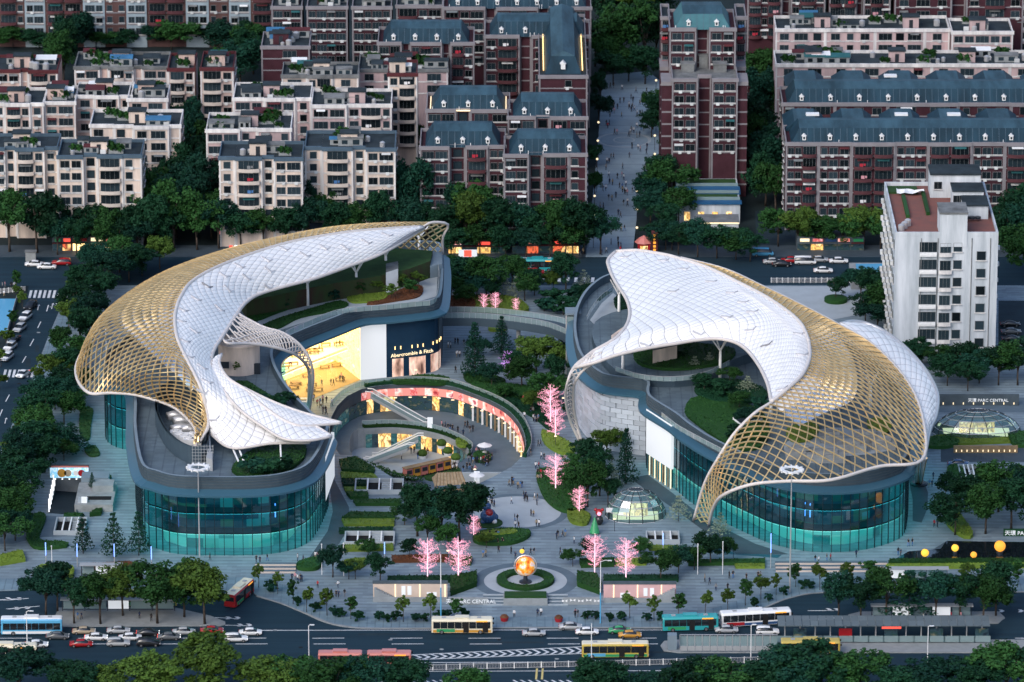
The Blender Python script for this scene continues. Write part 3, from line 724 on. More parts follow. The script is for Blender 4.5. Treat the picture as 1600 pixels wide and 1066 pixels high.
m = MB(); m.grid([[hp[-1]-oL+Vector((0,.3,z)), inn[-1]-oL+Vector((0,0,z))] for z in (.1,12.9)]); m.build('hall_side_glow', 'glow_hall', mallL)  # glowing wall added to fill the dark end of the hall
mz = [p+Vector((-3,7,0)) for p in hp]
m = MB(); m.grid([[p-oL+Vector((0,0,5.6)) for p in mz],[p-oL+Vector((0,0,5.6)) for p in inn]]); m.grid([[p-oL+Vector((0,0,5.0)) for p in mz],[p-oL+Vector((0,0,5.6)) for p in mz]]); m.build('mezzanine', 'white_paint', mallL)
m = MB(); m.grid([[p-oL+Vector((0,0,4.9)) for p in mz],[p-oL+Vector((0,0,4.9)) for p in inn]]); m.build('mezzanine_light', 'ceiling_gold', mallL)
for i in range(k-1):
    a, b = hp[i]-oL, hp[i+1]-oL; g = (b-a)*.01
    for z0, z1 in ((.1,6.5),(6.55,13.1)):
        q = MB(); q.quad(a+g+Vector((0,0,z0)), b-g+Vector((0,0,z0)), b-g+Vector((0,0,z1)), a+g+Vector((0,0,z1))); q.build('hall_pane', 'pane_gold', mallL)
for i in range(26):                    # display tables
    t = rnd.random(); p = hp[int(t*(k-1))].lerp(inn[int(t*(k-1))], .15+rnd.random()*.75); z = .2 if rnd.random() < .55 else 5.6
    if z > 1: p = mz[int(t*(k-1))].lerp(inn[int(t*(k-1))], .1+rnd.random()*.8)
    q = MB(); q.box(-1.1,1.1,-.5,.5,.75,.85); [q.box(x,x+.12,y,y+.12,0,.75) for x in (-1,.9) for y in (-.4,.3)]; q.build('display_table', 'timber', mallL, p-oL+Vector((0,0,z)), .3)
w2 = spline(wall_strip([(563,595),(584,593),(604,591)]), 4)
q = MB(); q.grid([[p-oL+Vector((0,0,0)) for p in w2],[p-oL+Vector((0,0,13.5)) for p in w2]]); q.build('white_panel', 'screen_white', mallL)
ws = spline(wall_strip([(604,591),(630,588.5),(655,586),(676,582),(686,577),(689,570)]), 14)
q = MB(); q.grid([[p-oL for p in ws],[p-oL+Vector((0,0,13.5)) for p in ws]]); q.build('dark_cladding', 'navy_clad', mallL)
def out_of(a, b, d):
    t = (b-a).normalized(); return Vector((t.y,-t.x,0))*d
for i in range(1, 12):
    if i in (3,7): continue
    a, b = ws[i], ws[i+1]; off = out_of(a,b,.06)
    q = MB(); z1 = 4.4
    q.quad(a+off-oL+Vector((0,0,.1)), b+off-oL+Vector((0,0,.1)), b+off-oL+Vector((0,0,z1)), a+off-oL+Vector((0,0,z1))); q.build('shop_window', 'glow_retail', mallL)
    if i % 2 == 1 or True:
        c = a.lerp(b,.5)+out_of(a,b,.2); q = MB(); q.box(-.1,.1,-.1,.1,0,.7); q.build('wall_lamp', 'glow_warm', mallL, c-oL+Vector((0,0,6.6)))
def lettering(name, text, size, matn, parent, loc, rz, depth=.06, align='CENTER', rx=R(90)):
    cu = bpy.data.curves.new(name, 'FONT'); cu.body = text; cu.size = size; cu.extrude = depth; cu.align_x = align
    cu.resolution_u = 2
    t = bpy.data.objects.new(name, cu); col.objects.link(t); bpy.context.view_layer.update()
    me = bpy.data.meshes.new_from_object(t.evaluated_get(bpy.context.evaluated_depsgraph_get())); bpy.data.objects.remove(t)
    me.materials.clear(); me.materials.append(M[matn])
    o = bpy.data.objects.new(name, me); col.objects.link(o); o.parent = parent; o.location = loc; o.rotation_euler = (rx,0,rz); return o
a, b = ws[0], ws[10]
a, b = ws[0], ws[9]
lettering('lettering', 'Abercrombie & Fitch', 1.2, 'glow_soft', mallL, a.lerp(b,.5)+out_of(a,b,.9)-oL+Vector((0,0,5.0)), math.atan2((b-a).y,(b-a).x))
# LED screens of the two malls
def screen(root, pa, pb, z0, z1, off):
    a, b = G(*pa), G(*pb); w = out_of(a,b,off); o = Vector(root.location); q = MB()
    q.quad(a+w-o+Vector((0,0,z0)), b+w-o+Vector((0,0,z0)), b+w-o+Vector((0,0,z1)), a+w-o+Vector((0,0,z1)))
    q.quad(b+w*.3-o+Vector((0,0,z0)), b+w-o+Vector((0,0,z0)), b+w-o+Vector((0,0,z1)), b+w*.3-o+Vector((0,0,z1)))
    return q.build('led_screen', 'screen_white', root)
screen(mallR, (1015,739), (1054,765), 4.6, 14.6, .9)
a, b = G(1016,741), G(1053,765)
for i in range(9):
    p = a.lerp(b,(i+.5)/9)+out_of(a,b,.5); q = MB(); q.box(-.12,.12,-.12,.12,0,4.4); q.build('entrance_column', ('glow_soft','timber')[i%2], mallR, p-oR)
screen(mallL, (502,822), (516,782), 5.5, 15.2, 1.0)
for root, pts in ((mallL, [(256,848),(262,845),(430,862)]), (mallR, [(1258,860),(1266,862)])):
    for (x, y) in pts:
        q = MB(); q.box(-.12,.12,-.05,.05,0,3.0); q.build('hanging_light', 'glow_blue' if root is mallR or x > 400 else 'glow_white', root, G(x,y)-Vector(root.location)+Vector((0,3,6.4)))

# silver panels that clad the left end of the right mall: running bond, each panel proud by its own amount
pl = spline(wall_strip([(905,590),(897,618),(899,645),(909,673),(937,699.5),(963,706.5),(1009,713)]), 23)
for r in range(12):
    for i in range(22):
        t0, t1 = i+(.5 if r % 2 else 0), i+1+(.5 if r % 2 else 0)
        t0, t1 = max(0,t0-.5*(r%2 and i==0)), min(t1,22)
        f = lambda t: pl[int(t)].lerp(pl[min(int(t)+1,22)], t-int(t))
        a, b = f(t0), f(min(t1,21.999)); w = out_of(a,b,.12+rnd.random()*.22)
        if w.dot(a-oR) < 0: w = -w
        g = (b-a)*.02; z0 = .2+r*1.1; q = MB()
        for (A,B,zz0,zz1,W0,W1) in ((a+g,b-g,z0,z0+1.04,w,w),):
            P = [A+W0-oR+Vector((0,0,zz0)), B+W0-oR+Vector((0,0,zz0)), B+W1-oR+Vector((0,0,zz1)), A+W1-oR+Vector((0,0,zz1))]
            Q = [A+w*.05-oR+Vector((0,0,zz0)), B+w*.05-oR+Vector((0,0,zz0)), B+w*.05-oR+Vector((0,0,zz1)), A+w*.05-oR+Vector((0,0,zz1))]
            q.add(P+Q, [(0,1,2,3),(3,2,6,7),(1,5,6,2),(4,0,3,7)])
        q.build('cladding_panel', 'silver_panel', mallR)
# glass lift tower
lt = G(895,590); e = empty('lift_tower', lt); tag(e, 'glazed lift tower where the footbridge meets the mall', 'lift tower')
for z0 in range(0, 15, 3):
    q = MB(); q.box(-1.5,1.5,-2.0,2.0,z0+.1,z0+2.95); q.build('glass_stage', 'pane_hazed', e)
for x in (-1.5,1.5):
    for y in (-2,2): q = MB(); q.box(x-.12,x+.12,y-.12,y+.12,0,15.4); q.build('post', 'silver_steel', e)
q = MB(); q.box(-1.8,1.8,-2.3,2.3,15.4,15.8); q.build('cap', 'parapet_top', e)
q = MB(); q.box(-.9,.9,-1.2,1.2,.2,15.3); q.build('core', 'concrete', e)

# ---- footbridge
bp = spline(GL([(686,493),(725,492.5),(765,494),(820,500),(866,508),(900,521)], 8.0), 26)
e = empty('footbridge', bp[13]); tag(e, 'curved glass-railed footbridge linking the two malls', 'bridge'); o = bp[13]
def side(i): 
    t = (bp[min(i+1,25)]-bp[max(i-1,0)]).normalized(); return Vector((-t.y,t.x,0))
q = MB(); A = [bp[i]-side(i)*2.2-o for i in range(26)]; B = [bp[i]+side(i)*2.2-o for i in range(26)]; u = Vector((0,0,1))
q.grid([[p-u*1.9 for p in B],[p-u*1.9 for p in A],A,B,[p-u*1.9 for p in B]]); q.build('deck', ['parapet_grey'], e)
for P in (A, B):
    for i in range(25):
        q = MB(); g = (P[i+1]-P[i])*.03; q.quad(P[i]+g+u*.05, P[i+1]-g+u*.05, P[i+1]-g+u*1.2, P[i]+g+u*1.2); q.build('glass_panel', 'pane_hazed', e)
        q = MB(); q.tube([P[i], P[i]+u*1.25], .05, 4); q.build('post', 'grey_paint', e)
    q = MB(); q.tube([p+u*1.28 for p in P], .06, 4); q.build('handrail', 'grey_paint', e)
q = MB(); q.tube([(0,0,-1.9),(0,0,-8)], .5, 10); q.build('pier', 'concrete', e)

# ---- roof terraces
def deck_poly(root, name, px, z0, z1, m, mtop=None, smooth=0):
    pts = GL(px, z1)
    if smooth: pts = spline(pts, smooth, True)
    o = Vector(root.location); q = MB(); q.prism([(p.x-o.x,p.y-o.y) for p in pts], z0, z1, 0, mtop=1 if mtop else 0)
    return q.build(name, [m, mtop] if mtop else m, root)
deck_poly(mallL, 'pavilion', [(385,470),(430,462),(475,452),(520,443),(590,432),(640,420),(672,408),(676,392),(620,388),(500,405),(400,432),(375,455)], 15.4, 19.5, 'green_screen', 'lawn')
deck_poly(mallL, 'green_wall', [(500,446.5),(530,440),(560,436.5),(560,434),(500,443)], 15.4, 19.3, 'leaf_mid')
deck_poly(mallL, 'green_wall', [(628,420),(668,406.5),(668,405),(628,418)], 15.4, 19.0, 'leaf_bright')
deck_poly(mallL, 'terrace_house', [(603,426),(622,420),(622,408),(603,412)], 15.4, 20.5, 'white_paint', 'roof_pale')
deck_poly(mallL, 'end_tower', [(670,386),(690,386),(691,412),(672,416)], 15.4, 18.4, 'parapet_top', 'parapet_top')
deck_poly(mallL, 'terrace_paving', [(402,487),(470,470),(540,454),(600,445),(668,426),(684,427),(682,463),(650,472),(590,478),(530,486),(470,505),(430,518),(405,518)], 15.41, 15.47, 'pale_paving')
deck_poly(mallR, 'terrace_paving', [(922,500),(940,474),(958,458),(975,470),(968,496),(940,518)], 15.41, 15.47, 'pale_paving')
q = MB(); q.lathe([(4.5,0),(4.5,6.2),(4.7,6.2),(4.7,6.6)], 28); q.build('rotunda', 'beige_wall', mallL, G(374,578,15.4)-oL, smooth=False)
q = MB(); q.box(-.8,.8,-.2,.2,0,2.4); q.build('rotunda_door', 'dark_metal', mallL, G(401,583,15.4)-oL+Vector((0,-.6,0)))
q = MB(); q.box(-.9,.9,-.2,.2,0,1.4); q.build('rotunda_window', 'dark_metal', mallL, G(352,572,17.5)-oL+Vector((0,-1.5,0)))
# plant yard on the front wing
yard = spline(GL([(243,640),(258,612),(302,612),(322,650),(327,692),(318,712),(290,710),(262,690),(246,662)], 17.2), 34, True)
q = MB(); q.prism([(p.x-oL.x,p.y-oL.y) for p in yard], 15.5, 19.2, top=False); q.prism([(p.x-oL.x,p.y-oL.y) for p in [Vector(x) for x in offset([(v.x,v.y) for v in yard],-.5)]], 15.5, 19.2, top=False)
q.build('plant_screen', 'parapet_grey', mallL)
for (x,y,s) in ((262,652,1.7),(272,660,1.9),(285,655,1.6),(268,672,1.6),(284,672,1.5)):
    q = MB(); p = G(x,y,16)-oL; q.tube([p, p+Vector((2,1,.3)), p+Vector((4,0.4,0)), p+Vector((6,1.2,.2))], s*.62, 10); q.build('air_duct', 'silver_steel', mallL, smooth=True)
for (x,y) in ((282,688),(290,692),(300,688),(296,696),(275,684),(306,694)):
    q = MB(); q.box(-1.2,1.2,-.9,.9,0,1.5); q.lathe([(.6,1.5),(.6,1.75)],8); q.build('cooling_unit', 'white_paint', mallL, G(x,y,15.6)-oL)
# timber cage beside the plant yard
q = MB()
for i in range(8): q.box(-2.2+i*.6,-2.12+i*.6,-1.4,-1.3,0,4.2); 
for i in range(6): q.box(-2.3,2.2,-1.45,-1.38,.4+i*.7,.48+i*.7)
q.build('plant_cage', 'grey_paint', mallL, G(318,722,15.5)-oL)
deck_poly(mallL, 'stair_block', [(325,700),(332,706),(332,718),(322,715)], 15.4, 18, 'grey_paint')
# right mall: upper terrace and plant beds
deck_poly(mallR, 'upper_terrace', [(938,552),(962,577),(1000,588),(1050,592),(1105,584),(1150,560),(1200,545),(1240,535),(1100,478),(1000,480),(940,495),(925,520)], 15.4, 17.4, 'parapet_grey', 'deck_stone', 40)
deck_poly(mallR, 'terrace_house', [(1020,548),(1058,540),(1056,525),(1020,530)], 17.4, 21, 'beige_wall', 'roof_pale')
deck_poly(mallR, 'terrace_wall', [(957,528),(975,512),(978,508),(955,524)], 17.4, 20.5, 'beige_wall')
deck_poly(mallR, 'skylight', [(1145,652),(1180,640),(1192,652),(1158,662)], 15.4, 16.4, 'white_paint', 'dark_metal')
for (x, y, w) in ((1250,715,3),(1290,720,4),(1330,705,3),(1355,690,3),(1300,690,2.5),(1380,700,2.5)):
    q = MB(); q.box(-w,w,-1.6,1.6,0,1.8); q.box(-w*.6,w*.6,-1,1,1.8,2.4); q.build('roof_unit', 'concrete', mallR, G(x,y,15.4)-oR)
deck_poly(mallR, 'roof_path', [(1230,690),(1300,668),(1380,680),(1400,700),(1330,712),(1240,712)], 15.42, 15.5, 'pale_paving', None, 24)
def rail_on(name, px, z, h, label, nseg, g=None):
    return balustrade(name, spline(GL(px, z), nseg), h, label, every=2, group=g)
rail_on('terrace_railing', [(447,525),(478,511),(531,491),(601,484),(650,479),(676,476),(684,462),(686,430),(684,412)], 17.2, 1.1, 'glass railing along the roof terrace above the dark store', 44)
rail_on('terrace_railing', [(1034,652),(1060,672),(1100,694),(1140,715)], 17.2, 1.0, 'glass railing on the curved mall parapet above the screen', 24)
rail_on('terrace_railing', [(962,580),(1000,592),(1050,596),(1100,589),(1140,570)], 17.4, 1.0, 'glass railing of the upper terrace under the arch of the white canopy', 24)
rail_on('terrace_railing', [(958,455),(938,470),(924,488),(917,502)], 17.2, 1.1, 'glass railing on the far rounded end of the curved mall', 14)

# ================================================================ canopies
class Surf:
    def __init__(s, rows): s.r = [[Vector(p) for p in row] for row in rows]; s.nv = len(rows); s.nu = len(rows[0])
    def p(s, u, v):
        def ev(L, t):
            k = len(L)-1; x = min(max(t,0),1)*k; i = min(int(x),k-1); f = x-i
            g = lambda j: L[j] if 0 <= j <= k else (L[0]*2-L[1] if j < 0 else L[k]*2-L[k-1])
            return cr(g(i-1),g(i),g(i+1),g(i+2),f)
        return ev([ev(row,u) for row in s.r], v)
    def n(s, u, v):
        e = .004; a = s.p(min(u+e,1),v)-s.p(max(u-e,0),v); b = s.p(u,min(v+e,1))-s.p(u,max(v-e,0)); c = a.cross(b)
        if c.length < 1e-9: return Vector((0,0,1))
        c.normalize(); return c if c.z > 0 or (abs(c.z) < .05 and c.y < 0) else -c
    def arcmap(s, v=.5, n=120):
        L = [0]; prev = s.p(0,v)
        for i in range(1,n+1): q = s.p(i/n,v); L.append(L[-1]+(q-prev).length); prev = q
        s.L = L; s.len = L[-1]
        return s
    def u_at(s, d):
        d = min(max(d,0),s.len); n = len(s.L)-1; lo = 0
        while lo < n-1 and s.L[lo+1] < d: lo += 1
        seg = s.L[lo+1]-s.L[lo]; return (lo+(d-s.L[lo])/seg if seg else lo)/n
def sweep(pts, nrm, w, h):
    q = MB(); vs = []; k = len(pts)
    for i, p in enumerate(pts):
        t = (pts[min(i+1,k-1)]-pts[max(i-1,0)]).normalized(); nn = nrm[i]; sd = t.cross(nn)
        if sd.length < 1e-6: sd = Vector((1,0,0))
        sd.normalize(); nn = sd.cross(t)
        vs += [p-sd*w/2-nn*h/2, p+sd*w/2-nn*h/2, p+sd*w/2+nn*h/2, p-sd*w/2+nn*h/2]
    fs = [(i*4+j, i*4+(j+1)%4, (i+1)*4+(j+1)%4, (i+1)*4+j) for i in range(k-1) for j in range(4)]+[(3,2,1,0),tuple((k-1)*4+j for j in range(4))]
    return q.add(vs, fs)
def lattice(root, S, spacing, slope, name, m, w=.3, h=.45, lift=0.0, steps=10, cap=19.0):
    """two families of ribs that cross the shell at a slant proportional to its local width"""
    o = Vector(root.location); S.arcmap(); K = 60; wid = []
    for i in range(K+1):
        u = S.u_at(S.len*i/K); wid.append(sum((S.p(u,(j+1)/6)-S.p(u,j/6)).length for j in range(6)))
    def W(d):
        x = min(max(d/S.len,0),1)*K; k = min(int(x),K-1); return min(cap, max(1.5, wid[k]+(wid[k+1]-wid[k])*(x-k)))
    ext = int(cap*slope/spacing)+2; n = int(S.len/spacing)
    for fam in (1,-1):
        for i in range(-ext, n+ext+1):
            d = i*spacing; pts = []; nn = []
            for j in range(steps+1):
                if j: d += fam*slope*W(d)/steps
                if d < -.01 or d > S.len+.01: continue
                u = S.u_at(d); v = j/steps; pts.append(S.p(u,v)+S.n(u,v)*lift-o); nn.append(S.n(u,v))
            if len(pts) > 1: sweep(pts, nn, w, h*(1 if fam > 0 else .9)).build(name, m, root)
def edge_beam(root, pts, r, m='canopy_edge', name='edge_beam', n=8):
    q = MB(); q.tube([p-Vector(root.location) for p in pts], r, n); return q.build(name, m, root, smooth=True)
def cushions(root, S, nu, nv, budget, m='etfe', puff=.28):
    """diamond cushions over a line-coloured sheet; the nearest ones each their own part"""
    o = Vector(root.location); cells = []
    S.arcmap(); U = [S.u_at(S.len*i/nu) for i in range(nu+1)]
    pt = {}
    def P(i, j):
        if (i,j) not in pt: pt[(i,j)] = S.p(U[i], j/nv)
        return pt[(i,j)]
    for i in range(nu+1):
        for j in range(nv+1):
            if (i+j) % 2: continue
            c = [(max(i-1,0),j),(i,max(j-1,0)),(min(i+1,nu),j),(i,min(j+1,nv))]
            if len(set(c)) < 3: continue
            cells.append((i,j,c))
    def key(t): x = P(t[0],t[1]); return -PIX(x)[1]
    cells.sort(key=key)
    rest = MB()
    for idx, (i,j,c) in enumerate(cells):
        C = [P(*q) for q in c]; ctr = sum(C,Vector())/4; nn = S.n(U[i],j/nv)
        dd = max((C[0]-C[2]).length,.3); pf = min(puff, dd*.12)
        K = [ctr+(q-ctr)*.955+nn*.02 for q in C]; mids = [(K[a]+K[(a+1)%4])/2*.5+(K[a]+K[(a+1)%4])/2*.5+nn*pf*.35 for a in range(4)]
        S0 = P(i,j)+nn*pf
        vs = K+mids+[S0]; fs = []
        for a in range(4):
            fs += [(a,4+a,8),(4+a,(a+1)%4,8)]
        if idx < budget:
            q = MB(); q.add([v-o for v in vs], fs); q.build('cushion', m, root, smooth=True)
        else: rest.add([v-o for v in vs], fs)
    if rest.v: rest.build('cushions', m, root, smooth=True)['kind'] = 'stuff'
    q = MB(); rows = [[S.p(U[i],j/nv)-S.n(U[i],j/nv)*.12-o for i in range(nu+1)] for j in range(nv+1)]; q.grid(rows); q.build('joint_sheet', 'etfe_line', root, smooth=True)
    S.cache = [(PIX(pt[k]),U[k[0]],k[1]/nv) for k in pt]
def vent(root, S, x, y, w=1.25):
    best = min(S.cache, key=lambda t: (t[0][0]-x)**2+(t[0][1]-y)**2)
    p = S.p(best[1],best[2]); n = S.n(best[1],best[2]); o = Vector(root.location); c = p+n*.35-o
    ex = Vector((1,0,0)); ex = (ex-n*ex.dot(n)).normalized(); ey = n.cross(ex)
    q = MB(); P = [c-ex*w*1.15+ey*.15, c+ex*w*.35-ey*.75, c+ex*w*1.05+ey*.55, c+ex*w*.38-ey*.28, c-ex*w*1.05+ey*.5]
    vs = P+[v-n*.35 for v in P]; q.add(vs, [(0,1,2,3,4)]+[(i,(i+1)%5,5+(i+1)%5,5+i) for i in range(5)]); q.build('roof_vent', 'etfe_vent', root)
mat('etfe_vent', (0.5,0.5,0.53), 0.6)

# ---- left canopy
W1 = [(312,690,17.8),(324,668,19.8),(323,643,22),(316,612,26),(304,585,28),(289,556,29.5),(277,528,30.5),(273,500,31),(276,480,31.5),(283,463,32),(300,440,32),(340,417,32),(404,393,31.5),(461,377,31),(540,363.5,30),(610,357.5,28.5),(660,354.5,27)]
OB = [(306,697,17.5),(305,671,18.2),(292,653,18.8),(271,636,19),(242,625,19),(207,616,19),(171,614,19),(139,614,18.6),(120,590,18),(124,558,17.5),(160,508,17),(225,462,16),(310,428,15),(400,408,15),(500,398,16),(600,394,17),(692,396,18)]
MM = [(309,693,17.7),(316,668,19.4),(309,645,21.8),(296,619,24.2),(276,596,26),(245,576,27.3),(213,552,27.8),(182,533,27.8),(160,520,27.8),(158,500,28),(190,466,29),(255,425,29.5),(340,393.5,29.5),(420,374.5,29.5),(510,357.5,28.5),(605,350.5,27.5),(700,351,26)]
canL = empty('gold_white_canopy', (oL.x,oL.y,15.4)); tag(canL, 'S-shaped canopy of white cushions and gold lattice over the crescent mall', 'canopy')
rW1 = GL(W1); rO = GL(OB); rM = GL(MM)
rM2 = [a.lerp(b,.5)*.25+(b*.55+a*.2) if False else (a*.42+b*.58)+Vector((-.2,-.2,.9)) for a, b in zip(rM, rW1)]
goldL = Surf([rO, [(a*.5+b*.5)+Vector((-.6,-.6,.6)) for a, b in zip(rO, rM)], rM, rM2, rW1])
lattice(canL, goldL, 2.05, .95, 'lattice_rib', 'gold', .21, .3, 0, 14)
W2 = [(484,692,18.2),(446,668,20.0),(402,638,22.4),(362,601,24.6),(340,576,25.6),(331,562,26),(336,545,26.2),(347,528,26),(360,508,25.7),(371,491,25.4),(383,475,25.2),(404,461,25),(447,448,25),(489,437,24.8),(545,417,24.8),(601,395,25.2),(662,357,26.5)]
W1w = list(W1); W1w[0] = (325,675,18.4); W1w[1] = (324.5,660,20.4)
Wa = [None]*17; Wb = [None]*17
for i in range(17):
    a, b = Vector(W1w[i]), Vector(W2[i]); Wa[i] = a.lerp(b,.34)+Vector((0,0,.6)); Wb[i] = a.lerp(b,.67)+Vector((0,0,.5))
Wa[0] = Vector((362,700,17.8)); Wb[0] = Vector((425,693,18.3)); Wa[1] = Vector((358,669,20.6)); Wb[1] = Vector((400,669,20.5))
whiteL = Surf([GL(W1w), GL([tuple(v) for v in Wa]), GL([tuple(v) for v in Wb]), GL(W2)])
cushions(canL, whiteL, 96, 16, 296)
for S, v in ((goldL,0),(goldL,1)):
    edge_beam(canL, [S.p(i/80,v) for i in range(81)], .42 if v else .36, 'canopy_edge')
edge_beam(canL, [goldL.p(1,i/12) for i in range(13)], .3, 'canopy_edge')
edge_beam(canL, [whiteL.p(i/80,1)+Vector((0,0,.15)) for i in range(81)], .4)
edge_beam(canL, [whiteL.p(0,i/16) for i in range(17)], .3)
def inner_panels(root, S, v0, v1, m, u0=.08, u1=.97, dz=.55):
    q = MB(); q.grid([[S.p(u0+(u1-u0)*i/44,v0+(v1-v0)*j/5)-Vector((0,0,dz))-root.location for i in range(45)] for j in range(6)]); q.build('inner_panel', m, root, smooth=True)
inner_panels(canL, goldL, .86, 1, 'etfe'); inner_panels(canL, goldL, .62, .86, 'film', .2, .9)
# petals at the front
def petal(top, bot, nu, nv, zl=.35):
    S = Surf([GL(top), [ (a+b)*.5+Vector((0,0,zl)) for a, b in zip(GL(top),GL(bot))], GL(bot)]); cushions(canL, S, nu, nv, 0)
    for v in (0,1): edge_beam(canL, [S.p(i/30,v)+Vector((0,0,.1)) for i in range(31)], .3)
    return S
petal([(346,554,27),(343,569,27),(356,591,26.6),(382,608,25.4),(422,633,23.4),(462,652,21.6),(492,666,20.5),(518,682,19.4)],
      [(332,562,26.4),(331,578,26.2),(345,604,25.4),(374,640,23.4),(412,668,21.2),(445,687,20.0),(484,689,19.6),(518,683,19.3)], 44, 6)
petal([(380,606,25.4),(410,621,24.2),(440,634,23),(475,646,21.8),(505,654,21),(533,661,20.2)],
      [(383,612,25),(410,634,23.6),(440,655,22),(468,666,21),(500,665,20.5),(533,662,20.1)], 34, 6)
# open lattice arm that arches to the ground
AO = [(372,490,25.5),(383,497,25.2),(413,512,24.4),(441,520,23.4),(466,537,21),(483,560,17.5),(489,585,13),(487,615,7),(483,643,0.3)]
AI = [(347,530,26),(358,537,25.4),(385,537,24),(415,540,22.6),(447,548,20.4),(469,560,17),(482,579,12.5),(483,612,6.5),(481,643,0.3)]
armL = Surf([GL(AO), [(a+b)*.5+Vector((.3,.2,.8)) for a, b in zip(GL(AO),GL(AI))], GL(AI)])
lattice(canL, armL, 1.7, 1.1, 'arm_rib', 'canopy_edge', .2, .28, 0, 6)
for v in (0,1): edge_beam(canL, [armL.p(i/40,v) for i in range(41)], .34)
for (x,y) in [(320+a*.2815,340+b*.2815) for a, b in ((1020,98),(912,135),(790,170),(665,172),(565,208),(440,185),(335,240),(355,290),(200,278),(225,336),(105,325),(350,385),(130,405),(20,382),(85,517))]+[(100+a*.3563,340+b*.3563) for a, b in ((628,302),(580,356),(528,409),(516,455),(570,497),(528,548),(548,608),(605,662),(632,722),(668,885),(560,780))]:
    vent(canL, whiteL, x, y)
def tree_column(px, py, z0, z1, parent_root, spread=3.0, lean=(0,0)):
    p = G(px,py,z0)-Vector(parent_root.location); h = z1-z0
    q = MB(); k = p+Vector((lean[0]*.6,lean[1]*.6,h*.6)); q.tube([p,k],.38,8,r1=.28); q.build('column', 'white_paint', parent_root, smooth=True)
    for i in range(4):
        w = i*math.pi/2+.5; q = MB(); q.tube([k, p+Vector((lean[0]+math.cos(w)*spread,lean[1]+math.sin(w)*spread*.8,h))],.2,6,r1=.13); q.build('branch_strut', 'white_paint', parent_root)
for (x,y,z1) in ((481,478,24.0),(557,460,24.0),(603,434,24.2),(655,400,22.5)): tree_column(x,y,15.4,z1,canL,2.6)
for (x,y,x1,y1,z1) in ((380,738,362,697,17.6),(388,738,370,693,17.8),(440,735,438,690,18.3),(330,722,326,676,18.2),(478,655,470,645,21)):
    MB().tube([G(x,y,15.4)-canL.location,G(x1,y1,z1)-canL.location],.2,6).build('raking_strut','white_paint',canL)

# ---- right canopy
canR = empty('white_shell_canopy', (oR.x,oR.y,15.4)); tag(canR, 'white cushion canopy sweeping into a bronze lattice shell over the curved mall', 'canopy')
def coons(c0, c1, d0, d1, nu=14, nv=9, lift=0.0):
    """c0, c1 run along u at v=0 and v=1; d0, d1 run along v at u=0 and u=1"""
    C0, C1, D0, D1 = spline(GL(c0),nu), spline(GL(c1),nu), spline(GL(d0),nv), spline(GL(d1),nv); rows = []
    for j in range(nv):
        v = j/(nv-1); row = []
        for i in range(nu):
            u = i/(nu-1)
            p = C0[i]*(1-v)+C1[i]*v+D0[j]*(1-u)+D1[j]*u-(C0[0]*(1-u)*(1-v)+C0[-1]*u*(1-v)+C1[0]*(1-u)*v+C1[-1]*u*v)
            p.z += lift*16*u*(1-u)*v*(1-v); row.append(p)
        rows.append(row)
    return Surf(rows)
topE = [(962,394,25.5),(985,392,26.3),(1008,394,27),(1039,399,27.8),(1058,404,28.2),(1103,418,29),(1151,441,30),(1199,466,30.5),(1240,495,31),(1256,514,31),(1264,536,30.5)]
botE = [(899,575,22),(928,568,23.6),(960,557,24.8),(1007,546,25.6),(1055,538,26),(1103,531,26.3),(1135,532,26.5),(1161,543,26.6),(1183,568,26.8),(1199,600,27),(1205,629,27)]
lefE = [(962,394,25.5),(952,402,25.3),(950,412,25.3),(954,426,25.5),(963,444,25.8),(979,469,26),(984,492,26),(976,514,25.8),(957,533,25.3),(928,549,24),(899,575,22)]
rigE = [(1264,536,30.5),(1265,560,30),(1254,586,29.5),(1230,609,28.5),(1205,629,27)]
whiteR = coons(topE, botE, lefE, rigE, 18, 14, .8)
cushions(canR, whiteR, 60, 34, 296)
for k in (0,1): edge_beam(canR, [whiteR.p(i/70,k)+Vector((0,0,.15)) for i in range(71)], .4)
for k in (0,1): edge_beam(canR, [whiteR.p(k,i/50)+Vector((0,0,.15)) for i in range(51)], .4)
LO = [(928,549,24),(899,571,22),(887,597,19),(884,625,13),(892,660,6),(909,696,.3)]
LI = [(960,557,24.8),(920,572,22.5),(899,596,18.5),(896,628,12),(901,662,5.5),(911,697,.3)]
legR = Surf([GL(LO), [(a+b)*.5+Vector((-.3,0,.5)) for a, b in zip(GL(LO),GL(LI))], GL(LI)])
lattice(canR, legR, 1.7, 1.1, 'arm_rib', 'canopy_edge', .2, .28, 0, 6)
for v in (0,1): edge_beam(canR, [legR.p(i/40,v) for i in range(41)], .3)
I = [(1058,404,28.2),(1103,418,29),(1151,441,30),(1199,466,30.5),(1240,495,31),(1257,517,31),(1264,540,30.5),(1264,562,30),(1254,584,29.5),(1230,609,28.5),(1205,629,27),(1179,646,26),(1148,677,22.5),(1123,715,17.6),(1101,756,10.5),(1084,813,.3)]
J = [(1064,403,28),(1133,421,28),(1190,447,28),(1248,475,27.5),(1313,509,27),(1368,542,26),(1420,600,23.5),(1443,660,21),(1440,719,18.8),(1373,729,19),(1298,750,18.6),(1230,752,18),(1175,757,17),(1131,773,13.5),(1115,793,7.5),(1108,821,.3)]
blg = [0,.4,.8,1.0,1.6,2.2,2.8,3.2,3.6,3.4,3.0,2.6,1.8,1.0,.5,0]
gI, gJ = GL(I), GL(J)
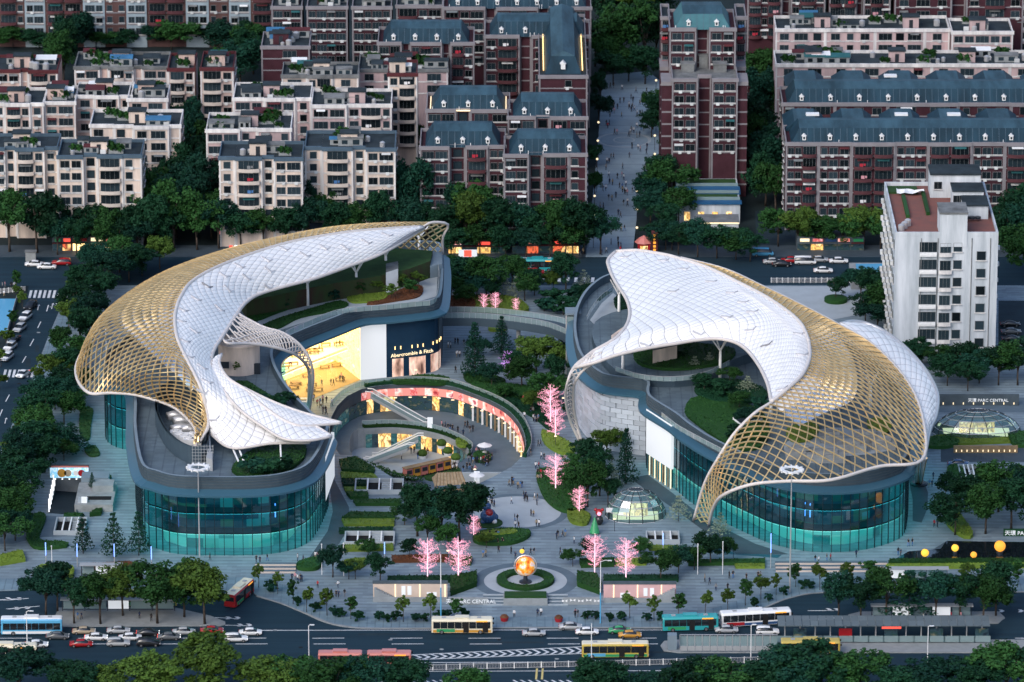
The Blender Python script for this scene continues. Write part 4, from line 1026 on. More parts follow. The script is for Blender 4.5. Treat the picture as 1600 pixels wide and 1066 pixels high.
goldR = Surf([gJ, [a*.72+b*.28+Vector((0,-.2,.8))*k*.75 for a,b,k in zip(gJ,gI,blg)], [a*.47+b*.53+Vector((0,-.2,.85))*k for a,b,k in zip(gJ,gI,blg)], [a*.22+b*.78+Vector((0,-.1,.6))*k*.6 for a,b,k in zip(gJ,gI,blg)], gI])
lattice(canR, goldR, 2.15, .95, 'lattice_rib', 'gold', .17, .3, 0, 14)
for v in (0,1): edge_beam(canR, [goldR.p(i/90,v) for i in range(91)], .36, 'canopy_edge')
inner_panels(canR, goldR, .84, 1, 'etfe', .05, .66); inner_panels(canR, goldR, .55, .84, 'film', .3, .66)
FO = [(1313,507,27),(1330,503.5,26.2),(1352,506,25.3),(1380,518,24.3),(1410,540,23.2),(1437,568,22.2),(1455,594,21.2),(1465,620,20),(1462,650,19.6),(1452,674,19),(1444,719,18.4)]
FI = [(1313,510,26.8),(1330,518,26.4),(1350,531,25.8),(1372,546,25.2),(1393,563,24.4),(1412,586,23.4),(1428,612,22.2),(1438,636,21.6),(1443,660,20.6),(1443,690,19.4),(1441,721,18.4)]
flap = Surf([GL(FO), [(a+b)*.5+Vector((0,.3,.5)) for a,b in zip(GL(FO),GL(FI))], GL(FI)])
cushions(canR, flap, 40, 6, 0)
edge_beam(canR, [flap.p(i/50,0)+Vector((0,0,.1)) for i in range(51)], .45, 'silver_steel')
for (x,y) in [(880+a*.3189,380+b*.3189) for a,b in ((305,63),(485,80),(603,128),(727,193),(828,243),(878,290),(925,336),(807,363),(925,418),(1000,505),(668,430),(415,493),(537,247))]+[(1080+a*.3753,380+b*.3753) for a,b in ((455,378),(312,430),(460,466),(375,610))]:
    vent(canR, whiteR, x, y)
tree_column(967,500,15.4,25,canR,2.2); tree_column(1125,592,15.4,26,canR,3.2); tree_column(973,590,15.4,24.5,canR,2.4); tree_column(1205,650,15.4,26.5,canR,1.2); tree_column(1360,640,15.4,24,canR,2)
# raking strut cluster at the right foot
for k in range(6):
    q = MB(); p0 = G(1436,756,.2)+Vector((k*.25-.7,.3*(k%2),0)); p1 = G(1441,719,18.6)+Vector((k*.5-1.5,.6*(k%3),0))
    q.tube([p0-canR.location,p1-canR.location],.16,6); q.build('foot_strut', ('silver_steel','white_paint','gold')[k%3], canR)
q = MB(); q.lathe([(1.9,0),(1.9,.3),(1.5,.5)],12); q.build('foot_base', 'dark_metal', canR, G(1436,757,.15)-Vector(canR.location))
# ================================================================ residential blocks
def win_mesh(name, w, h, mull=1, sill=True, frame='window_frame', hood=False):
    """window facing -y, centred on the origin: proud frame ring, recessed panes, sill"""
    b = MB(); f = .06; y0, y1 = -.16, -.03
    xs = [-w/2]; k = mull+1
    for i in range(k): xs += [-w/2+f+(w-2*f)*i/k+(f*.4 if i else 0), -w/2+f+(w-2*f)*(i+1)/k-(f*.4 if i < k-1 else 0)]
    xs += [w/2]
    zs = [-h/2,-h/2+f,h/2-f,h/2]
    # front grid of the frame, pane cells pushed back
    for i in range(len(xs)-1):
        for j in range(3):
            x0, x1, z0, z1 = xs[i], xs[i+1], zs[j], zs[j+1]
            if j == 1 and i % 2 == 1:
                b.quad((x0,y1,z0),(x1,y1,z0),(x1,y1,z1),(x0,y1,z1), 1)
                b.quad((x0,y0,z0),(x1,y0,z0),(x1,y1,z0),(x0,y1,z0), 0); b.quad((x0,y1,z1),(x1,y1,z1),(x1,y0,z1),(x0,y0,z1), 0)
                b.quad((x0,y0,z0),(x0,y1,z0),(x0,y1,z1),(x0,y0,z1), 0); b.quad((x1,y1,z0),(x1,y0,z0),(x1,y0,z1),(x1,y1,z1), 0)
            else: b.quad((x0,y0,z0),(x1,y0,z0),(x1,y0,z1),(x0,y0,z1), 0)
    b.quad((-w/2,0,-h/2),(-w/2,y0,-h/2),(-w/2,y0,h/2),(-w/2,0,h/2),0); b.quad((w/2,y0,-h/2),(w/2,0,-h/2),(w/2,0,h/2),(w/2,y0,h/2),0)
    b.quad((-w/2,y0,h/2),(w/2,y0,h/2),(w/2,0,h/2),(-w/2,0,h/2),0)
    if sill: b.box(-w/2-.15,w/2+.15,-.34,-.0,-h/2-.16,-h/2,2)
    if hood: b.box(-w/2-.2,w/2+.2,-.6,0,h/2+.02,h/2+.14,2)
    return b.mesh(name, [frame,'window_glass','white_band'])
WM = {'w': win_mesh('window', 1.8, 1.75), 'n': win_mesh('window', 1.3, 1.75, 0), 'W': win_mesh('window', 2.7, 1.85, 2), 'D': win_mesh('window', 3.9, 2.1, 3, False), 's': win_mesh('window', 1.6, 1.9, 0, False, 'dark_metal'),
      'h': win_mesh('window', 1.5, 1.6, 1, True, 'window_frame', True)}
WID = {'w':2.2,'n':1.6,'W':3.0,'D':4.0,'s':2.0,'h':2.2,'B':4.6,'b':3.2,'-':1.2,'.':.5}
def balc_mesh(name, w, d, m, bow):
    """bowed balcony: floor slab and a parapet that curves out, one connected strip"""
    b = MB(); n = 7; out = []
    for i in range(n):
        t = i/(n-1); x = -w/2+w*t; y = -d-(bow*(1-(2*t-1)**2))
        out.append((x,y))
    pts = [(-w/2,0)]+out+[(w/2,0)]; k = len(pts); inn = [(p[0]*.94, min(p[1]+.14, 0)) for p in pts]
    lv = [(pts,-.12),(pts,.72),(inn,.72),(inn,.0)]
    vs = [(p[0],p[1],z) for L, z in lv for p in L]
    b.add(vs, [(r*k+i,r*k+i+1,(r+1)*k+i+1,(r+1)*k+i) for r in range(3) for i in range(k-1)])
    b.add([(p[0],p[1],0) for p in inn], [tuple(range(k))[::-1]]); b.add([(p[0],p[1],-.12) for p in pts], [tuple(range(k))])
    return b.mesh(name, [m])
BM = {(c,m): balc_mesh('balcony', 4.2 if c == 'B' else 2.9, .9, m, .5 if c == 'B' else .15) for c in 'Bb' for m in ('balcony_wall','balcony_red','white_band')}
ac = MB(); ac.box(-.42,.42,-.42,-.02,-.32,.32); ac.lathe([(.24,-.44),(.24,-.43)],8); ACM = ac.mesh('air_conditioner', 'ac_unit')
def hut_mesh():
    b = MB(); b.box(-2,2,-1.6,1.6,0,2.6,0); b.box(-2.3,2.3,-1.9,1.9,2.6,2.85,1); b.box(-.5,.5,-1.66,-1.6,0,2.0,2); return b
HUTS = {m: hut_mesh().mesh('stair_hut', [m,'roof_grey','dark_metal']) for m in ('pink_wall','beige_wall','rose_wall','red_brick','white_facade')}
bt = MB(); bt.lathe([(.8,0),(.8,1.5),(.3,1.8)],10); TANK = bt.mesh('water_tank', 'silver_steel')
def plant_mesh():
    b = MB(); r = random.Random(3)
    b.box(-1.2,1.2,-.5,.5,0,.5,1)
    for i in range(60):
        c = Vector((r.uniform(-1.3,1.3), r.uniform(-.6,.6), r.uniform(.4,1.6))); a = Vector((r.uniform(-1,1),r.uniform(-1,1),r.uniform(-1,1))).normalized()*.28; d = a.cross(Vector((r.random(),r.random(),r.random()))).normalized()*.25
        b.quad(c-a-d,c+a-d,c+a+d,c-a+d,0)
    return b.mesh('roof_planter', ['leaf_mid','concrete'])
PLANT = plant_mesh()
def sh_mesh(m):
    b = MB(); b.box(-2.6,2.6,-1.4,1.4,0,2.0,1); b.quad((-2.8,-1.7,2.0),(2.8,-1.7,2.0),(2.8,1.6,2.5),(-2.8,1.6,2.5),0); b.quad((-2.8,-1.7,1.9),(2.8,-1.7,1.9),(2.8,-1.7,2.0),(-2.8,-1.7,2.0),0)
    b.box(-1.8,-.6,-1.45,-1.4,.5,1.5,2); b.box(.5,1.9,-1.45,-1.4,.4,1.6,2); return b.mesh('roof_shed', [m,'concrete','window_glass'])
SHEDS = [sh_mesh(m) for m in ('maroon_roof','roof_pale','blue_tarp','teal_tarp','white_paint','roof_grey')]

AWN = []
for m in ('roof_pale','ac_unit','teal_tarp','maroon_roof','window_frame'):
    b = MB(); b.add([(-1.1,0,.1),(1.1,0,.1),(1.1,-.8,-.2),(-1.1,-.8,-.2),(-1.1,-.8,-.28),(1.1,-.8,-.28)],[(0,1,2,3),(3,2,5,4)]); AWN.append(b.mesh('awning',m))
LAUN = []
for m in ('cloth_white','cloth_red','cloth_blue','cloth_pink','cloth_grey'):
    b = MB(); b.add([(-.7,0,.3),(.1,.02,.3),(.1,0,-.5),(-.7,.03,-.45),(.25,0,.3),(.7,0,.3),(.7,.02,-.3),(.25,0,-.3)],[(0,1,2,3),(4,5,6,7)]); LAUN.append(b.mesh('laundry',m))
def block(name, label, px0, px1, pye, h, depth, secs, wall, vis=7, sh=3.05, band='white_band', balc='balcony_wall', cornice='white_band', roof='flat', clutter=11, seed=1, cat='apartment block', skip_ac=.55, rz=0, group=None, bands=True, hut=True, rooftop='roof_grey', dorm=3, top0=.0, pil=True, mroof='mansard', side_wins=0, grass=0):
    r = random.Random(seed)
    A, B = G(px0,pye,h), G(px1,pye,h); W = B.x-A.x; cx = (A.x+B.x)/2
    root = empty(name, (cx, A.y, 0), rz); tag(root, label, cat, group)
    tot = sum(s[0] for s in secs); x = -W/2
    for si, (fr, yo, pat) in enumerate(secs):
        w = W*fr/tot; x0, x1 = x, x+w; x = x1
        b = MB(); b.box(x0,x1,-yo,depth-.01*si,0,h); b.build('wall', wall, root)
        b = MB(); b.box(x0-.25+.26*(si>0),x1+.25-.26*(si<len(secs)-1),-yo-.35,-yo+.25,h-.15,h+.75); b.build('cornice', cornice, root)
        if roof == 'flat':
            b = MB(); b.box(x0+.01,x1-.01,-yo+.25,depth-.02*si,h,h+.06); b.build('roof_deck', rooftop, root)
        if pil:
            for xx in (x0+.2, x1-.2):
                b = MB(); b.box(xx-.2,xx+.2,-yo-.14,-yo-.002,0,h-.16); b.build('pilaster', band, root)
        nst = min(vis, int(h/sh))
        if bands:
            bm_ = MB(); bm_.box(x0+.41,x1-.41,-yo-.1,-yo-.001,0,.3); me = bm_.mesh('floor_band', band)
            for k in range(nst): link('floor_band', me, root, (0,0,h-top0-(k+1)*sh+.2))
        tw = sum(WID[c] for c in pat) or 1; xx = x0+.4
        for c in pat:
            cw_ = WID[c]*(w-.8)/tw; xc = xx+cw_/2; xx += cw_
            if c in '-.': continue
            for k in range(nst):
                zc = h-top0-(k+.5)*sh+.05
                if c in 'Bb':
                    link('balcony', BM[(c,balc)], root, (xc,-yo,zc-1.28), sc=(min(1.25,max(.75,cw_/WID[c])),1,1))
                    link('window', WM['D' if c == 'B' else 'W'], root, (xc,-yo-.01,zc+.05), sc=(min(1.25,max(.75,cw_/WID[c])),1,1.12))
                    if r.random() < .3: link('awning', AWN[r.randrange(len(AWN))], root, (xc,-yo-.1,zc+1.1), sc=(1.3,1,1))
                    if r.random() < .3: link('laundry', LAUN[r.randrange(len(LAUN))], root, (xc+r.uniform(-.6,.6),-yo-1.2,zc))
                else:
                    link('window', WM[c], root, (xc,-yo-.01,zc), sc=(min(1.3,max(.7,cw_/WID[c])),1,1))
                    if c in 'wW' and r.random() < .16: link('awning', AWN[r.randrange(len(AWN))], root, (xc,-yo-.1,zc+.95))
                    if c in 'wnWh' and r.random() > skip_ac: link('air_conditioner', ACM, root, (xc+r.choice((-.3,.3,.6)),-yo-.1,zc-1.15))
    # low parapet round the back and sides of the roof
    b = MB(); b.box(-W/2,-W/2+.25,.3,depth,h+.02,h+.85); b.build('parapet', cornice, root)
    b = MB(); b.box(W/2-.25,W/2,.3,depth,h+.02,h+.85); b.build('parapet', cornice, root)
    b = MB(); b.box(-W/2+.26,W/2-.26,depth-.25,depth,h+.02,h+.85); b.build('parapet', cornice, root)
    for k in range(side_wins):
        for s in (-1,1):
            link('window', WM['w'], root, (s*(W/2+.01), depth*.35, h-(k+.5)*sh), rz=s*math.pi/2); link('window', WM['w'], root, (s*(W/2+.01), depth*.7, h-(k+.5)*sh), rz=s*math.pi/2)
    if roof == 'flat':
        if hut:
            for i in range(max(1,int(W/16))):
                hx = -W/2+W*(i+.5)/max(1,int(W/16))+r.uniform(-1.5,1.5)
                link('stair_hut', HUTS[wall if wall in HUTS else 'beige_wall'], root, (hx, depth*.3+r.uniform(0,2), h+.06), sc=(1,1,1.1))
        for i in range(clutter):
            px_, py_ = r.uniform(-W/2+3,W/2-3), r.uniform(2,max(3,depth-2)); t = r.random()
            if t < .3: link('roof_shed', r.choice(SHEDS+[SHEDS[1],SHEDS[5],SHEDS[0],SHEDS[5],SHEDS[1]]), root, (px_,py_,h+.06), sc=(r.uniform(.5,1.2),r.uniform(.5,1.1),r.uniform(.6,1.1)))
            elif t < .62: link('roof_planter', PLANT, root, (px_,py_,h+.06), sc=r.uniform(.8,1.6))
            elif t < .85: link('water_tank', TANK, root, (px_,py_,h+.06), sc=r.uniform(.6,1.1))
            else: link('air_conditioner', ACM, root, (px_,py_,h+.5), sc=1.6)
    if roof == 'mansard':
        ins = 1.3; mh = 3.6; tk = 2.0
        b = MB(); x0, x1, y0, y1 = -W/2+ins, W/2-ins, ins*.4, depth-ins
        lo = [(x0,y0,h+.1),(x1,y0,h+.1),(x1,y1,h+.1),(x0,y1,h+.1)]; hi = [(x0+tk,y0+tk,h+mh),(x1-tk,y0+tk,h+mh),(x1-tk,y1-tk,h+mh),(x0+tk,y1-tk,h+mh)]
        ri = [(x0+tk,(y0+y1)/2,h+mh+.7),(x1-tk,(y0+y1)/2,h+mh+.7)]
        b.add(lo+hi, [(i,(i+1)%4,4+(i+1)%4,4+i) for i in range(4)], 0); b.add(hi+ri, [(0,1,5,4),(2,3,4,5),(1,2,5),(3,0,4)], 1)
        mr = b.build('mansard_roof', [mroof,'mansard_top'], root)
        for i in range(int((x1-x0)/1.6)):
            xx = x0+tk+.3+i*1.6
            if xx > x1-tk: break
            q = MB(); q.quad((xx,y0-.02,h+.15),(xx+.1,y0-.02,h+.15),(xx+.1,y0+tk-.02,h+mh+.04),(xx,y0+tk-.02,h+mh+.04)); q.build('standing_seam', 'slate_band', mr)
        for i in range(dorm):
            dx = x0+(x1-x0)*(i+.5)/dorm; d = MB()
            d.box(-.55,.55,-.35,1.2,0,1.3); d.add([(-.8,-.45,1.3),(.8,-.45,1.3),(0,-.45,2.0),(-.8,1.6,1.3),(.8,1.6,1.3),(0,1.6,2.0)], [(0,1,2),(0,2,5,3),(1,4,5,2),(0,3,4,1)]); d.box(-.3,.3,-.4,-.35,.3,1.05,1)
            link('dormer', d.mesh('dormer', ['white_paint','window_glass']), mr, (dx, y0+.6, h+1.0), sc=.78)
        for i in range(3):
            q = MB(); q.tube([(0,0,0),(0,0,1.2)],.08,5); q.build('vent_pipe', 'white_paint', mr, (r.uniform(x0,x1), y0-.3, h+.1))
    return root
# --- front row of pale pink blocks (left)
P7 = [(3.2,0,'wW'),(1.6,-1.2,'s'),(4.6,0.3,'BB'),(2.4,-.6,'ww')]
block('apartment_block', 'cream and pink apartment block at the far left edge, its base behind trees', -18, 90, 235, 22, 12, [(2.5,0,'wW'),(1.5,-1.0,'s'),(4.5,.4,'Bw'),(2,-.8,'w.')], 'beige_wall', 6, cornice='slate_band', seed=11)
block('apartment_block', 'cream apartment block with slate-edged roof left of the dark tree gap', 90, 221, 246, 22, 13, [(3.6,.8,'ww'),(1.8,-1.2,'s'),(3.6,.3,'B'),(2.6,0,'n-')], 'beige_wall', 7, cornice='slate_band', seed=12, side_wins=5)
block('apartment_block', 'cream apartment block with curved balconies right of the dark tree gap', 342, 473, 249, 22, 13, [(2.2,0,'n'),(3.8,.5,'B'),(1.6,-.9,'n'),(4,.9,'wW')], 'beige_wall', 6, cornice='slate_band', seed=13, side_wins=5)
block('apartment_block', 'cream apartment block with curved balconies beside the brick mansard blocks', 476, 618, 234, 22, 14, [(2.4,-.4,'n'),(4.4,.4,'B'),(1.8,-.8,'n'),(4.2,1.0,'wW')], 'beige_wall', 6, cornice='slate_band', seed=14, side_wins=5)
# --- second row
block('apartment_block', 'pink apartment block in the second row at the left edge', -14, 68, 165, 22, 14, [(2,0,'nw'),(4,.5,'Bw'),(2,0,'n')], 'pink_wall', 5, seed=21, skip_ac=.7)
block('apartment_block', 'narrow pink apartment block with planted roof in the second row', 69, 118, 162, 22, 14, [(4,.6,'wW')], 'pink_wall', 5, seed=22, clutter=10)
block('apartment_block', 'long pink apartment block in the second row behind the planted roof', 118, 206, 153, 22, 12, [(3,0,'w'),(4,.5,'B'),(2,0,'n')], 'pink_wall', 5, seed=23)
block('apartment_block', 'low-set pink apartment block ahead of the maroon-roofed one', 199, 262, 157, 22, 12, [(4,.6,'wW')], 'pink_wall', 4, seed=24)
block('apartment_block', 'pink and white apartment block directly behind the cream one at the tree gap', 140, 282, 200, 22, 14, [(3,-.8,'w-'),(2.4,-.4,'s-'),(4.4,.8,'wW'),(1.4,-.4,'.')], 'beige_wall', 5, seed=25, side_wins=4)
block('apartment_block', 'pink apartment block right of the tree gap in the second row', 322, 455, 205, 22, 14, [(4,.8,'WW'),(2,-.4,'n-'),(4,0,'w-n')], 'rose_wall', 5, seed=26)
block('apartment_block', 'rose apartment block in the third row with stained white eaves', 364, 486, 157, 22, 14, [(4,0,'Ww'),(4,.5,'BW'),(2,0,'n')], 'rose_wall', 4, seed=27)
block('apartment_block', 'rose apartment block in the third row with bay and green shed', 486, 612, 167, 22, 14, [(4,.7,'WW'),(5,0,'wBn')], 'rose_wall', 5, seed=28, clutter=9)
# --- third row, higher up
block('apartment_block', 'pink block with blue and maroon roof sheds at the left edge', -14, 90, 113, 22, 14, [(4,0,'Ww'),(1,-1,'.'),(4,.6,'Bn')], 'pink_wall', 3, cornice='maroon_roof', seed=31, clutter=9)
block('apartment_block', 'pink apartment block crowded with rooftop sheds in the third row', 116, 262, 108, 22, 14, [(3,0,'wW'),(1,-1,'.'),(3,.4,'Bw'),(1,-1,'.'),(3,0,'Ww')], 'pink_wall', 3, cornice='roof_pale', seed=32, clutter=16)
block('apartment_block', 'pink maroon-roofed apartment wing next to a dark gap', 262, 304, 110, 22, 14, [(4,.5,'Bw')], 'pink_wall', 5, cornice='maroon_roof', seed=33, clutter=4)
block('apartment_block', 'tall pink maroon-roofed apartment block beside the dark trees', 313, 365, 109, 24, 15, [(4,.5,'Bw')], 'pink_wall', 6, cornice='maroon_roof', seed=34, side_wins=5)
block('apartment_block', 'red and cream stepped block with a pink roof hut', 408, 484, 76, 24, 14, [(5,0,'--W-'),], 'red_brick', 3, band='stone_band', cornice='stone_band', seed=35, pil=True)
block('apartment_block', 'cream block with glass and teal roof sheds in the fourth row', 440, 560, 121, 22, 12, [(3,0,'W'),(3,.4,'wB'),(3,0,'w')], 'beige_wall', 3, seed=36, clutter=14, cornice='roof_pale')
block('apartment_block', 'cream block with maroon roof sheds left of the lit mansard roof', 606, 652, 118, 26, 12, [(4,.4,'wB')], 'beige_wall', 6, seed=37, cornice='maroon_roof', clutter=5, balc='balcony_wall')
block('apartment_block', 'rambling roofscape of sheds behind the lit mansard roof', 560, 700, 112, 20, 14, [(4,0,'wWwW')], 'rose_wall', 2, seed=38, clutter=18, cornice='roof_pale')
# --- brick blocks at the top
BR = dict(band='stone_band', balc='balcony_red', cornice='stone_band')
block('brick_block', 'narrow dark brick block at the top, leftmost of its terrace', 424, 472, 14, 24, 14, [(4,0,'WwW')], 'red_brick', 3, seed=41, skip_ac=.3, **BR)
block('brick_block', 'dark brick block at the top with many white air conditioners', 479, 543, 14, 24, 14, [(4,0,'wWwW')], 'red_brick', 5, seed=42, skip_ac=.1, **BR)
block('brick_block', 'dark brick block at the top, third of its terrace', 550, 612, 14, 24, 14, [(4,0,'WwWw')], 'red_brick', 5, seed=43, skip_ac=.15, **BR)
block('brick_block', 'dark brick block at the top under a blue tarp roof', 619, 692, 12, 24, 14, [(4,0,'BwW')], 'red_brick', 3, seed=44, skip_ac=.3, clutter=9, **BR)
MS = dict(roof='mansard', band='stone_band', balc='balcony_red', cornice='stone_band', cat='apartment block')
block('mansard_block', 'brick block with mansard roof at the very top left of the tall trees', 692, 924, 15, 24, 14, [(4,0,'bwW'),(1,-1.5,'.'),(4,.4,'WBw'),(1,-1.5,'.'),(4,0,'wW')], 'red_brick', 5, seed=51, dorm=7, **MS)
block('mansard_block', 'brick block with long slate mansard roof left of the stepped roofs', 590, 741, 70, 24, 15, [(3,0,'Wb'),(1,-1.5,'.'),(4,.3,'wWw'),(1,-1.5,'.'),(3,.2,'bw')], 'red_brick', 4, seed=52, dorm=4, **MS)
block('mansard_block', 'brick block with wide slate mansard roof behind the lit gable roof', 757, 922, 59, 24, 15, [(3,0,'wB'),(1,-1.5,'.'),(3,.3,'Ww'),(2,0,'bw')], 'red_brick', 5, seed=53, dorm=4, **MS)
block('mansard_block', 'brick block with a warm-lit edge round its mansard roof', 666, 797, 175, 24, 15, [(3,0,'WW'),(1.4,-1,'s'),(4,.3,'bW')], 'red_brick', 3, seed=54, dorm=3, **MS)
block('mansard_block', 'brick block with slate mansard roof behind the front one by the street', 793, 918, 186, 24, 15, [(3,0,'WW'),(1.4,-1,'s'),(4,.3,'bW')], 'red_brick', 5, seed=55, dorm=3, **MS)
block('mansard_block', 'front brick block with slate mansard roof and three dormers, nearer the cream blocks', 656, 790, 232, 21, 15, [(3.4,.8,'WW'),(1.8,-1.2,'s'),(2.6,.2,'B'),(2,-.3,'wn')], 'red_brick', 6, seed=56, dorm=3, side_wins=4, **MS)
block('mansard_block', 'front brick block with slate mansard roof and three dormers, beside the shopping street', 787, 917, 244, 21, 15, [(3.4,.8,'WW'),(1.8,-1.2,'s'),(3.6,.2,'B'),(2.4,0,'n-')], 'red_brick', 6, seed=57, dorm=3, side_wins=5, **MS)
# gable-ended lit roof that runs away from the viewer
lb = block('brick_block', 'brick block with a long warm-lit gabled roof running away from view', 842, 918, 122, 24, 60, [(4,0,'--n-')], 'red_brick', 4, seed=58, hut=False, clutter=0, band='stone_band', cornice='stone_band')
q = MB(); h0 = 24.2
lo = [(-4.6,3,h0),(4.6,3,h0),(4.6,56,h0),(-4.6,56,h0)]; hi = [(-3.0,5.5,h0+4),(3.0,5.5,h0+4),(3,54,h0+4),(-3,54,h0+4)]; rg = [(0,6.5,h0+5.2),(0,53,h0+5.2)]
q.add(lo+hi,[(i,(i+1)%4,4+(i+1)%4,4+i) for i in range(4)],0); q.add(hi+rg,[(0,1,4),(1,2,5,4),(2,3,5),(3,0,4,5)],1); gr = q.build('gabled_roof',['mansard','mansard_top'],lb)
for s in (-1,1):
    q = MB(); q.box(s*4.9-.12,s*4.9+.12,6,54,h0+.1,h0+.5); q.build('light_strip','glow_warm',lb)
d = MB(); d.box(-.55,.55,-.35,1.2,0,1.3); d.add([(-.8,-.45,1.3),(.8,-.45,1.3),(0,-.45,2.0),(-.8,1.6,1.3),(.8,1.6,1.3),(0,1.6,2.0)],[(0,1,2),(0,2,5,3),(1,4,5,2)]); d.build('dormer','white_paint',gr,(0,3.4,h0+1.2))
tgt = [o for o in col.objects if o.get('label','').startswith('brick block with a warm-lit edge')][0]
w_ = G(797,175,24).x-G(666,175,24).x
q = MB(); q.box(-w_/2+1.1,w_/2-1.1,.15,.4,24.1,24.4); q.build('light_strip','glow_soft',tgt)
for s in (-1,1):
    q = MB(); q.box(s*(w_/2-1.0)-.12,s*(w_/2-1.0)+.12,.4,13,24.1,24.4); q.build('light_strip','glow_soft',tgt)
# --- central brick tower beside the shopping street
ct = block('brick_tower', 'tall brick tower with twin wings and a terraced top beside the street', 1050, 1153, 127, 30, 30, [(3,0,'ww'),(1.6,-3.5,'.'),(3,0,'ww')], 'red_brick', 6, sh=3.1, seed=61, hut=False, clutter=0, rooftop='roof_pale', skip_ac=.1, **BR)
Wt = G(1153,127,30).x-G(1050,127,30).x
for s in (-1,1):
    for k in range(2):
        x = s*(Wt/2+1.2); b = MB(); b.box(x-1.2,x+1.2,1.2+k*14,9+k*14,0,29); b.build('side_wing','red_brick',ct)
        b = MB(); b.box(x-1.4,x+1.4,.9+k*14,9.2+k*14,28.6,29.6); b.build('wing_cornice','stone_band',ct)
        for z in range(8): b = MB(); b.box(x-1.25,x+1.25,1.1+k*14,1.3+k*14,3+z*3.1,3.4+z*3.1); b.build('wing_band','stone_band',ct)
for (x,y,w,d_,z) in ((-4,8,3.2,5,2.0),(4,8,3.2,5,2.0),(0,12,2.2,8,3.2),(-4.4,15,2.6,2,3.0),(4.4,15,2.6,2,3.0)):
    b = MB(); b.box(x-w/2,x+w/2,y,y+d_,30.05,30.05+z); b.box(x-w/2-.2,x+w/2+.2,y-.2,y+d_+.2,30.05+z,30.3+z); b.build('roof_structure','roof_pale',ct)
ct2 = block('brick_tower', 'taller rear part of the brick tower with teal mansard roof', 1046, 1150, 48, 40, 18, [(3,0,'ww'),(1.4,-2.5,'.'),(3,0,'ww')], 'red_brick', 3, seed=62, dorm=2, mroof='mansard_teal', **MS)
for px0, px1 in ((1033,1047),(1150,1166)):
    block('brick_wing', 'narrow brick wing of the tower on its %s side' % ('street' if px0 < 1100 else 'tree'), px0, px1, 30, 40, 12, [(1,0,'b')], 'red_brick', 5, seed=63, hut=False, clutter=0, **BR)
# --- right: long brick mansards and pink terraces
lr = block('long_brick_block', 'long brick block with slate mansard roof behind the white tower', 1228, 1690, 227, 21.5, 15, [(3,0,'wwB'),(3,0,'nww'),(4,.3,'BB'),(3,0,'nww'),(4,.3,'BB'),(3,0,'nww'),(4,.3,'Bnw'),(3,0,'Bww')], 'red_brick', 6, seed=71, dorm=11, skip_ac=.2, side_wins=6, **MS)
lr2 = block('long_brick_block', 'second long slate mansard roof, behind the front one at right', 1222, 1690, 165, 21.5, 15, [(3,0,'wwB'),(3,0,'nww'),(4,.3,'BB'),(3,0,'nww'),(4,.3,'BB')], 'red_brick', 3, seed=72, dorm=10, side_wins=4, **MS)
for root, n_, seed in ((lr,6,1),(lr2,6,2)):       # hipped cross roofs behind the ridge
    W = G(1690,227,21.5).x-G(1228,227,21.5).x; r = random.Random(seed)
    for i in range(n_):
        x = -W/2+5.2+i*W/6; q = MB(); w_, d_ = 5.0, 15; h = 24.0
        lo = [(-w_,12,21.6),(w_,12,21.6),(w_,12+d_,21.6),(-w_,12+d_,21.6)]; hi = [(-w_+2.4,12,h),(w_-2.4,12,h),(w_-2.4,10+d_-1,h),(-w_+2.4,10+d_-1,h)]
        q.add(lo+hi,[(i_,(i_+1)%4,4+(i_+1)%4,4+i_) for i_ in range(4)],0); q.add(hi,[(0,1,2,3)],1); q.build('cross_roof',['mansard','mansard_top'],root,(x,0,0))
        if r.random() < .6: q = MB(); q.box(-1.6,1.6,-.8,.8,0,.5); q.build('roof_tarp','white_paint',root,(x+r.uniform(-3,3),18,h))
    q = MB(); q.box(-W/2+4,W/2-4,12.5,26,20.5,21.3); q.build('rear_wing','red_brick',root)
block('pink_terrace', 'long pink terrace with blue awnings and plants at the top right', 1212, 1484, 49, 22, 13, [(4,0,'wWs'),(4,0,'wnw'),(4,0,'WsW'),(2,0,'w')], 'rose_wall', 3, seed=73, clutter=18, skip_ac=.8)
block('pink_terrace', 'shorter pink terrace with large parapet at the top right corner', 1487, 1583, 53, 22, 13, [(4,0,'wwWww')], 'rose_wall', 3, seed=74, clutter=6, skip_ac=.8)
block('pink_terrace', 'pink house with bay window at the extreme top right', 1585, 1660, 12, 24, 13, [(4,0,'wBw')], 'rose_wall', 4, seed=75, clutter=4)
block('pink_terrace', 'long pink terrace crowded with roof gardens and white sheds at right', 1212, 1700, 104, 19, 13, [(4,0,'wWw'),(4,0,'Wnw'),(4,0,'wWW'),(4,0,'wWw')], 'rose_wall', 3, seed=76, clutter=40, cornice='white_band')
block('brick_block', 'dark brick flats at the top edge behind the pink terrace', 1168, 1290, -28, 30, 14, [(4,.4,'BwB'),(1,-2,'.'),(4,.2,'wBw')], 'red_brick', 5, seed=77, **BR)
block('brick_block', 'dark brick flats at the top edge, second from the tower', 1296, 1392, -25, 30, 14, [(4,.4,'BwB'),(1,-2,'.'),(4,.2,'wBw')], 'red_brick', 5, seed=78, **BR)
block('brick_block', 'dark roofed brick flats at the top right edge', 1398, 1600, -22, 30, 14, [(4,.4,'wWw'),(1,-2,'.'),(4,.2,'wBw')], 'red_brick', 3, seed=79, **BR)
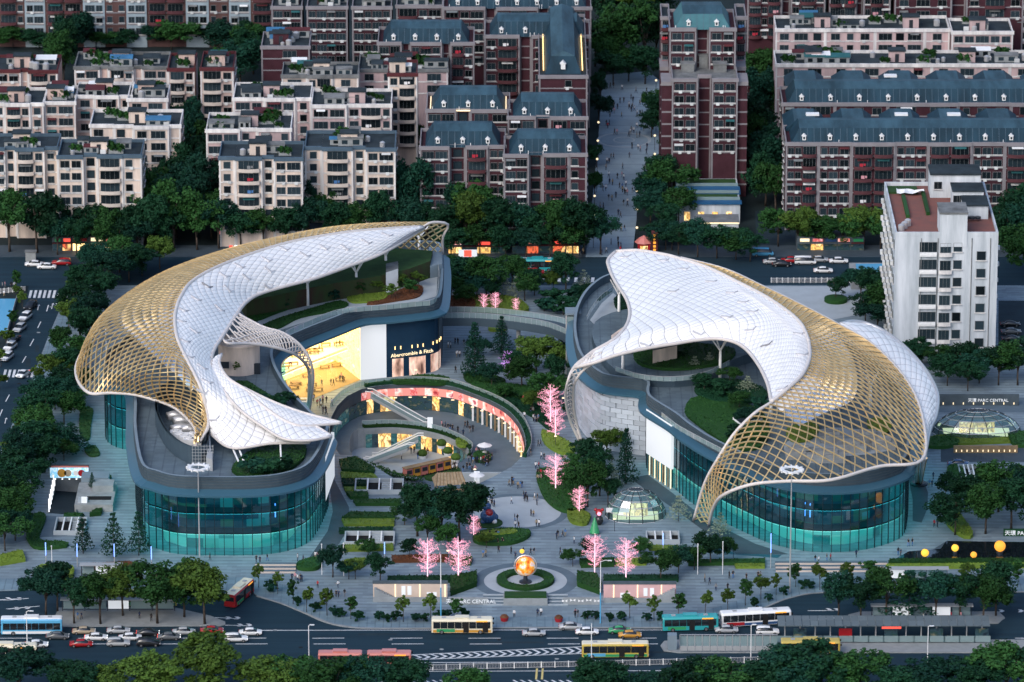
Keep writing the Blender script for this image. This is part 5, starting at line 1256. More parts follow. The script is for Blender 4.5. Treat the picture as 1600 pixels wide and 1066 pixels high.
# --- high-rises at the upper left, running out of the frame
TW = dict(cat='tower', cornice='stone_band')
for i, (a, b, wl, bl, pt, lab) in enumerate(((-20,32,'brown_tower','balcony_red','nBn','brown high-rise at the top left corner'),(32,64,'pale_tower','white_band','wW','pale blue high-rise bay, leftmost'),(64,124,'brown_tower','balcony_red','BB','brown balconied high-rise second from the corner'),(124,158,'pale_tower','white_band','Ww','pale blue high-rise bay in the middle'),(158,192,'brown_tower','balcony_red','n-n','plain brown high-rise strip with small windows'),(192,224,'pale_tower','white_band','wW','pale blue high-rise bay, third of them'),(224,286,'brown_tower','balcony_red','BB','brown balconied high-rise by the tree clump'),(286,322,'pale_tower','white_band','Ww','pale blue high-rise bay, fourth of them'),(322,354,'brown_tower','balcony_red','n-n','brown high-rise strip before the last pale bay'),(354,388,'pale_tower','white_band','wW','pale blue high-rise bay, rightmost'),(388,424,'brown_tower','balcony_red','B','brown balconied high-rise at the right of the group'))):
    block('high_rise', lab+', cut by the top edge', a, b, -230, 54+ (i%3)*.02, 16, [(4,.3*(i%2),pt)], wl, 16, sh=3.2, balc=bl, seed=90+i, band='stone_band', clutter=0, skip_ac=.6, pil=False, **TW)

# --- white office tower on the right
HW = 30.0
a, b_ = G(1399,369,HW), G(1560,369,HW); D = G(1387,290,HW).y-a.y; W = b_.x-a.x
wt = empty('white_tower', ((a.x+b_.x)/2, a.y, 0)); tag(wt, 'weathered white office tower with terracotta-coloured roof at the right', 'tower')
q = MB(); q.box(-W/2,W/2,0,D,0,HW-.02); q.build('wall','white_facade',wt)
q = MB(); q.box(-W/2+.4,W/2-.4,.4,D-.4,HW-.02,HW+.03); q.build('roof_deck','terracotta_roof',wt)
for (x0,x1,y0,y1) in ((-W/2,W/2,0,.4),(-W/2,W/2,D-.4,D),(-W/2,-W/2+.4,.4,D-.4),(W/2-.4,W/2,.4,D-.4)):
    q = MB(); q.box(x0,x1,y0,y1,HW,HW+.9); q.build('parapet','white_facade',wt)
def wx(px): return (px-1399)/161*W-W/2
for k in range(7):
    z = HW-2.6-k*4.1
    link('window', WM['D'], wt, (wx(1451),-.01,z), sc=(1.0,1,1.15)); 
    q = MB(); q.box(-1.9,1.9,-.7,0,0,.9); [q.box(-1.6+j*.9,-1.0+j*.9,-.78,-.7,.25,.65) for j in range(4)]; q.build('flower_box','white_paint',wt,(wx(1451),0,z-2.05))
    link('window', WM['W'], wt, (wx(1478),-.01,z-.2), sc=(.9,1,1.25)); link('balcony', BM[('b','white_band')], wt, (wx(1478),0,z-1.9))
    link('window', WM['n'], wt, (wx(1497),-.01,z), sc=(1.5,1,1.2))
    link('window', WM['n'], wt, (wx(1534),-.01,z-2.0), sc=(1.6,1,1.2))
    for j in range(9):
        link('window', WM['w'], wt, (-W/2-.01, 2.4+j*(D-4)/8.3, z), rz=-math.pi/2); link('air_conditioner', ACM, wt, (-W/2-.1, 3.9+j*(D-4)/8.3, z-.7), rz=-math.pi/2, sc=1.5)
    q = MB(); q.box(-.4,.4,-.1,.1,0,.5); link('air_conditioner', ACM, wt, (W/2+.1, 3+k, z-1), rz=math.pi/2, sc=1.3)
q = MB(); q.box(wx(1468),wx(1511),-.15,7.5,HW-2.5,HW+5.2); q.build('stair_head','white_facade',wt); q = MB(); q.box(wx(1467),wx(1512),-.4,7.8,HW+5.2,HW+5.6); q.build('stair_head_roof','roof_pale',wt)
q = MB(); q.box(wx(1512),wx(1551),13,20,HW,HW+3.2); q.box(wx(1511),wx(1552),12.6,20.4,HW+3.2,HW+3.5,1); q.build('roof_room',['white_facade','roof_grey'],wt)
for j in range(3): q = MB(); q.lathe([(.7,0),(.7,.5),(.5,.5)],10); q.build('exhaust_fan','dark_metal',wt,(wx(1516+j*9),11.5,HW+.6))
q = MB(); q.box(wx(1499),wx(1548),21,27,HW,HW+4.2); q.box(wx(1498),wx(1549),20.6,27.4,HW+4.2,HW+4.5,1); q.build('roof_room',['white_facade','roof_grey'],wt)
q = MB(); q.box(wx(1468),wx(1548),30,37,HW,HW+5.5); q.box(wx(1467),wx(1549),29.6,37.4,HW+5.5,HW+5.9,1); q.build('roof_room',['white_facade','roof_grey'],wt)
for j in range(4):
    link('window', WM['w'], wt, (wx(1506+j*10),20.98,HW+2.4)); 
link('window', WM['w'], wt, (wx(1480),29.98,HW+3))
q = MB(); q.box(wx(1403),wx(1450),D-7,D-2,HW+.03,HW+.5); q.build('roof_lawn','lawn',wt)
for (x,y0,y1) in ((wx(1425),14,30),(wx(1458),16,34)):
    q = MB(); q.box(x-.4,x+.4,y0,y1,HW+.03,HW+.8); q.build('roof_hedge','leaf_mid',wt)
for x in (1440,1466,1519,1548):
    MB().box(wx(x)-.08,wx(x)+.08,-.16,-.01,0,HW-.5).build('drain_pipe','roof_pale',wt)
for j in range(3): link('water_tank', TANK, wt, (wx(1410+j*6),4+j*2,HW+.03), sc=.9)
q = MB(); rr = random.Random(4)
pts = [[(i*.9-3, j*.8, HW+.6+rr.random()*.9) for i in range(8)] for j in range(4)]; q.grid(pts); q.build('white_tarp','white_paint',wt,(wx(1436),D-9,0))
# ================================================================ vegetation
def leafcard(b, c, size, r, out=None, m=0):
    n = Vector((r.gauss(0,1),r.gauss(0,1),r.gauss(.35,1)))
    if out is not None: n = n.normalized()*.9+out*.9
    n.normalize(); a = n.cross(Vector((r.gauss(0,1),r.gauss(0,1),r.gauss(0,1))))
    if a.length < 1e-4: a = Vector((1,0,0))
    a = a.normalized()*size*.5; d = n.cross(a).normalized()*size*.36
    b.add([c-a, c-d*.9+a*.1, c+a, c+d+a*.05], [(0,1,2,3)], m)
def crown_round(seed, nclump=74, per=76, rx=4.0, z0=2.6, z1=10.0, leaf=.48, pow_=.55, flat=0.0):
    r = random.Random(seed); b = MB(); zc = (z0+z1)/2; rz = (z1-z0)/2
    lobes = [(Vector((r.uniform(-.55,.55),r.uniform(-.55,.55),r.uniform(-.35,.55))), r.uniform(.42,.62)) for _ in range(7)]
    for k in range(nclump):
        lc, lr = r.choice(lobes); v = Vector((r.gauss(0,1),r.gauss(0,1),r.gauss(.15,1))).normalized()*(r.random()**.33)*lr
        q = lc+v
        if q.length > 1.0: q = q.normalized()*r.uniform(.85,1.0)
        c = Vector((q.x*rx, q.y*rx, zc+q.z*rz)); cr_ = r.uniform(.55,1.1)*rx/4
        for i in range(per):
            d = Vector((r.gauss(0,1),r.gauss(0,1),r.gauss(0,.75))).normalized(); p = c+d*cr_*(r.random()**.4)
            leafcard(b, p, leaf*r.uniform(.6,1.25), r, d)
    return b
def crown_layered(seed, rx=3.4, z0=1.6, z1=10.0, tiers=8, leaf=.55, sparse=1.0, per=210):
    r = random.Random(seed); b = MB()
    for t in range(tiers):
        f = t/(tiers-1); z = z0+(z1-z0)*f; rad = rx*(1-f*.82)*r.uniform(.85,1.1)
        for k in range(int((per*(1-f*.6))*sparse)):
            w = r.random()*2*math.pi; arms = 7; w = (round(w/(2*math.pi/arms))+r.gauss(0,.2))*2*math.pi/arms+t*.7
            d = rad*(r.random()**.6); p = Vector((math.cos(w)*d, math.sin(w)*d, z+r.gauss(0,.16)+d*.1))
            leafcard(b, p, leaf*r.uniform(.6,1.2), r, Vector((0,0,1)))
    return b
def trunk_mesh(name, h0, h1, r0, limbs, seed, m='bark'):
    r = random.Random(seed); b = MB(); b.tube([(0,0,0),(.06,.04,h0*.5),(.0,.1,h0)], r0, 7, r1=r0*.72)
    for i in range(limbs):
        w = i*2*math.pi/limbs+r.random(); l = r.uniform(.35,.6)
        b.tube([(0,.08,h0*.85),(math.cos(w)*l*1.4,math.sin(w)*l*1.4,h0+(h1-h0)*.3),(math.cos(w)*l*3.6,math.sin(w)*l*3.6,h0+(h1-h0)*.65)], r0*.5, 5, r1=r0*.15)
    b.tube([(0,.1,h0*.95),(0,.05,h0+(h1-h0)*.7)], r0*.65, 5, r1=r0*.15)
    return b.mesh(name, m, True)
PROTO = {}
def proto(kind, crowns, trunk): PROTO[kind] = (crowns, trunk)
tk = trunk_mesh('trunk', 3.6, 10, .26, 5, 1)
proto('Y', [crown_round(s, 78).mesh('crown', 'leaf_bright') for s in (25,26)], tk)
proto('R', [crown_round(s).mesh('crown', m) for s, m in ((1,'leaf_dark'),(2,'leaf_mid'),(3,'leaf_dark'),(4,'leaf_teal'))], tk)
proto('G', [crown_round(s, 74).mesh('crown', m) for s, m in ((5,'leaf_mid'),(6,'leaf_bright'),(7,'leaf_mid'))], tk)
proto('T', [crown_round(s, 84, 74, 4.0, 1.4, 10.0).mesh('crown', m) for s, m in ((8,'leaf_dark'),(9,'leaf_teal'),(10,'leaf_mid'))], trunk_mesh('trunk', 2.6, 10, .24, 5, 2))
proto('L', [crown_layered(s).mesh('crown', m) for s, m in ((11,'leaf_teal'),(12,'leaf_dark'))], trunk_mesh('trunk', 2.0, 12.5, .16, 0, 3))
proto('C', [crown_layered(s, 3.3, .8, 10.2, 12, .5, 1.2).mesh('crown', m) for s, m in ((13,'leaf_teal'),(14,'leaf_teal'))], trunk_mesh('trunk', 1.5, 12.0, .2, 0, 4))
proto('K', [crown_layered(s, 3.6, 2.0, 10.0, 6, .6, .7).mesh('crown', 'leaf_pale') for s in (15,16)], trunk_mesh('trunk', 2.0, 12.0, .18, 0, 5))
proto('S', [crown_round(s, 44, 40, 2.6, 3.0, 10.0, .62).mesh('crown', m) for s, m in ((17,'leaf_bright'),(18,'leaf_mid'),(19,'leaf_bright'))], trunk_mesh('trunk', 4.0, 10, .16, 3, 6))
proto('B', [crown_round(s, 26, 34, 4.0, 0.2, 8.0, 1.5).mesh('crown', m) for s, m in ((20,'leaf_teal'),(21,'leaf_dark'),(22,'leaf_dark'))], trunk_mesh('trunk', 1.5, 6, .3, 3, 7))
# lamp-strung trees: bright trunk, boughs and hundreds of lit twigs
def led_tree(seed, gl='glow_pink', bright='glow_pinkwhite'):
    r = random.Random(seed); b = MB(); t = MB(); t.tube([(0,0,0),(.05,0,5),(0,.05,9.2)], .13, 6, r1=.04)
    for k in range(58):
        z = 1.8+6.2*(k/57)+r.uniform(-.2,.2); f = (z-1.8)/6.4; L = 2.9*(math.sin(math.pi*(.16+.74*f))**.7)*r.uniform(.6,1.1); w = k*2.4+r.uniform(-.5,.5)
        p0 = Vector((0,0,z)); p1 = p0+Vector((math.cos(w)*L,math.sin(w)*L,L*r.uniform(.15,.75))); t.tube([p0,p1], .02, 3, r1=.01)
        for i in range(20):
            q = p0.lerp(p1, r.uniform(.2,1.1))+Vector((r.gauss(0,.16),r.gauss(0,.16),r.gauss(0,.12))); e = q+Vector((r.gauss(0,.16),r.gauss(0,.16),r.gauss(.05,.15))); s = (e-q).cross(Vector((r.gauss(0,1),r.gauss(0,1),r.gauss(0,1)))).normalized()*.024
            b.quad(q-s,q+s,e+s,e-s)
    return t.mesh('lit_trunk', bright), b.mesh('lit_twigs', gl)
emit('glow_pinkwhite', (1.0,0.62,0.72), 1.3)
LED = [led_tree(1), led_tree(2), led_tree(3,'glow_violet','glow_violet')]
ti = [0]
def tree(px, py, h, r, kind='R', z=.0, v=None, name=None, cat='tree'):
    ti[0] += 1; rr = random.Random(ti[0]*77+5); p = G(px,py,z)
    cs, tr = PROTO[kind]; c = cs[(v if v is not None else ti[0]) % len(cs)]
    nm = name or {'R':'broadleaf_tree','Y':'broadleaf_tree','G':'broadleaf_tree','T':'tall_tree','L':'tiered_tree','C':'conifer','K':'pale_tree','S':'young_tree','B':'shrub'}[kind]
    base = {'S':3.0,'L':3.4,'C':3.3,'K':3.6}.get(kind,4.0); hh = 8.0 if kind == 'B' else 10.0
    e = empty(nm, p, rr.uniform(0,6.28)); e['category'] = 'shrub' if kind == 'B' else cat
    k = 1.22 if kind in 'RGTY' else 1.08; h *= 1.1 if kind in 'RGTY' else 1.0; s = (r/base*rr.uniform(.84,1.14)*k, r/base*rr.uniform(.84,1.14)*k, h/hh*rr.uniform(.86,1.1))
    link('crown', c, e, None, 0, s); link('trunk', tr, e, None, 0, (s[2]*.9,s[2]*.9,s[2]))
    return e
def trees(lst, text, where, group, kind='R', z=0.0, name=None, key=None):
    objs = [tree(t[0],t[1],t[2],t[3],t[4] if len(t) > 4 else kind, z, name=name) for t in lst]
    row_labels(objs, text, where, group); return objs
trees([(15,394,13,6),(58,396,13,6),(98,391,9.5,4.5),(135,390,9.5,4.5),(168,391,9.5,4.5),(203,391,10,4.5),(90,399,8.5,3.6),(120,400,8.5,3.6),(152,400,8.5,3.8),(186,400,8.5,3.8),(215,399,8.5,3.6)], 'dark street tree', 'by the far junction shops', 'trees at the far junction shops')
trees([(238,391,13,5.5,'T'),(272,390,15,6),(308,391,14,5.5,'T'),(342,389,11,4.5),(376,388,10,4.5),(412,388,10,4.5),(447,388,10.5,4.5),(482,388,11,4.5),(522,388,11,4.5),(562,388,12,4.5),(602,386,12,4.5),(642,388,12,5)], 'dark tree', 'in the row behind the gold canopy', 'trees behind the gold canopy')
trees([(690,392,11,5),(728,392,12,5,'G'),(768,392,11.5,5),(802,393,11,4.5),(838,393,10,4.5),(872,396,12.5,5.5),(912,397,13,6),(938,398,10,4),(705,403,8,4),(750,403,8,4.2),(790,404,8,4),(822,404,7.5,3.6),(860,404,8,4),(895,404,8,4)], 'round tree', 'along the far road left of the street', 'trees at the street corner')
trees([(245,352,15,5),(285,345,16,6),(322,348,15,5),(266,312,15,5),(306,305,16,5.5),(301,262,16,5),(290,228,15,4.5),(302,206,14,4),(256,372,12,5),(331,373,12,5),(232,330,13,4),(275,372,17,6),(228,372,13,5),(240,340,14,4.5),(325,330,16,4.5),(312,282,16,4.5),(262,280,14,4),(300,360,18,6),(250,300,16,4.5),(318,318,17,5),(282,282,17,5),(296,245,16,4.5),(268,340,17,5)], 'dense tall tree', 'in the gap between cream blocks', 'trees between the cream blocks', 'T')
trees([(492,366,16,3.6),(512,372,13,4),(600,366,15,4.5),(641,362,17,5),(660,352,14,4.5),(622,342,13,3.6),(722,362,12,4.5),(748,366,13,5),(775,366,11,4.5),(700,340,13,4)], 'tall tree', 'before the cream and brick blocks', 'trees at the foot of the blocks', 'T')
trees([(635,262,13,3.4),(446,218,10,3),(628,230,10,3),(780,163,11,4),(772,142,11,4),(190,258,8,3)], 'small tree', 'squeezed in courtyards among the blocks', 'courtyard trees', 'T')
trees([(100,132,16,4),(98,106,14,4),(112,90,14,5),(20,74,6,5),(62,74,6,5),(112,78,8,6),(150,74,5,5),(182,72,5,5),(240,72,7,5),(268,78,9,6),(288,70,8,6),(350,82,9,6),(380,96,10,5.5),(396,116,12,5),(376,132,12,5),(340,68,8,6),(405,74,8,5)], 'dark tree', 'below the high-rises at top left', 'trees below the high-rises', 'T')
trees([(940,60,16,6),(972,110,18,7,'G'),(1006,110,17,6.5),(990,62,18,8,'G'),(960,28,16,7),(1026,100,15,5),(930,104,13,5),(946,118,11,4.5),(1022,58,16,6),(985,10,16,8),(958,134,9,4),(982,128,10,4.5,'G'),(1008,132,10,4.5)], 'large tree', 'closing the top of the shopping street', 'trees at the top of the street', 'R')
trees([(936,196,8,3),(932,262,6,2.2),(929,310,6,2.2),(938,160,7,2.6),(944,112,7,3),(1020,203,9,3.5),(1028,190,8,3.5),(1018,215,7,3)], 'small tree', 'flanking the shopping street', 'trees flanking the street')
trees([(1014,325,9,4.2),(1026,310,11,5),(1044,322,12,5.5),(1062,276,14,5),(1016,350,8,4),(1036,368,8,4.2),(1060,352,10,5),(1028,386,6.5,4),(1050,392,6.5,4)], 'dark tree', 'right of the shopping street', 'trees right of the street')
trees([(1060,288,15,5),(1100,290,9,5),(1130,287,10,5),(1152,282,11,5),(1166,252,14,5),(1181,242,15,5),(1190,202,15,5),(1190,152,15,5),(1186,112,15,5),(1202,292,14,5.5),(1212,332,13,5.5),(1196,322,13,5),(1176,292,11,5),(1215,205,12,4)], 'dark tree', 'beside the brick tower', 'trees beside the brick tower', 'T')
trees([(1060,398,7,4),(1090,402,8,4),(1120,404,8,4.5),(1150,406,8,4.5),(1172,409,7,4),(1040,391,6,4)], 'dark low tree', 'behind the tip of the white canopy', 'trees behind the white canopy')
trees([(1216,386,9,4.5),(1246,390,9.5,4.5),(1281,390,9.5,4.5),(1316,390,9.5,4.5),(1350,388,9.5,5),(1376,390,9,4.5)], 'green street tree', 'before the long brick block', 'trees before the long brick block', 'G')
trees([(1574,395,13,5),(1592,400,13,5),(1602,432,12,5),(1580,365,12,5),(1620,380,13,6)], 'dark tree', 'right of the white office tower', 'trees right of the white tower', 'T')
trees([(1345,472,8,4),(1366,482,10,5),(1382,502,9,4.5),(1352,502,7,4),(1371,522,7,4)], 'dark tree', 'left of the white office tower', 'trees left of the white tower')
trees([(1440,576,6,3.5),(1470,583,7,3.5),(1500,591,7.5,4),(1530,600,8,4),(1560,603,9,4.5),(1590,603,9,4.5),(1480,604,6,3.5),(1610,596,9,4.5),(1512,612,6,3.5)], 'dark tree', 'at the foot of the white office tower', 'trees at the foot of the white tower')
trees([(250,421,8,3.5,'G'),(202,441,9,4),(172,451,9,4.5),(152,481,9,4.5),(187,426,8,4),(222,431,7,4),(140,521,9,4.5),(126,546,9,4.5),(116,581,8.5,4),(96,601,8,4),(86,641,8,4),(72,671,8,4.5),(62,701,9,4.5),(46,722,8,4.5),(32,742,9,4.5),(36,782,9,4.5),(10,832,9,5),(2,800,9,5),(86,712,7,4),(112,708,6,4,'L'),(8,862,8,5),(62,738,8,4.2),(150,432,7,4),(112,624,7,3.6),(100,664,7,4)], 'dense round tree', 'between side road and gold canopy', 'trees between the side road and the mall')
trees([(28,472,5,1.6),(35,486,5,1.6),(22,512,5,1.8),(10,546,5,1.8),(2,574,5,1.8),(26,455,5,1.6),(0,610,5,1.8)], 'young tree', 'on the left kerb of the side road', 'young trees left of the side road', 'S')
trees([(112,462,5,1.6),(98,490,5,1.7),(58,604,5,1.7),(50,632,5,1.7),(42,654,5,1.7),(28,692,5,1.7),(12,722,5,1.7)], 'young tree', 'on the right kerb of the side road', 'young trees right of the side road', 'S')
trees([(130,866,9,2.8),(178,873,9.5,3.3),(217,869,10,3.1)], 'tiered tree', 'before the glass front of the crescent mall', 'tiered trees before the crescent mall', 'L')
trees([(72,964,9,4,'R'),(116,974,9,3.6,'R'),(157,975,9.5,4,'R'),(192,962,11,4.6,'G'),(246,974,12,5.5,'G'),(288,964,12,5,'G'),(320,975,12.5,6,'G'),(90,955,9,4,'R')], 'broad tree', 'on the left traffic island', 'trees on the left island', z=.2)
trees([(1310,966,8,3.5),(1345,968,9,4),(1385,969,10,4.5),(1420,966,11,5.5,'L'),(1462,969,10,4.5),(1500,966,9,4),(1536,971,10,5),(1556,962,9,4)], 'broad tree', 'on the right traffic island', 'trees on the right island', z=.2)
trees([(30,1100,9.4,6),(100,1106,9.4,6),(172,1112,8.6,5,'Y'),(240,1100,10.1,6,'Y'),(330,1092,10.9,7,'Y'),(428,1106,9.4,6,'G'),(470,1104,9.4,5.5,'R'),(520,1116,9.4,6,'G'),(572,1108,9.4,5,'R'),(622,1106,9.4,5,'R'),(726,1108,8.6,4.5,'R')], 'leafy tree', 'along the bottom edge, left half', 'trees along the bottom edge at left')
trees([(940,1104,8.6,5),(1000,1108,7.8,4),(1082,1108,9.4,5.5),(1130,1104,10.1,6),(1182,1104,9.4,6),(1232,1102,10.9,6),(1282,1096,11.7,7),(1342,1102,10.9,6),(1402,1108,9.4,6),(1452,1106,10.1,6),(1512,1104,9.4,6),(1572,1100,10.9,6.5),(1606,1102,10.9,6)], 'dark leafy tree', 'along the bottom edge, right half', 'trees along the bottom edge at right')
trees([(404,918,5,1.4),(434,928,5,1.5),(458,944,5.5,1.6),(479,957,6,1.9),(511,962,6.5,2),(548,967,5.5,1.6),(630,972,6,1.5),(673,966,6,1.7),(714,968,5,1.7)], 'young tree', 'along the kerb, left half of the forecourt', 'young trees along the left kerb', 'S', .15)
trees([(984,966,6,1.5),(1022,970,5.5,1.6),(1060,966,5.5,2),(1102,963,5.5,1.9),(1137,957,5.5,1.9),(1165,946,5.5,1.6),(1189,937,6,1.9),(1213,930,5,1.2),(1243,917,5,2),(1281,922,6,2),(1322,917,5.5,2),(1355,912,5,2.2),(1512,912,5,2),(1553,915,6,2),(1590,918,6,2.2)], 'young tree', 'along the kerb, right half of the forecourt', 'young trees along the right kerb', 'S', .15)
sh = [(420,920),(426,926),(465,946),(493,956),(524,963),(535,964),(559,970),(592,970),(604,971),(619,971),(648,971),(662,971),(688,966),(700,966),(726,964)]
trees([(x,y,1.9,1.15,'B') for x,y in sh], 'clipped round shrub', 'along the left kerb of the forecourt', 'shrubs along the left kerb', 'B', .15)
sh = [(918,968),(930,969),(953,970),(970,970),(1010,971),(1034,970),(1178,950),(1200,940),(1224,930),(1257,920),(1266,920),(1297,918)]
trees([(x,y,1.9,1.15,'B') for x,y in sh], 'clipped round shrub', 'along the right kerb of the forecourt', 'shrubs along the right kerb', 'B', .15)
trees([(652,838,10.5,4.2),(690,842,10.5,4.4),(718,846,11.5,5)], 'big dark tree', 'between the sunken court and globe fountain', 'trees by the thatched hut', z=.15)
trees([(742,588,13,3.3,'C'),(784,552,8,2.8,'C')], 'dark conifer', 'in the garden under the footbridge', 'garden conifers', 'C', .15)
trees([(838,582,9.5,4),(815,608,8.5,3.4),(857,637,8.5,3.8)], 'round tree', 'in the garden before the footbridge', 'garden trees before the bridge', 'G', .15)
trees([(715,458,8,5,'R'),(738,452,7,4,'R'),(760,463,8,4,'G'),(800,452,9,4,'R'),(884,455,8.5,3.6,'R')], 'garden tree', 'between far road and footbridge', 'garden trees beyond the bridge', z=.15)
trees([(786,462,7,2.6),(806,466,5,2.2),(912,452,5,2.3)], 'pale-leaved tree', 'between far road and footbridge', 'pale trees beyond the bridge', 'K', .15)
trees([(850,487,3.6,3.2,'B'),(880,492,4.2,3.6,'B'),(910,484,4,3.2,'B'),(903,468,3.6,3.2,'B'),(862,470,3,3,'B')], 'large clipped bush', 'beyond the footbridge by the lift tower', 'bushes beyond the bridge', 'B', .15)
trees([(768,606,5,2.4,'R'),(802,588,6,2.6,'R'),(832,646,5,2.2,'G'),(872,606,6.5,2.8,'R'),(748,562,5,2.2,'R'),(866,655,5,2.4,'R'),(790,625,4,2,'G'),(890,560,7,3,'R'),(880,588,6,2.6,'G')], 'small bushy tree', 'in the beds right of the court', 'small trees in the court gardens', 'R', .15)
trees([(978,756,11,3.3)], 'dark conifer', 'before the silver panel wall', None, 'C', .15)
trees([(918,792,9,4,'G'),(937,775,8,3.5,'R'),(898,772,6,3,'G'),(930,742,8,3.4,'R'),(948,716,6.5,2.8,'G'),(908,728,6,2.6,'R'),(894,748,5,2.4,'G'),(950,790,5.5,2.4,'R')], 'green tree', 'left of the silver panel wall', 'trees by the silver wall', z=.15)
trees([(956,762,5,2.4),(1060,814,5,2.5),(1125,838,5,2.3)], 'pale-leaved tree', 'before the curved mall', 'pale trees before the curved mall', 'K', .15)
trees([(1110,884,7,3.2),(1032,909,6,3.3),(594,909,6,2.6),(520,902,7,2.6)], 'small dark tree', 'at the front edge of the plaza gardens', 'small trees on the forecourt', 'R', .15)
trees([(1492,836,9,4.5),(1540,834,10,5),(1580,826,10,5),(1604,806,10,5),(1500,806,9,4.5),(1560,800,10,5)], 'dark spreading tree', 'in the garden at right of the curved mall', 'trees right of the curved mall', 'R', .15)
trees([(130,470,8,3.6),(108,520,7,3.2,'G'),(120,500,8,3.6),(96,560,7,3.2),(84,600,7,3.4,'G'),(66,640,7,3.4),(52,690,7.5,3.6,'G'),(70,715,7,3.4),(22,760,8,4),(20,805,8,4,'G'),(50,760,7,3.4),(100,720,5,3),(120,640,5,2.6,'G'),(24,845,7,3.6),(150,460,8,3.6),(168,432,7,3.4,'G')], 'leafy tree', 'in the belt beside the side road', 'trees in the belt beside the side road', 'R', .15)
trees([(555,905,4,2.2,'G'),(640,800,5,2.4),(632,820,5,2.4,'G'),(668,852,6,2.8),(700,858,5.5,2.6,'G'),(545,905,3.4,1.8),(760,856,3,1.8,'G'),(895,885,4,2),(1000,872,4,2.2,'G'),(1060,895,5,2.4),(1085,890,5,2.2,'G'),(1130,880,5,2.2),(640,872,4,2),(575,872,4,2,'G'),(925,868,3.6,2)], 'small leafy tree', 'among the forecourt hedges', 'small trees among the forecourt hedges', 'R', .15)
trees([(705,470,6,3),(728,478,5,2.6,'G'),(745,470,6,3),(775,472,5,2.4),(820,470,6,2.8,'G'),(835,462,6,2.8),(865,455,5,2.4,'G'),(925,470,4,2.2),(700,445,7,3.4)], 'bushy tree', 'in the gardens behind the footbridge', 'bushy trees behind the footbridge', 'R', .15)
trees([(425,480,3,1.6,'B'),(445,482,3,1.6,'B'),(520,470,3,1.8,'B'),(560,462,3.4,2,'S'),(585,458,3.4,1.8,'S'),(630,452,3.4,2,'S'),(500,455,2.6,1.8,'B'),(540,448,2.8,1.8,'B')], 'terrace shrub', 'on the far terrace of the crescent mall', 'terrace shrubs', 'B', 15.4)
# rooftop planting
trees([(612,468,4,2),(640,462,4.5,2.2),(655,448,4,2)], 'small airy tree', 'on the roof terrace of the crescent mall', 'roof terrace trees', 'S', 15.4)
trees([(370,588,3.4,1.2)], 'lone little tree', 'beside the white rotunda', None, 'S', 15.4)
trees([(1085,588,4.2,2.2,'K'),(1108,580,4.2,2.2,'K'),(1168,612,3.5,2,'K'),(1155,640,4,2.6,'R'),(1130,618,3.4,3,'B'),(1190,640,3,2.4,'B'),(985,566,3.4,2,'K'),(1140,600,4,2.6,'R'),(1100,612,3.5,2.6,'R'),(1172,670,4,2.8,'R'),(1150,690,3.4,2.4,'B'),(1180,690,3.6,2.6,'R'),(1060,575,3.2,2.2,'R'),(1030,572,3,2,'B')], 'roof garden tree', 'under the arch of the white canopy', 'roof garden trees', 'K', 15.4)
trees([(395,742,4,3.2,'B'),(415,745,4.2,3.2,'B'),(438,742,4,3,'B'),(405,632,2.6,2.4,'B'),(430,640,2.6,2.4,'B'),(445,635,2.8,2.2,'B')], 'roof garden bush', 'at the front wing of the crescent mall', 'roof garden bushes', 'B', 15.4)
# lamp-strung trees
def ledtree(px, py, h, v=0, z=.15):
    p = G(px,py,z); e = empty('light_tree', p, rnd.uniform(0,6)); e['category'] = 'light tree'; t, b = LED[v]; s = h/9.4
    link('lit_trunk', t, e, None, 0, s); link('lit_twigs', b, e, None, 0, s)['kind'] = 'stuff'; return e
row_labels([ledtree(668,906,9.2,0), ledtree(716,907,9.6,1)], 'pink light-strung tree', 'left of the globe fountain', 'light trees left of the globe')
row_labels([ledtree(929,896,8.8,1), ledtree(978,908,9.4,0)], 'pink light-strung tree', 'right of the globe fountain', 'light trees right of the globe')
row_labels([ledtree(860,665,9.5,0), ledtree(868,688,8,1)], 'tall pink light-strung tree', 'by the path to the silver wall', 'light trees by the path')
row_labels([ledtree(868,768,8.8,1), ledtree(905,805,6.5,0), ledtree(740,842,5.5,1)], 'pink light-strung tree', 'among the gardens round the plaza ring', 'light trees round the plaza ring')
row_labels([ledtree(756,486,4.4,0), ledtree(774,487,5,1), ledtree(806,489,3.8,0)], 'small pink light-strung tree', 'beyond the footbridge', 'light trees beyond the bridge')
row_labels([ledtree(793,590,6.5,2)], 'slim violet light-strung tree', 'before the round garden tree')

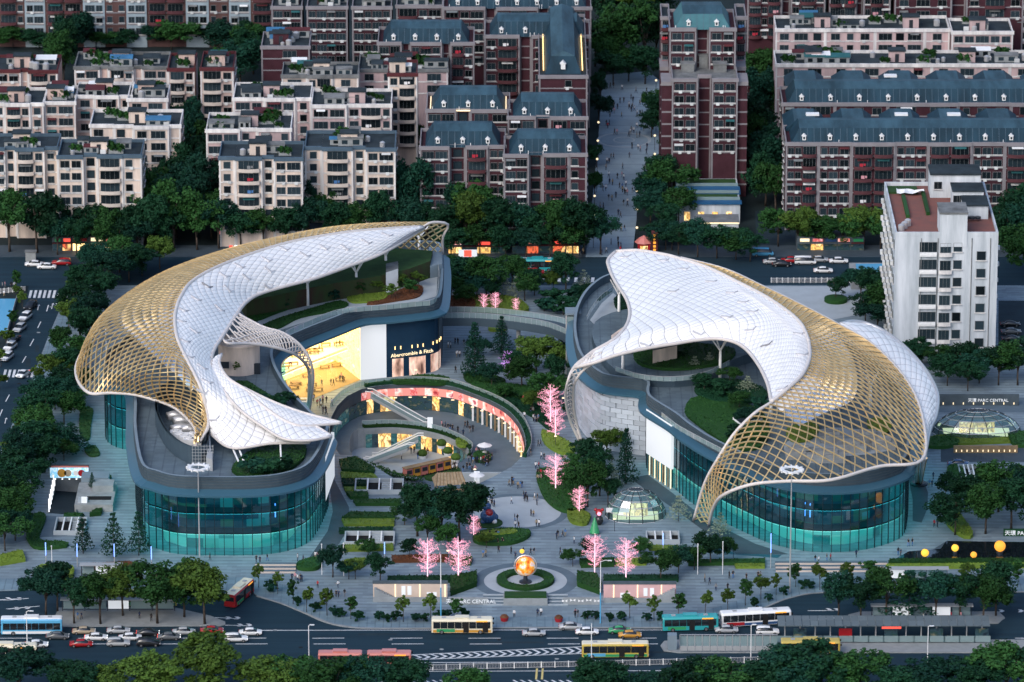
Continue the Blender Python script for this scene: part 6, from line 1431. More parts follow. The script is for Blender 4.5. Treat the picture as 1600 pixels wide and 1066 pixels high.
# ---- hedges, beds and lawns
def hedge(px, h, m='leaf_mid', label='', z=.15, dens=7, name='hedge', cat='hedge', smooth=0, soil=None):
    pts = GL(px, z)
    if smooth: pts = spline(pts, smooth, True)
    lp = [(p.x,p.y) for p in pts]; cx = sum(p[0] for p in lp)/len(lp); cy = sum(p[1] for p in lp)/len(lp); lp = [(p[0]-cx,p[1]-cy) for p in lp]
    r = random.Random(int(px[0][0]*7+px[0][1])); e = empty(name, (cx,cy,z)); tag(e, label, cat)
    b = MB(); b.prism(lp, -.02, h*.86); b.build('body', m, e)
    area = abs(sum(lp[i][0]*lp[(i+1)%len(lp)][1]-lp[(i+1)%len(lp)][0]*lp[i][1] for i in range(len(lp))))/2
    x0, x1 = min(p[0] for p in lp), max(p[0] for p in lp); y0, y1 = min(p[1] for p in lp), max(p[1] for p in lp)
    b = MB(); n = min(1500, int(area*dens)); k = 0; tries = 0
    while k < n and tries < n*6:
        tries += 1; p = (r.uniform(x0,x1), r.uniform(y0,y1))
        if in_poly(p, lp): leafcard(b, Vector((p[0],p[1],h*r.uniform(.8,1.05))), .42*r.uniform(.7,1.3), r, Vector((0,0,.6))); k += 1
    for i in range(len(lp)):
        a, c = Vector(lp[i]), Vector(lp[(i+1)%len(lp)])
        for j in range(min(40,int((a-c).length*h*4))):
            q = a.lerp(c, r.random()); leafcard(b, Vector((q.x,q.y,h*r.random())), .4*r.uniform(.7,1.2), r)
    if b.v: b.build('leaves', m, e)['kind'] = 'stuff'
    return e
H = hedge
# stripes west of the court
H([(530,722),(556,717),(586,735),(584,741),(534,737)], .8, 'leaf_mid', 'green hedge stripe nearest the diagonal court wall')
H([(532,740),(586,744),(590,750),(534,750)], .6, 'lime_hedge', 'lime hedge stripe below the diagonal court wall')
H([(534,753),(572,752),(572,762),(536,762)], .9, 'leaf_dark', 'dark hedge block left of the stair openings')
H([(537,764),(574,764),(574,770),(540,770)], .6, 'lime_hedge', 'lime hedge block left of the stair openings')
H([(541,773),(574,773),(576,781),(548,781)], .9, 'leaf_mid', 'green hedge block left of the stair openings')
H([(552,784),(626,784),(626,791),(556,791)], .8, 'leaf_mid', 'green hedge in front of the square stair openings')
H([(534,812),(548,803),(615,804),(617,812)], .7, 'leaf_mid', 'broad green bed across the path from the stair openings')
H([(534,814),(616,814),(616,823),(538,823)], .6, 'lime_hedge', 'lime bed across the path from the stair openings')
H([(530,830),(614,828),(614,834),(530,835)], .9, 'leaf_dark', 'dark hedge behind the lower stair opening')
H([(532,856),(614,854),(615,861),(534,863)], .8, 'lime_hedge', 'lime hedge before the lower stair opening')
H([(465,884),(490,876),(503,882),(494,892),(468,892)], 1.0, 'leaf_mid', 'rounded green hedge at the foot of the crescent mall steps', smooth=24)
H([(536,880),(568,876),(572,884),(546,894),(536,890)], .8, 'lime_hedge', 'lime hedge between the two small forecourt trees', smooth=24)
H([(612,873),(700,871),(700,879),(614,880)], .9, 'leaf_red', 'reddish hedge behind the left light trees')
H([(702,872),(738,874),(736,884),(704,884)], .9, 'leaf_mid', 'green hedge beside the left light trees')
H([(606,905),(705,904),(705,911),(606,912)], .9, 'leaf_dark', 'dark hedge on top of the left forecourt wall')
H([(704,907),(745,900),(745,917),(704,932)], 1.3, 'leaf_mid', 'sloping hedge beside the steps left of the globe')
H([(902,900),(932,903),(940,918),(938,930),(902,917)], 1.3, 'leaf_mid', 'sloping hedge beside the steps right of the globe')
H([(943,903),(1060,903),(1060,910),(943,910)], .9, 'leaf_dark', 'dark hedge on top of the right forecourt wall')
H([(905,878),(960,876),(960,886),(908,888)], .9, 'leaf_mid', 'green hedge under the right light trees')
H([(962,877),(1010,876),(1010,884),(962,885)], .8, 'lime_hedge', 'lime hedge under the right light trees')
H([(1014,856),(1060,857),(1060,862),(1014,861)], .8, 'lime_hedge', 'lime hedge before the stone bench terrace')
H([(1075,879),(1195,877),(1195,883),(1076,885)], .8, 'leaf_mid', 'long green hedge at the front of the curved mall')
H([(1148,884),(1195,884),(1195,889),(1150,889)], .6, 'lime_hedge', 'long lime hedge at the front of the curved mall')
H([(1390,879),(1660,877),(1660,882),(1388,884)], 1.0, 'leaf_mid', 'long green hedge before the lantern pool')
H([(1386,885),(1660,883),(1660,888),(1384,890)], .7, 'lime_hedge', 'long lime hedge before the lantern pool')
H([(742,838),(778,831),(826,833),(822,844),(792,853),(746,851)], 1.0, 'leaf_mid', 'rounded hedge bed above the globe fountain', smooth=30)
H([(755,838),(800,834),(806,839),(760,843)], 1.25, 'lime_hedge', 'lime strip within the bed above the globe', smooth=24)
# right of the court
H([(728,585),(770,590),(790,600),(760,603),(730,598)], .9, 'leaf_mid', 'hedge bed at the foot of the dark conifer', smooth=24)
H([(738,602),(790,603),(850,612),(874,622),(840,632),(780,622),(745,611)], .9, 'leaf_mid', 'long hedge bed along the curved walk', smooth=30)
H([(780,617),(812,622),(850,644),(872,668),(862,676),(835,655),(800,636)], .9, 'leaf_dark', 'curved dark bed between walk and light trees', smooth=30)
H([(848,676),(880,690),(900,705),(880,712),(852,696)], .9, 'lime_hedge', 'lime bed near the foot of the lattice leg', smooth=24)
H([(838,746),(848,735),(868,740),(906,770),(912,800),(880,802),(852,782)], .9, 'leaf_mid', 'hedge bed round the light tree at the plaza ring', smooth=30)
H([(888,800),(920,806),(916,822),(892,818)], .9, 'lime_hedge', 'lime bed beside the red and black figure', smooth=20)
H([(700,468),(790,466),(820,478),(815,490),(705,488)], .9, 'lime_hedge', 'lime bed under the small light trees', smooth=30)
H([(700,470),(738,472),(738,490),(700,491)], 1.2, 'leaf_red', 'reddish bed beside the crescent mall end', smooth=20)
H([(612,596),(640,594),(652,590),(692,592),(704,598),(690,603),(640,601),(615,601)], .9, 'leaf_mid', 'flower bed between dark store and sunken court', smooth=30)
H([(764,514),(786,512),(790,517),(768,519)], .8, 'lime_hedge', 'small lime bed under the footbridge', smooth=16)
# court hedges
def arc_hedge(path, w, h, m, label, z):
    A = [outw(p,.2) for p in path]; B = [outw(p,.2+w) for p in path]
    lp = [(p.x,p.y) for p in A]+[(p.x,p.y) for p in B[::-1]]; cx = sum(p[0] for p in lp)/len(lp); cy = sum(p[1] for p in lp)/len(lp); lp = [(p[0]-cx,p[1]-cy) for p in lp]
    e = empty('hedge',(cx,cy,z)); tag(e,label,'hedge'); b = MB(); b.prism(lp,0,h*.8); b.build('body',m,e); b = MB(); r = random.Random(5)
    for i in range(len(path)-1):
        for j in range(26):
            p = A[i].lerp(A[i+1],r.random()).lerp(B[i],r.random()) if r.random() < .7 else A[i].lerp(A[i+1],r.random()); leafcard(b, Vector((p.x-cx,p.y-cy,h*r.uniform(.1,1.05))), .42*r.uniform(.7,1.3), r)
    b.build('leaves',m,e)['kind'] = 'stuff'
arc_hedge(spline(arc[18:],34), .9, .8, 'leaf_dark', 'narrow planter hedge round the rim of the sunken court', .15)
arc_hedge(spline(PIT[2:26],26), .8, .7, 'leaf_mid', 'planter hedge on the inner walkway above the cafe', FL1)
H([(712,690),(722,688),(732,694),(728,700),(716,699)], .7, 'lime_hedge', 'small lime bed on the court floor', FL1, smooth=16)
H([(740,712),(756,708),(768,716),(760,724),(744,722)], .8, 'leaf_mid', 'small green bed on the court floor', FL1, smooth=16)
H([(668,735),(690,726),(714,730),(718,742),(690,752),(665,750)], .35, 'lawn', 'round lawn patch on the court floor', FL1, 5, 'lawn_patch', 'lawn', 24)
# roof lawns
H([(385,485),(420,478),(448,474),(458,481),(430,492),(400,503),(386,497)], .5, 'leaf_mid', 'small lawn island on the terrace beside the canopy curl', 15.4, 6, 'roof_lawn', 'lawn', 24)
H([(408,512),(440,498),(500,480),(530,472),(545,478),(520,488),(470,498),(440,513),(420,518)], .5, 'leaf_mid', 'long lawn along the terrace edge of the crescent mall', 15.4, 6, 'roof_lawn', 'lawn', 30)
H([(544,466),(575,462),(605,460),(600,470),(566,475),(548,474)], .6, 'lime_hedge', 'bright lawn bed on the terrace under the white canopy', 15.4, 6, 'roof_lawn', 'lawn', 24)
H([(575,474),(610,461),(645,448),(660,450),(655,465),(620,472),(580,478)], .5, 'leaf_red', 'brown planted bed at the far terrace end', 15.4, 6, 'roof_lawn', 'lawn', 24)
H([(365,602),(385,598),(405,610),(440,632),(452,645),(430,645),(395,625)], .6, 'leaf_mid', 'lawn in the canopy opening beside the rotunda', 15.4, 6, 'roof_lawn', 'lawn', 24)
H([(362,738),(385,712),(420,700),(460,698),(478,700),(472,722),(440,742),(395,748)], .8, 'leaf_mid', 'planted bed under the front petals of the canopy', 15.4, 6, 'roof_lawn', 'lawn', 24)
H([(990,556),(1010,545),(1060,538),(1130,545),(1150,552),(1128,570),(1060,580),(1005,574)], .8, 'leaf_mid', 'lawn under the arch of the white canopy', 17.4, 6, 'roof_lawn', 'lawn', 24)
H([(1070,645),(1085,622),(1130,628),(1175,636),(1200,660),(1195,695),(1160,706),(1120,686),(1088,664)], .5, 'leaf_mid', 'lawn on the lower roof beside the skylight', 15.45, 6, 'roof_lawn', 'lawn', 30)
H([(1085,612),(1110,596),(1160,598),(1195,612),(1190,628),(1120,630)], .7, 'leaf_dark', 'dark planting on the lower roof under the canopy edge', 15.5, 6, 'roof_lawn', 'lawn', 24)
H([(960,470),(975,462),(984,470),(980,486),(964,484)], .8, 'leaf_dark', 'dark bush bed behind the neck of the white canopy', 15.4, 6, 'roof_lawn', 'lawn', 16)
H([(1230,672),(1262,662),(1280,672),(1262,690),(1236,690)], .5, 'lime_hedge', 'small lawn seen through the bronze lattice', 15.6, 6, 'roof_lawn', 'lawn', 20)
H([(1355,660),(1385,655),(1392,672),(1370,684)], .5, 'lime_hedge', 'bright lawn seen through the lattice near its outer edge', 15.6, 6, 'roof_lawn', 'lawn', 20)
# left gardens
H([(128,640),(145,640),(142,665),(139,690),(126,682),(124,660)], .4, 'lawn', 'narrow lawn beside the west glass wall', .15, 6, 'lawn_strip', 'lawn', 24)
H([(132,702),(148,698),(156,712),(140,714)], .4, 'lawn', 'little lawn wedge below the narrow lawn', .15, 6, 'lawn_strip', 'lawn', 16)
H([(42,830),(55,806),(72,810),(62,846),(100,850),(106,856),(60,860),(44,848)], .8, 'leaf_mid', 'hooked hedge round the ramp stairs', .15, 7, smooth=30)
H([(100,806),(130,806),(130,814),(100,814)], .8, 'leaf_mid', 'hedge at the mouth of the garage ramp')
H([(150,800),(166,748),(174,748),(166,780),(158,806),(140,808)], 1.0, 'leaf_mid', 'hedge along the path beside the garage roof')
H([(100,632),(130,632),(133,638),(102,638)], 1.0, 'leaf_dark', 'dark clipped hedge under the gold lattice edge')
H([(0,872),(35,864),(40,878),(0,885)], .9, 'lime_hedge', 'yellow-green hedge at the left edge')
H([(130,886),(200,882),(225,886),(215,896),(130,897)], .9, 'leaf_red', 'reddish bed under the tiered trees')
H([(62,890),(110,890),(110,906),(64,906)], 1.2, 'lime_hedge', 'bright bushy hedge behind the left bus stop', smooth=24)
# right gardens
H([(1440,690),(1480,686),(1500,694),(1478,702),(1445,700)], .9, 'leaf_mid', 'rounded hedge near the shell canopy foot', smooth=20)
H([(1480,736),(1495,730),(1508,745),(1512,770),(1495,772),(1484,755)], 1.0, 'leaf_mid', 'hedge left of the service stair', smooth=24)
H([(1532,730),(1546,730),(1552,762),(1538,766)], 1.0, 'leaf_mid', 'hedge right of the service stair')
H([(1478,800),(1500,808),(1520,838),(1505,842),(1480,822)], .9, 'lime_hedge', 'lime hedge edging the garden right of the mall', smooth=24)
H([(1575,682),(1600,678),(1640,678),(1640,694),(1590,700)], .9, 'leaf_mid', 'hedge beside the glass bubble entrance', smooth=20)
H([(1450,686),(1500,680),(1540,683),(1600,690),(1560,694),(1460,696)], .6, 'lime_hedge', 'low lime planting before the glass bubble', smooth=24)
# ring hedge of the globe fountain
c = G(821,908,.15); e = empty('ring_hedge', c); tag(e, 'ring of clipped hedge round the globe fountain', 'hedge')
b = MB(); n = 40; vs = []
for j in range(n):
    w = 2*math.pi*j/n
    for (rr_, zz) in ((3.9,0),(3.9,.7),(5.8,.7),(5.8,0)): vs.append((math.cos(w)*rr_, math.sin(w)*rr_, zz))
b.add(vs, [(4*j+k, 4*j+k+1, 4*((j+1)%n)+k+1, 4*((j+1)%n)+k) for j in range(n) for k in range(3)]); b.build('body','leaf_mid',e)
b = MB(); r = random.Random(2)
for i in range(700):
    w = r.random()*6.283; d = r.uniform(3.85,5.85); leafcard(b, Vector((math.cos(w)*d,math.sin(w)*d,r.uniform(.45,.8))), .36, r)
b.build('leaves','leaf_mid',e)['kind'] = 'stuff'
# circle planter at the far right walk
c = G(1306,471,.15); e = empty('round_planter', c); tag(e, 'round planter with clipped hedge ring beyond the white canopy', 'planter')
b = MB(); b.lathe([(2.7,0),(2.7,.9),(2.2,1.0),(.2,1.0)],24); b.build('hedge_ring','leaf_mid',e)
trees([(1306,470,5.5,2.2)], 'small round tree', 'in the round planter beyond the white canopy', None, 'R', .15)
# ================================================================ vehicles
def car_body(L=4.5, W=1.8, kind='sedan'):
    """lofted body: cross sections along the length, glass faces in the cabin"""
    hw = W/2
    if kind == 'sedan': st = [(-.5,.42,.62,.62,.80,.62),(-.47,.30,.78,.78,.94,.7),(-.30,.26,.92,.92,1,.8),(-.20,.24,.95,1.34,1,.72),(-.02,.24,.95,1.46,1,.74),(.14,.24,.94,1.40,1,.72),(.29,.24,.92,.92,1,.8),(.44,.28,.80,.80,.96,.74),(.5,.42,.62,.62,.82,.62)]
    elif kind == 'suv': st = [(-.5,.45,.8,.8,.84,.7),(-.47,.34,1.0,1.35,.96,.72),(-.40,.3,1.02,1.62,1,.78),(-.1,.28,1.02,1.70,1,.8),(.10,.28,1.0,1.62,1,.78),(.24,.28,1.0,1.0,1,.84),(.44,.32,.9,.9,.97,.78),(.5,.45,.7,.7,.84,.66)]
    else: st = [(-.5,.4,.9,1.7,.9,.8),(-.47,.32,1.1,1.98,.98,.86),(-.1,.3,1.15,2.05,1,.88),(.28,.3,1.12,1.98,1,.86),(.42,.3,1.05,1.1,1,.86),(.5,.42,.75,.75,.88,.72)]
    b = MB(); rows = []
    for (x, zb, zs, zr, wb, wr) in st:
        w = hw*wb; r = hw*wr
        rows.append([(x*L,-w*.94,zb),(x*L,-w,(zb+zs)*.55),(x*L,-w*.97,zs),(x*L,-r,zr-.03 if zr > zs else zs+.02),(x*L,0,zr+.04),(x*L,r,zr-.03 if zr > zs else zs+.02),(x*L,w*.97,zs),(x*L,w,(zb+zs)*.55),(x*L,w*.94,zb)])
    k = 9; vs = [p for r in rows for p in r]; n = len(rows)
    for i in range(n-1):
        cab0, cab1 = st[i][3] > st[i][2]+.1, st[i+1][3] > st[i+1][2]+.1
        for j in range(k-1):
            m = 0
            if j in (2,5) and (cab0 or cab1): m = 1
            if j in (3,4) and cab0 != cab1: m = 1
            b.f.append([i*k+j, i*k+j+1, (i+1)*k+j+1, (i+1)*k+j]); b.m.append(m)
    b.v = vs; b.f.append(list(range(k))); b.m.append(0); b.f.append([(n-1)*k+j for j in range(k)][::-1]); b.m.append(0)
    for i in range(n-1): b.f.append([i*k+8, i*k, (i+1)*k, (i+1)*k+8]); b.m.append(0)
    return b.mesh('body', ['paint_white','car_glass'], True)
wb = MB(); wb.lathe([(.18,-.11),(.30,-.11),(.34,-.07),(.34,.07),(.30,.11),(.18,.11)],12,m=0); wb.lathe([(.05,.112),(.19,.112),(.19,.113)],8,m=1); wb.lathe([(.05,-.113),(.19,-.113),(.19,-.112)],8,m=1)
WHEEL = wb.mesh('wheel', ['tyre','rim'])
lp_ = MB(); lp_.box(-.06,.06,-.2,.2,-.08,.08); HEAD = lp_.mesh('headlight','lamp_clear'); TAIL = lp_.mesh('tail_light','lamp_red'); HEADLIT = lp_.mesh('headlight','glow_white'); TAILLIT = lp_.mesh('tail_light','glow_red')
CB = {'sedan':(car_body(4.6,1.82,'sedan'),4.6,1.82),'suv':(car_body(4.6,1.88,'suv'),4.6,1.88),'van':(car_body(5.1,1.95,'van'),5.1,1.95)}
def paint(o, m):
    o.material_slots[0].link = 'OBJECT'; o.material_slots[0].material = M[m]
def car(px, py, colr, kind='sedan', rz=0.0, label='', z=.03, lit=False, name='parked_car', group=None, cat='car'):
    me, L, W = CB[kind]; e = empty(name, G(px,py,z), rz); tag(e, label, cat, group)
    o = link('body', me, e); paint(o, 'paint_'+colr)
    for x in (-.31,.31):
        for s in (-1,1): link('wheel', WHEEL, e, (x*L,s*(W/2-.1),.34)).rotation_euler = (R(90),0,0)
    for s in (-1,1):
        link('headlight', HEADLIT if lit else HEAD, e, (L*.485,s*W*.33,.68)); link('tail_light', TAILLIT if lit else TAIL, e, (-L*.485,s*W*.33,.75))
    return e
ML = [(131,990,'gold','sedan','gold car'),(150,1000,'white','sedan','white car behind the gold one'),(185,989,'silver','sedan','silver car in the far lane'),(203,1000,'white','sedan','white car between silver and grey ones'),(231,993,'black','sedan','black car in the far lane'),(264,999,'grey','sedan','dark grey car'),(287,991,'silver','sedan','silver car nearest the island tip'),(331,989,'red','sedan','dark red car half hidden by foreground tree'),(185,1009,'silver','suv','silver hatchback in the near lane'),(232,1009,'black','suv','black car in the near lane'),(57,1011,'white','sedan','white car behind the lamp post'),(127,1010,'red','sedan','bright red car'),(369,1002,'white','suv','white car right of the foreground tree'),(391,992,'white','sedan','white car farthest right in the queue')]
for x,y,c,k,l in ML: car(x,y,c,k,R(2),l+' on the main road at left',name='car',group='cars queued on the main road',lit=(x%3==0))
for x,y,c,k,l in [(834,993,'silver','sedan','silver car passing the globe fountain'),(917,991,'white','sedan','white car ahead of the taxi'),(891,983,'silver','sedan','silver car at the kerb right of the fountain'),(968,989,'green','sedan','green taxi with orange flanks'),(984,996,'orange','sedan','orange car beside the green taxi'),(1135,988,'silver','sedan','silver car below the white and blue bus'),(1199,991,'white','suv','white car left of the station roof'),(90,998,'grey','sedan','grey car in front of the blue coach')]:
    car(x,y,c,k,R(1),l,name='car',group='cars driving on the main road')
for x,y,c,k,l in [(48,482,'black','suv','black car nearest the crosswalk'),(40,499,'white','suv','white car second from the crosswalk'),(31,517,'silver','suv','silver car third from the crosswalk'),(22,534,'black','sedan','black car fourth from the crosswalk'),(16,546,'white','suv','white car fifth from the crosswalk'),(11,562,'white','suv','white car last in the line')]:
    car(x,y,c,k,R(252),l+' on the side road',name='car',group='cars lined up on the side road')
car(36,588,'white','sedan',R(250),'white car with lit headlights on the lower crosswalk',name='car',lit=True)
for x,y,c,k,l in [(54,416,'white','sedan','white car at the far junction, left one'),(73,420,'white','sedan','white car at the far junction, right one'),(96,414,'red','suv','red car waiting at the far junction'),(190,414,'silver','sedan','pale car under the junction trees'),(836,428,'red','sedan','red car beyond the footbridge'),(852,411,'black','sedan','black car parked before the red-lit shops'),(1207,412,'silver','sedan','silver car parked left of the white van'),(1221,416,'black','sedan','black car parked in front of the silver one'),(1236,410,'red','sedan','red car parked left of the white van'),(1258,413,'white','van','white van parked by the far road'),(1279,409,'silver','sedan','silver car parked right of the white van'),(1310,411,'white','sedan','white car parked rightmost by the far road'),(1286,426,'white','sedan','white car driving past the parked row'),(1192,400,'skyblue','van','pale blue van at the mouth of the back lane'),(1497,728,'blue','sedan','dark blue car on the service drive')]:
    car(x,y,c,k,R(180) if x < 100 else 0,l,name='car',cat='van' if k == 'van' else 'car')
row = [car(1578+i*1.5,510+i*11.5,('black','grey','black','silver','black','black')[i],'sedan',R(4),'',.2,name='car') for i in range(6)]
for i,o in enumerate(row): o['label'] = f'dark car parked by the white tower, {ordw(i+1)} from the back'; o['group'] = 'cars parked by the white tower'

def bus(px, py, L, body, stripe, roofc, label, rz=0.0, z=.03, artic=False, glow=False, H=3.1):
    e = empty('bus', G(px,py,z), rz); tag(e, label, 'bus', 'buses on the main road'); W = 2.5
    def shell(x0, x1):
        b = MB(); n = 10; prof = [(-W/2,.35),(-W/2,H-.35),(-W/2+.18,H-.08),(-W/2+.45,H),(W/2-.45,H),(W/2-.18,H-.08),(W/2,H-.35),(W/2,.35)]
        rows = [[(x, y*(1-.06*e_), z_-(.12*e_ if z_ > 2 else 0)) for (y, z_) in prof] for x, e_ in ((x0,1),(x0+.25,0),(x1-.25,0),(x1,1))]
        k = 8; vs = [p for r in rows for p in r]; b.v = vs
        for i in range(3):
            for j in range(k-1): b.f.append([i*k+j,i*k+j+1,(i+1)*k+j+1,(i+1)*k+j]); b.m.append(1 if j in (1,2,3,4,5) and False else (1 if 2 <= j <= 4 else 0))
        b.f.append(list(range(k))); b.m.append(0); b.f.append([3*k+j for j in range(k)][::-1]); b.m.append(0)
        o = b.build('body', ['paint_'+body,'paint_'+roofc], e)
        for s in (-1,1):
            q = MB(); nw = max(3,int((x1-x0)/1.5))
            for w in range(nw):
                a = x0+.35+(x1-x0-.7)*w/nw; c = x0+.35+(x1-x0-.7)*(w+1)/nw-.06
                q = MB(); q.box(a,c,s*W/2-.03,s*W/2+.03,1.25,2.62); q.build('window','glow_busw' if glow and w % 2 else 'car_glass',e)
            q = MB(); q.box(x0+.3,x1-.3,s*W/2-.02,s*W/2+.02,.42,.95); q.build('stripe','paint_'+stripe,e)
        for xx in ((x0+2.0),(x1-2.4)):
            for s in (-1,1): w = link('wheel', WHEEL, e, (xx,s*(W/2-.12),.48), sc=1.4); w.rotation_euler = (R(90),0,0)
        q = MB(); q.box((x0+x1)/2-1.4,(x0+x1)/2+1.4,-.8,.8,H,H+.28); q.build('roof_unit','paint_'+roofc,e)
    for xx in (L/2-1.4, L/2-5.2):
        q = MB(); q.box(xx-.55,xx+.55,-W/2-.035,-W/2-.005,.4,2.5); q.build('door','tyre',e)
    q = MB(); q.box(-L/2+1.0,-L/2+4.6,-W/2-.03,-W/2-.004,.5,1.15); q.build('side_advert',('paint_red','paint_skyblue','paint_green','paint_gold')[int(px)%4],e)
    q = MB(); q.box(L/2-3.2,L/2-1.0,-W/2-.045,-W/2-.01,2.62,2.86); q.build('destination_sign','glow_orange',e)
    for xx in (-L*.3,L*.28): q = MB(); q.box(xx-.4,xx+.4,-.4,.4,H,H+.1); q.build('roof_hatch','grey_paint',e)
    for s in (-1,1): q = MB(); q.box(L/2+.02,L/2+.3,s*1.3-.06,s*1.3+.06,2.2,2.6); q.build('mirror','tyre',e)
    if artic:
        shell(-L/2,-.5); shell(.5,L/2); q = MB()
        for i in range(6): q.box(-.5+i*.17,-.4+i*.17,-1.15,1.15,.5,2.9)
        q.build('bellows','dark_metal',e)
    else: shell(-L/2,L/2)
    q = MB(); q.box(L/2-.06,L/2+.02,-1.05,1.05,1.2,2.5); q.build('windscreen','car_glass',e)
    q = MB(); q.box(-L/2-.02,-L/2+.06,-.9,.9,1.5,2.4); q.build('rear_window','car_glass',e)
    for s in (-1,1): link('headlight',HEADLIT if glow else HEAD,e,(L/2+.01,s*.9,.7)); link('tail_light',TAIL,e,(-L/2-.01,s*.9,.8))
    return e
emit('glow_busw', (0.9,0.75,0.5), .5)
bus(50,990,12,'skyblue','white','white','white coach with sky blue flanks at the left edge', R(181), H=3.5)
bus(570,1041,18,'salmon','red','salmon','salmon articulated bus behind the foreground trees', 0, artic=True)
bus(722,988,12,'cream','orange','cream','cream-roofed orange bus before the forecourt')
bus(1078,984,11,'teal','teal','teal','teal bus at the right bend of the kerb', R(4))
bus(1180,976,14,'white','blue','white','white bus with blue skirt at the right bend', R(9))
bus(961,1026,13,'yellow','green','cream','yellow and green bus on the chevron strip', R(1))
bus(1266,1022,11.5,'yellow','yellow','yellow','yellow bus in front of the station roof')
bus(374,938,10,'red','red','cream','dark red bus peeping out beside the island trees', R(70))
bus(10,1029,12,'cream','orange','cream','cream bus cut by the left edge', 0)
bus(230,946,12,'yellow','green','yellow','yellow bus hidden behind the left island trees', 0)
bus(840,423,10,'teal','teal','teal','teal bus on the far road beyond the footbridge', 0)['group'] = 'buses on the far road'
# scooters parked by the side road
def scooter(px, py, i):
    e = empty('parked_scooter', G(px,py,.18), R(20+i*7)); e['category'] = 'scooter'
    b = MB(); b.tube([(-.5,0,.45),(-.2,0,.5),(.15,0,.35),(.4,0,.45),(.5,0,.95)],.14,6); o = b.build('body','paint_blue',e); paint(o,'paint_'+('blue','black','red','grey','blue','black','teal','grey')[i%8])
    b = MB(); b.box(-.55,.0,-.14,.14,.62,.76); b.build('seat','tyre',e); b = MB(); b.tube([(.48,-.3,1.02),(.48,.3,1.02)],.03,5); b.build('handlebar','dark_metal',e)
    for x in (-.6,.6): link('wheel',WHEEL,e,(x,0,.24),sc=(.7,.7,.5)).rotation_euler = (R(90),0,0)
    return e
row_labels([scooter(20+i*3.2-(i>4)*14,690-i*8+(i>4)*20,i) for i in range(9)], 'small parked scooter', 'on the pavement of the side road', 'scooters beside the side road', key=lambda o: -PIX(o.location)[1])

# ================================================================ people
def person_mesh(pose, seed):
    r = random.Random(seed); me = bpy.data.meshes.new('body')
    sw = {'walk':.26,'stand':.05,'stroll':.16}[pose]; ar = sw*1.1
    V = [((0,0,.95),.15,.11),((0,0,1.18),.14,.10),((0,0,1.38),.17,.11),((0,.0,1.50),.06,.06),((0,.02,1.60),.085,.1),((0,.02,1.72),.07,.08)]
    E = [(0,1),(1,2),(2,3),(3,4),(4,5)]
    for s in (-1,1):
        b = len(V); f = s*ar; V += [((s*.19,0,1.42),.06,.06),((s*.25,-f*.4,1.16),.045,.045),((s*.25,-f*.9+.08,.93),.035,.035),((s*.25,-f+.1,.83),.035,.03)]
        E += [(2,b),(b,b+1),(b+1,b+2),(b+2,b+3)]
        b = len(V); f = s*sw; V += [((s*.10,0,.86),.095,.1),((s*.10,f*.55+.02,.50),.065,.065),((s*.10,f-(.08 if f < 0 else 0),.09+(.06 if f < 0 else 0)),.045,.05),((s*.11,f+.14-(.04 if f < 0 else 0),.05),.045,.035)]
        E += [(0,b),(b,b+1),(b+1,b+2),(b+2,b+3)]
    me.from_pydata([v[0] for v in V], E, []); o = bpy.data.objects.new('tmp', me); col.objects.link(o)
    sk = o.modifiers.new('skin','SKIN'); sk.use_smooth_shade = True
    lay = me.skin_vertices[0].data
    for i, v in enumerate(V): lay[i].radius = (v[1], v[2]); lay[i].use_root = (i == 0)
    ss = o.modifiers.new('sub','SUBSURF'); ss.levels = 1
    dg = bpy.context.evaluated_depsgraph_get(); out = bpy.data.meshes.new_from_object(o.evaluated_get(dg)); bpy.data.objects.remove(o)
    out.name = 'body'; out.materials.clear()
    for m in ('cloth_white','cloth_navy','skin','hair','cloth_black'): out.materials.append(M[m])
    for p in out.polygons:
        c = p.center; z = c.z; p.use_smooth = True
        if z > 1.5: p.material_index = 3 if (z > 1.66 or c.y < -.01) else 2
        elif z < .13: p.material_index = 4
        elif abs(c.x) > .2 and z < 1.12: p.material_index = 2
        elif z > .93: p.material_index = 0
        else: p.material_index = 1
    return out
PM = [person_mesh('walk',1), person_mesh('stand',2), person_mesh('stroll',3)]
PCOL = [('white','navy'),('black','black'),('navy','black'),('white','black'),('grey','navy'),('red','black'),('pink','grey'),('blue','khaki'),('black','blue'),('khaki','black'),('white','khaki'),('black','grey'),('yellow','navy'),('green','black')]
pc = [0]
def person(px, py, z=.15, ci=None, where='', pose=None):
    pc[0] += 1; r = random.Random(pc[0]*13); ci = r.choice((0,1,1,2,2,3,4,1,6,7,8,9,10,11,11,1,2,3,5,2,1,8,11)) if ci is None else ci
    a, b = PCOL[ci]; o = link('person', PM[r.randrange(3) if pose is None else pose], None, G(px,py,z), r.uniform(0,6.28), r.uniform(.94,1.06))
    for i, c in ((0,'cloth_'+a),(1,'cloth_'+b)): o.material_slots[i].link = 'OBJECT'; o.material_slots[i].material = M[c]
    tag(o, f'person in {a} top and {b} trousers {where}' if a != b else f'person dressed all in {a} {where}', 'person', 'people '+where); return o
def crowd(n, poly, where, z=.15, seed=1, avoid=()):
    r = random.Random(seed); x0, x1 = min(p[0] for p in poly), max(p[0] for p in poly); y0, y1 = min(p[1] for p in poly), max(p[1] for p in poly); k = 0; t = 0
    while k < n and t < n*30:
        t += 1; x, y = r.uniform(x0,x1), r.uniform(y0,y1)
        if not in_poly((x,y),poly) or any(in_poly((x,y),a) for a in avoid): continue
        person(x,y,z,where=where); k += 1
        if r.random() < .5 and k < n: person(x+r.uniform(3.5,6),y+r.uniform(-1.5,1.5),z,where=where); k += 1
crowd(92, [(930,390),(940,300),(945,200),(950,135),(1020,135),(1022,200),(1010,270),(990,310),(982,390)], 'on the shopping street', .1, 11)
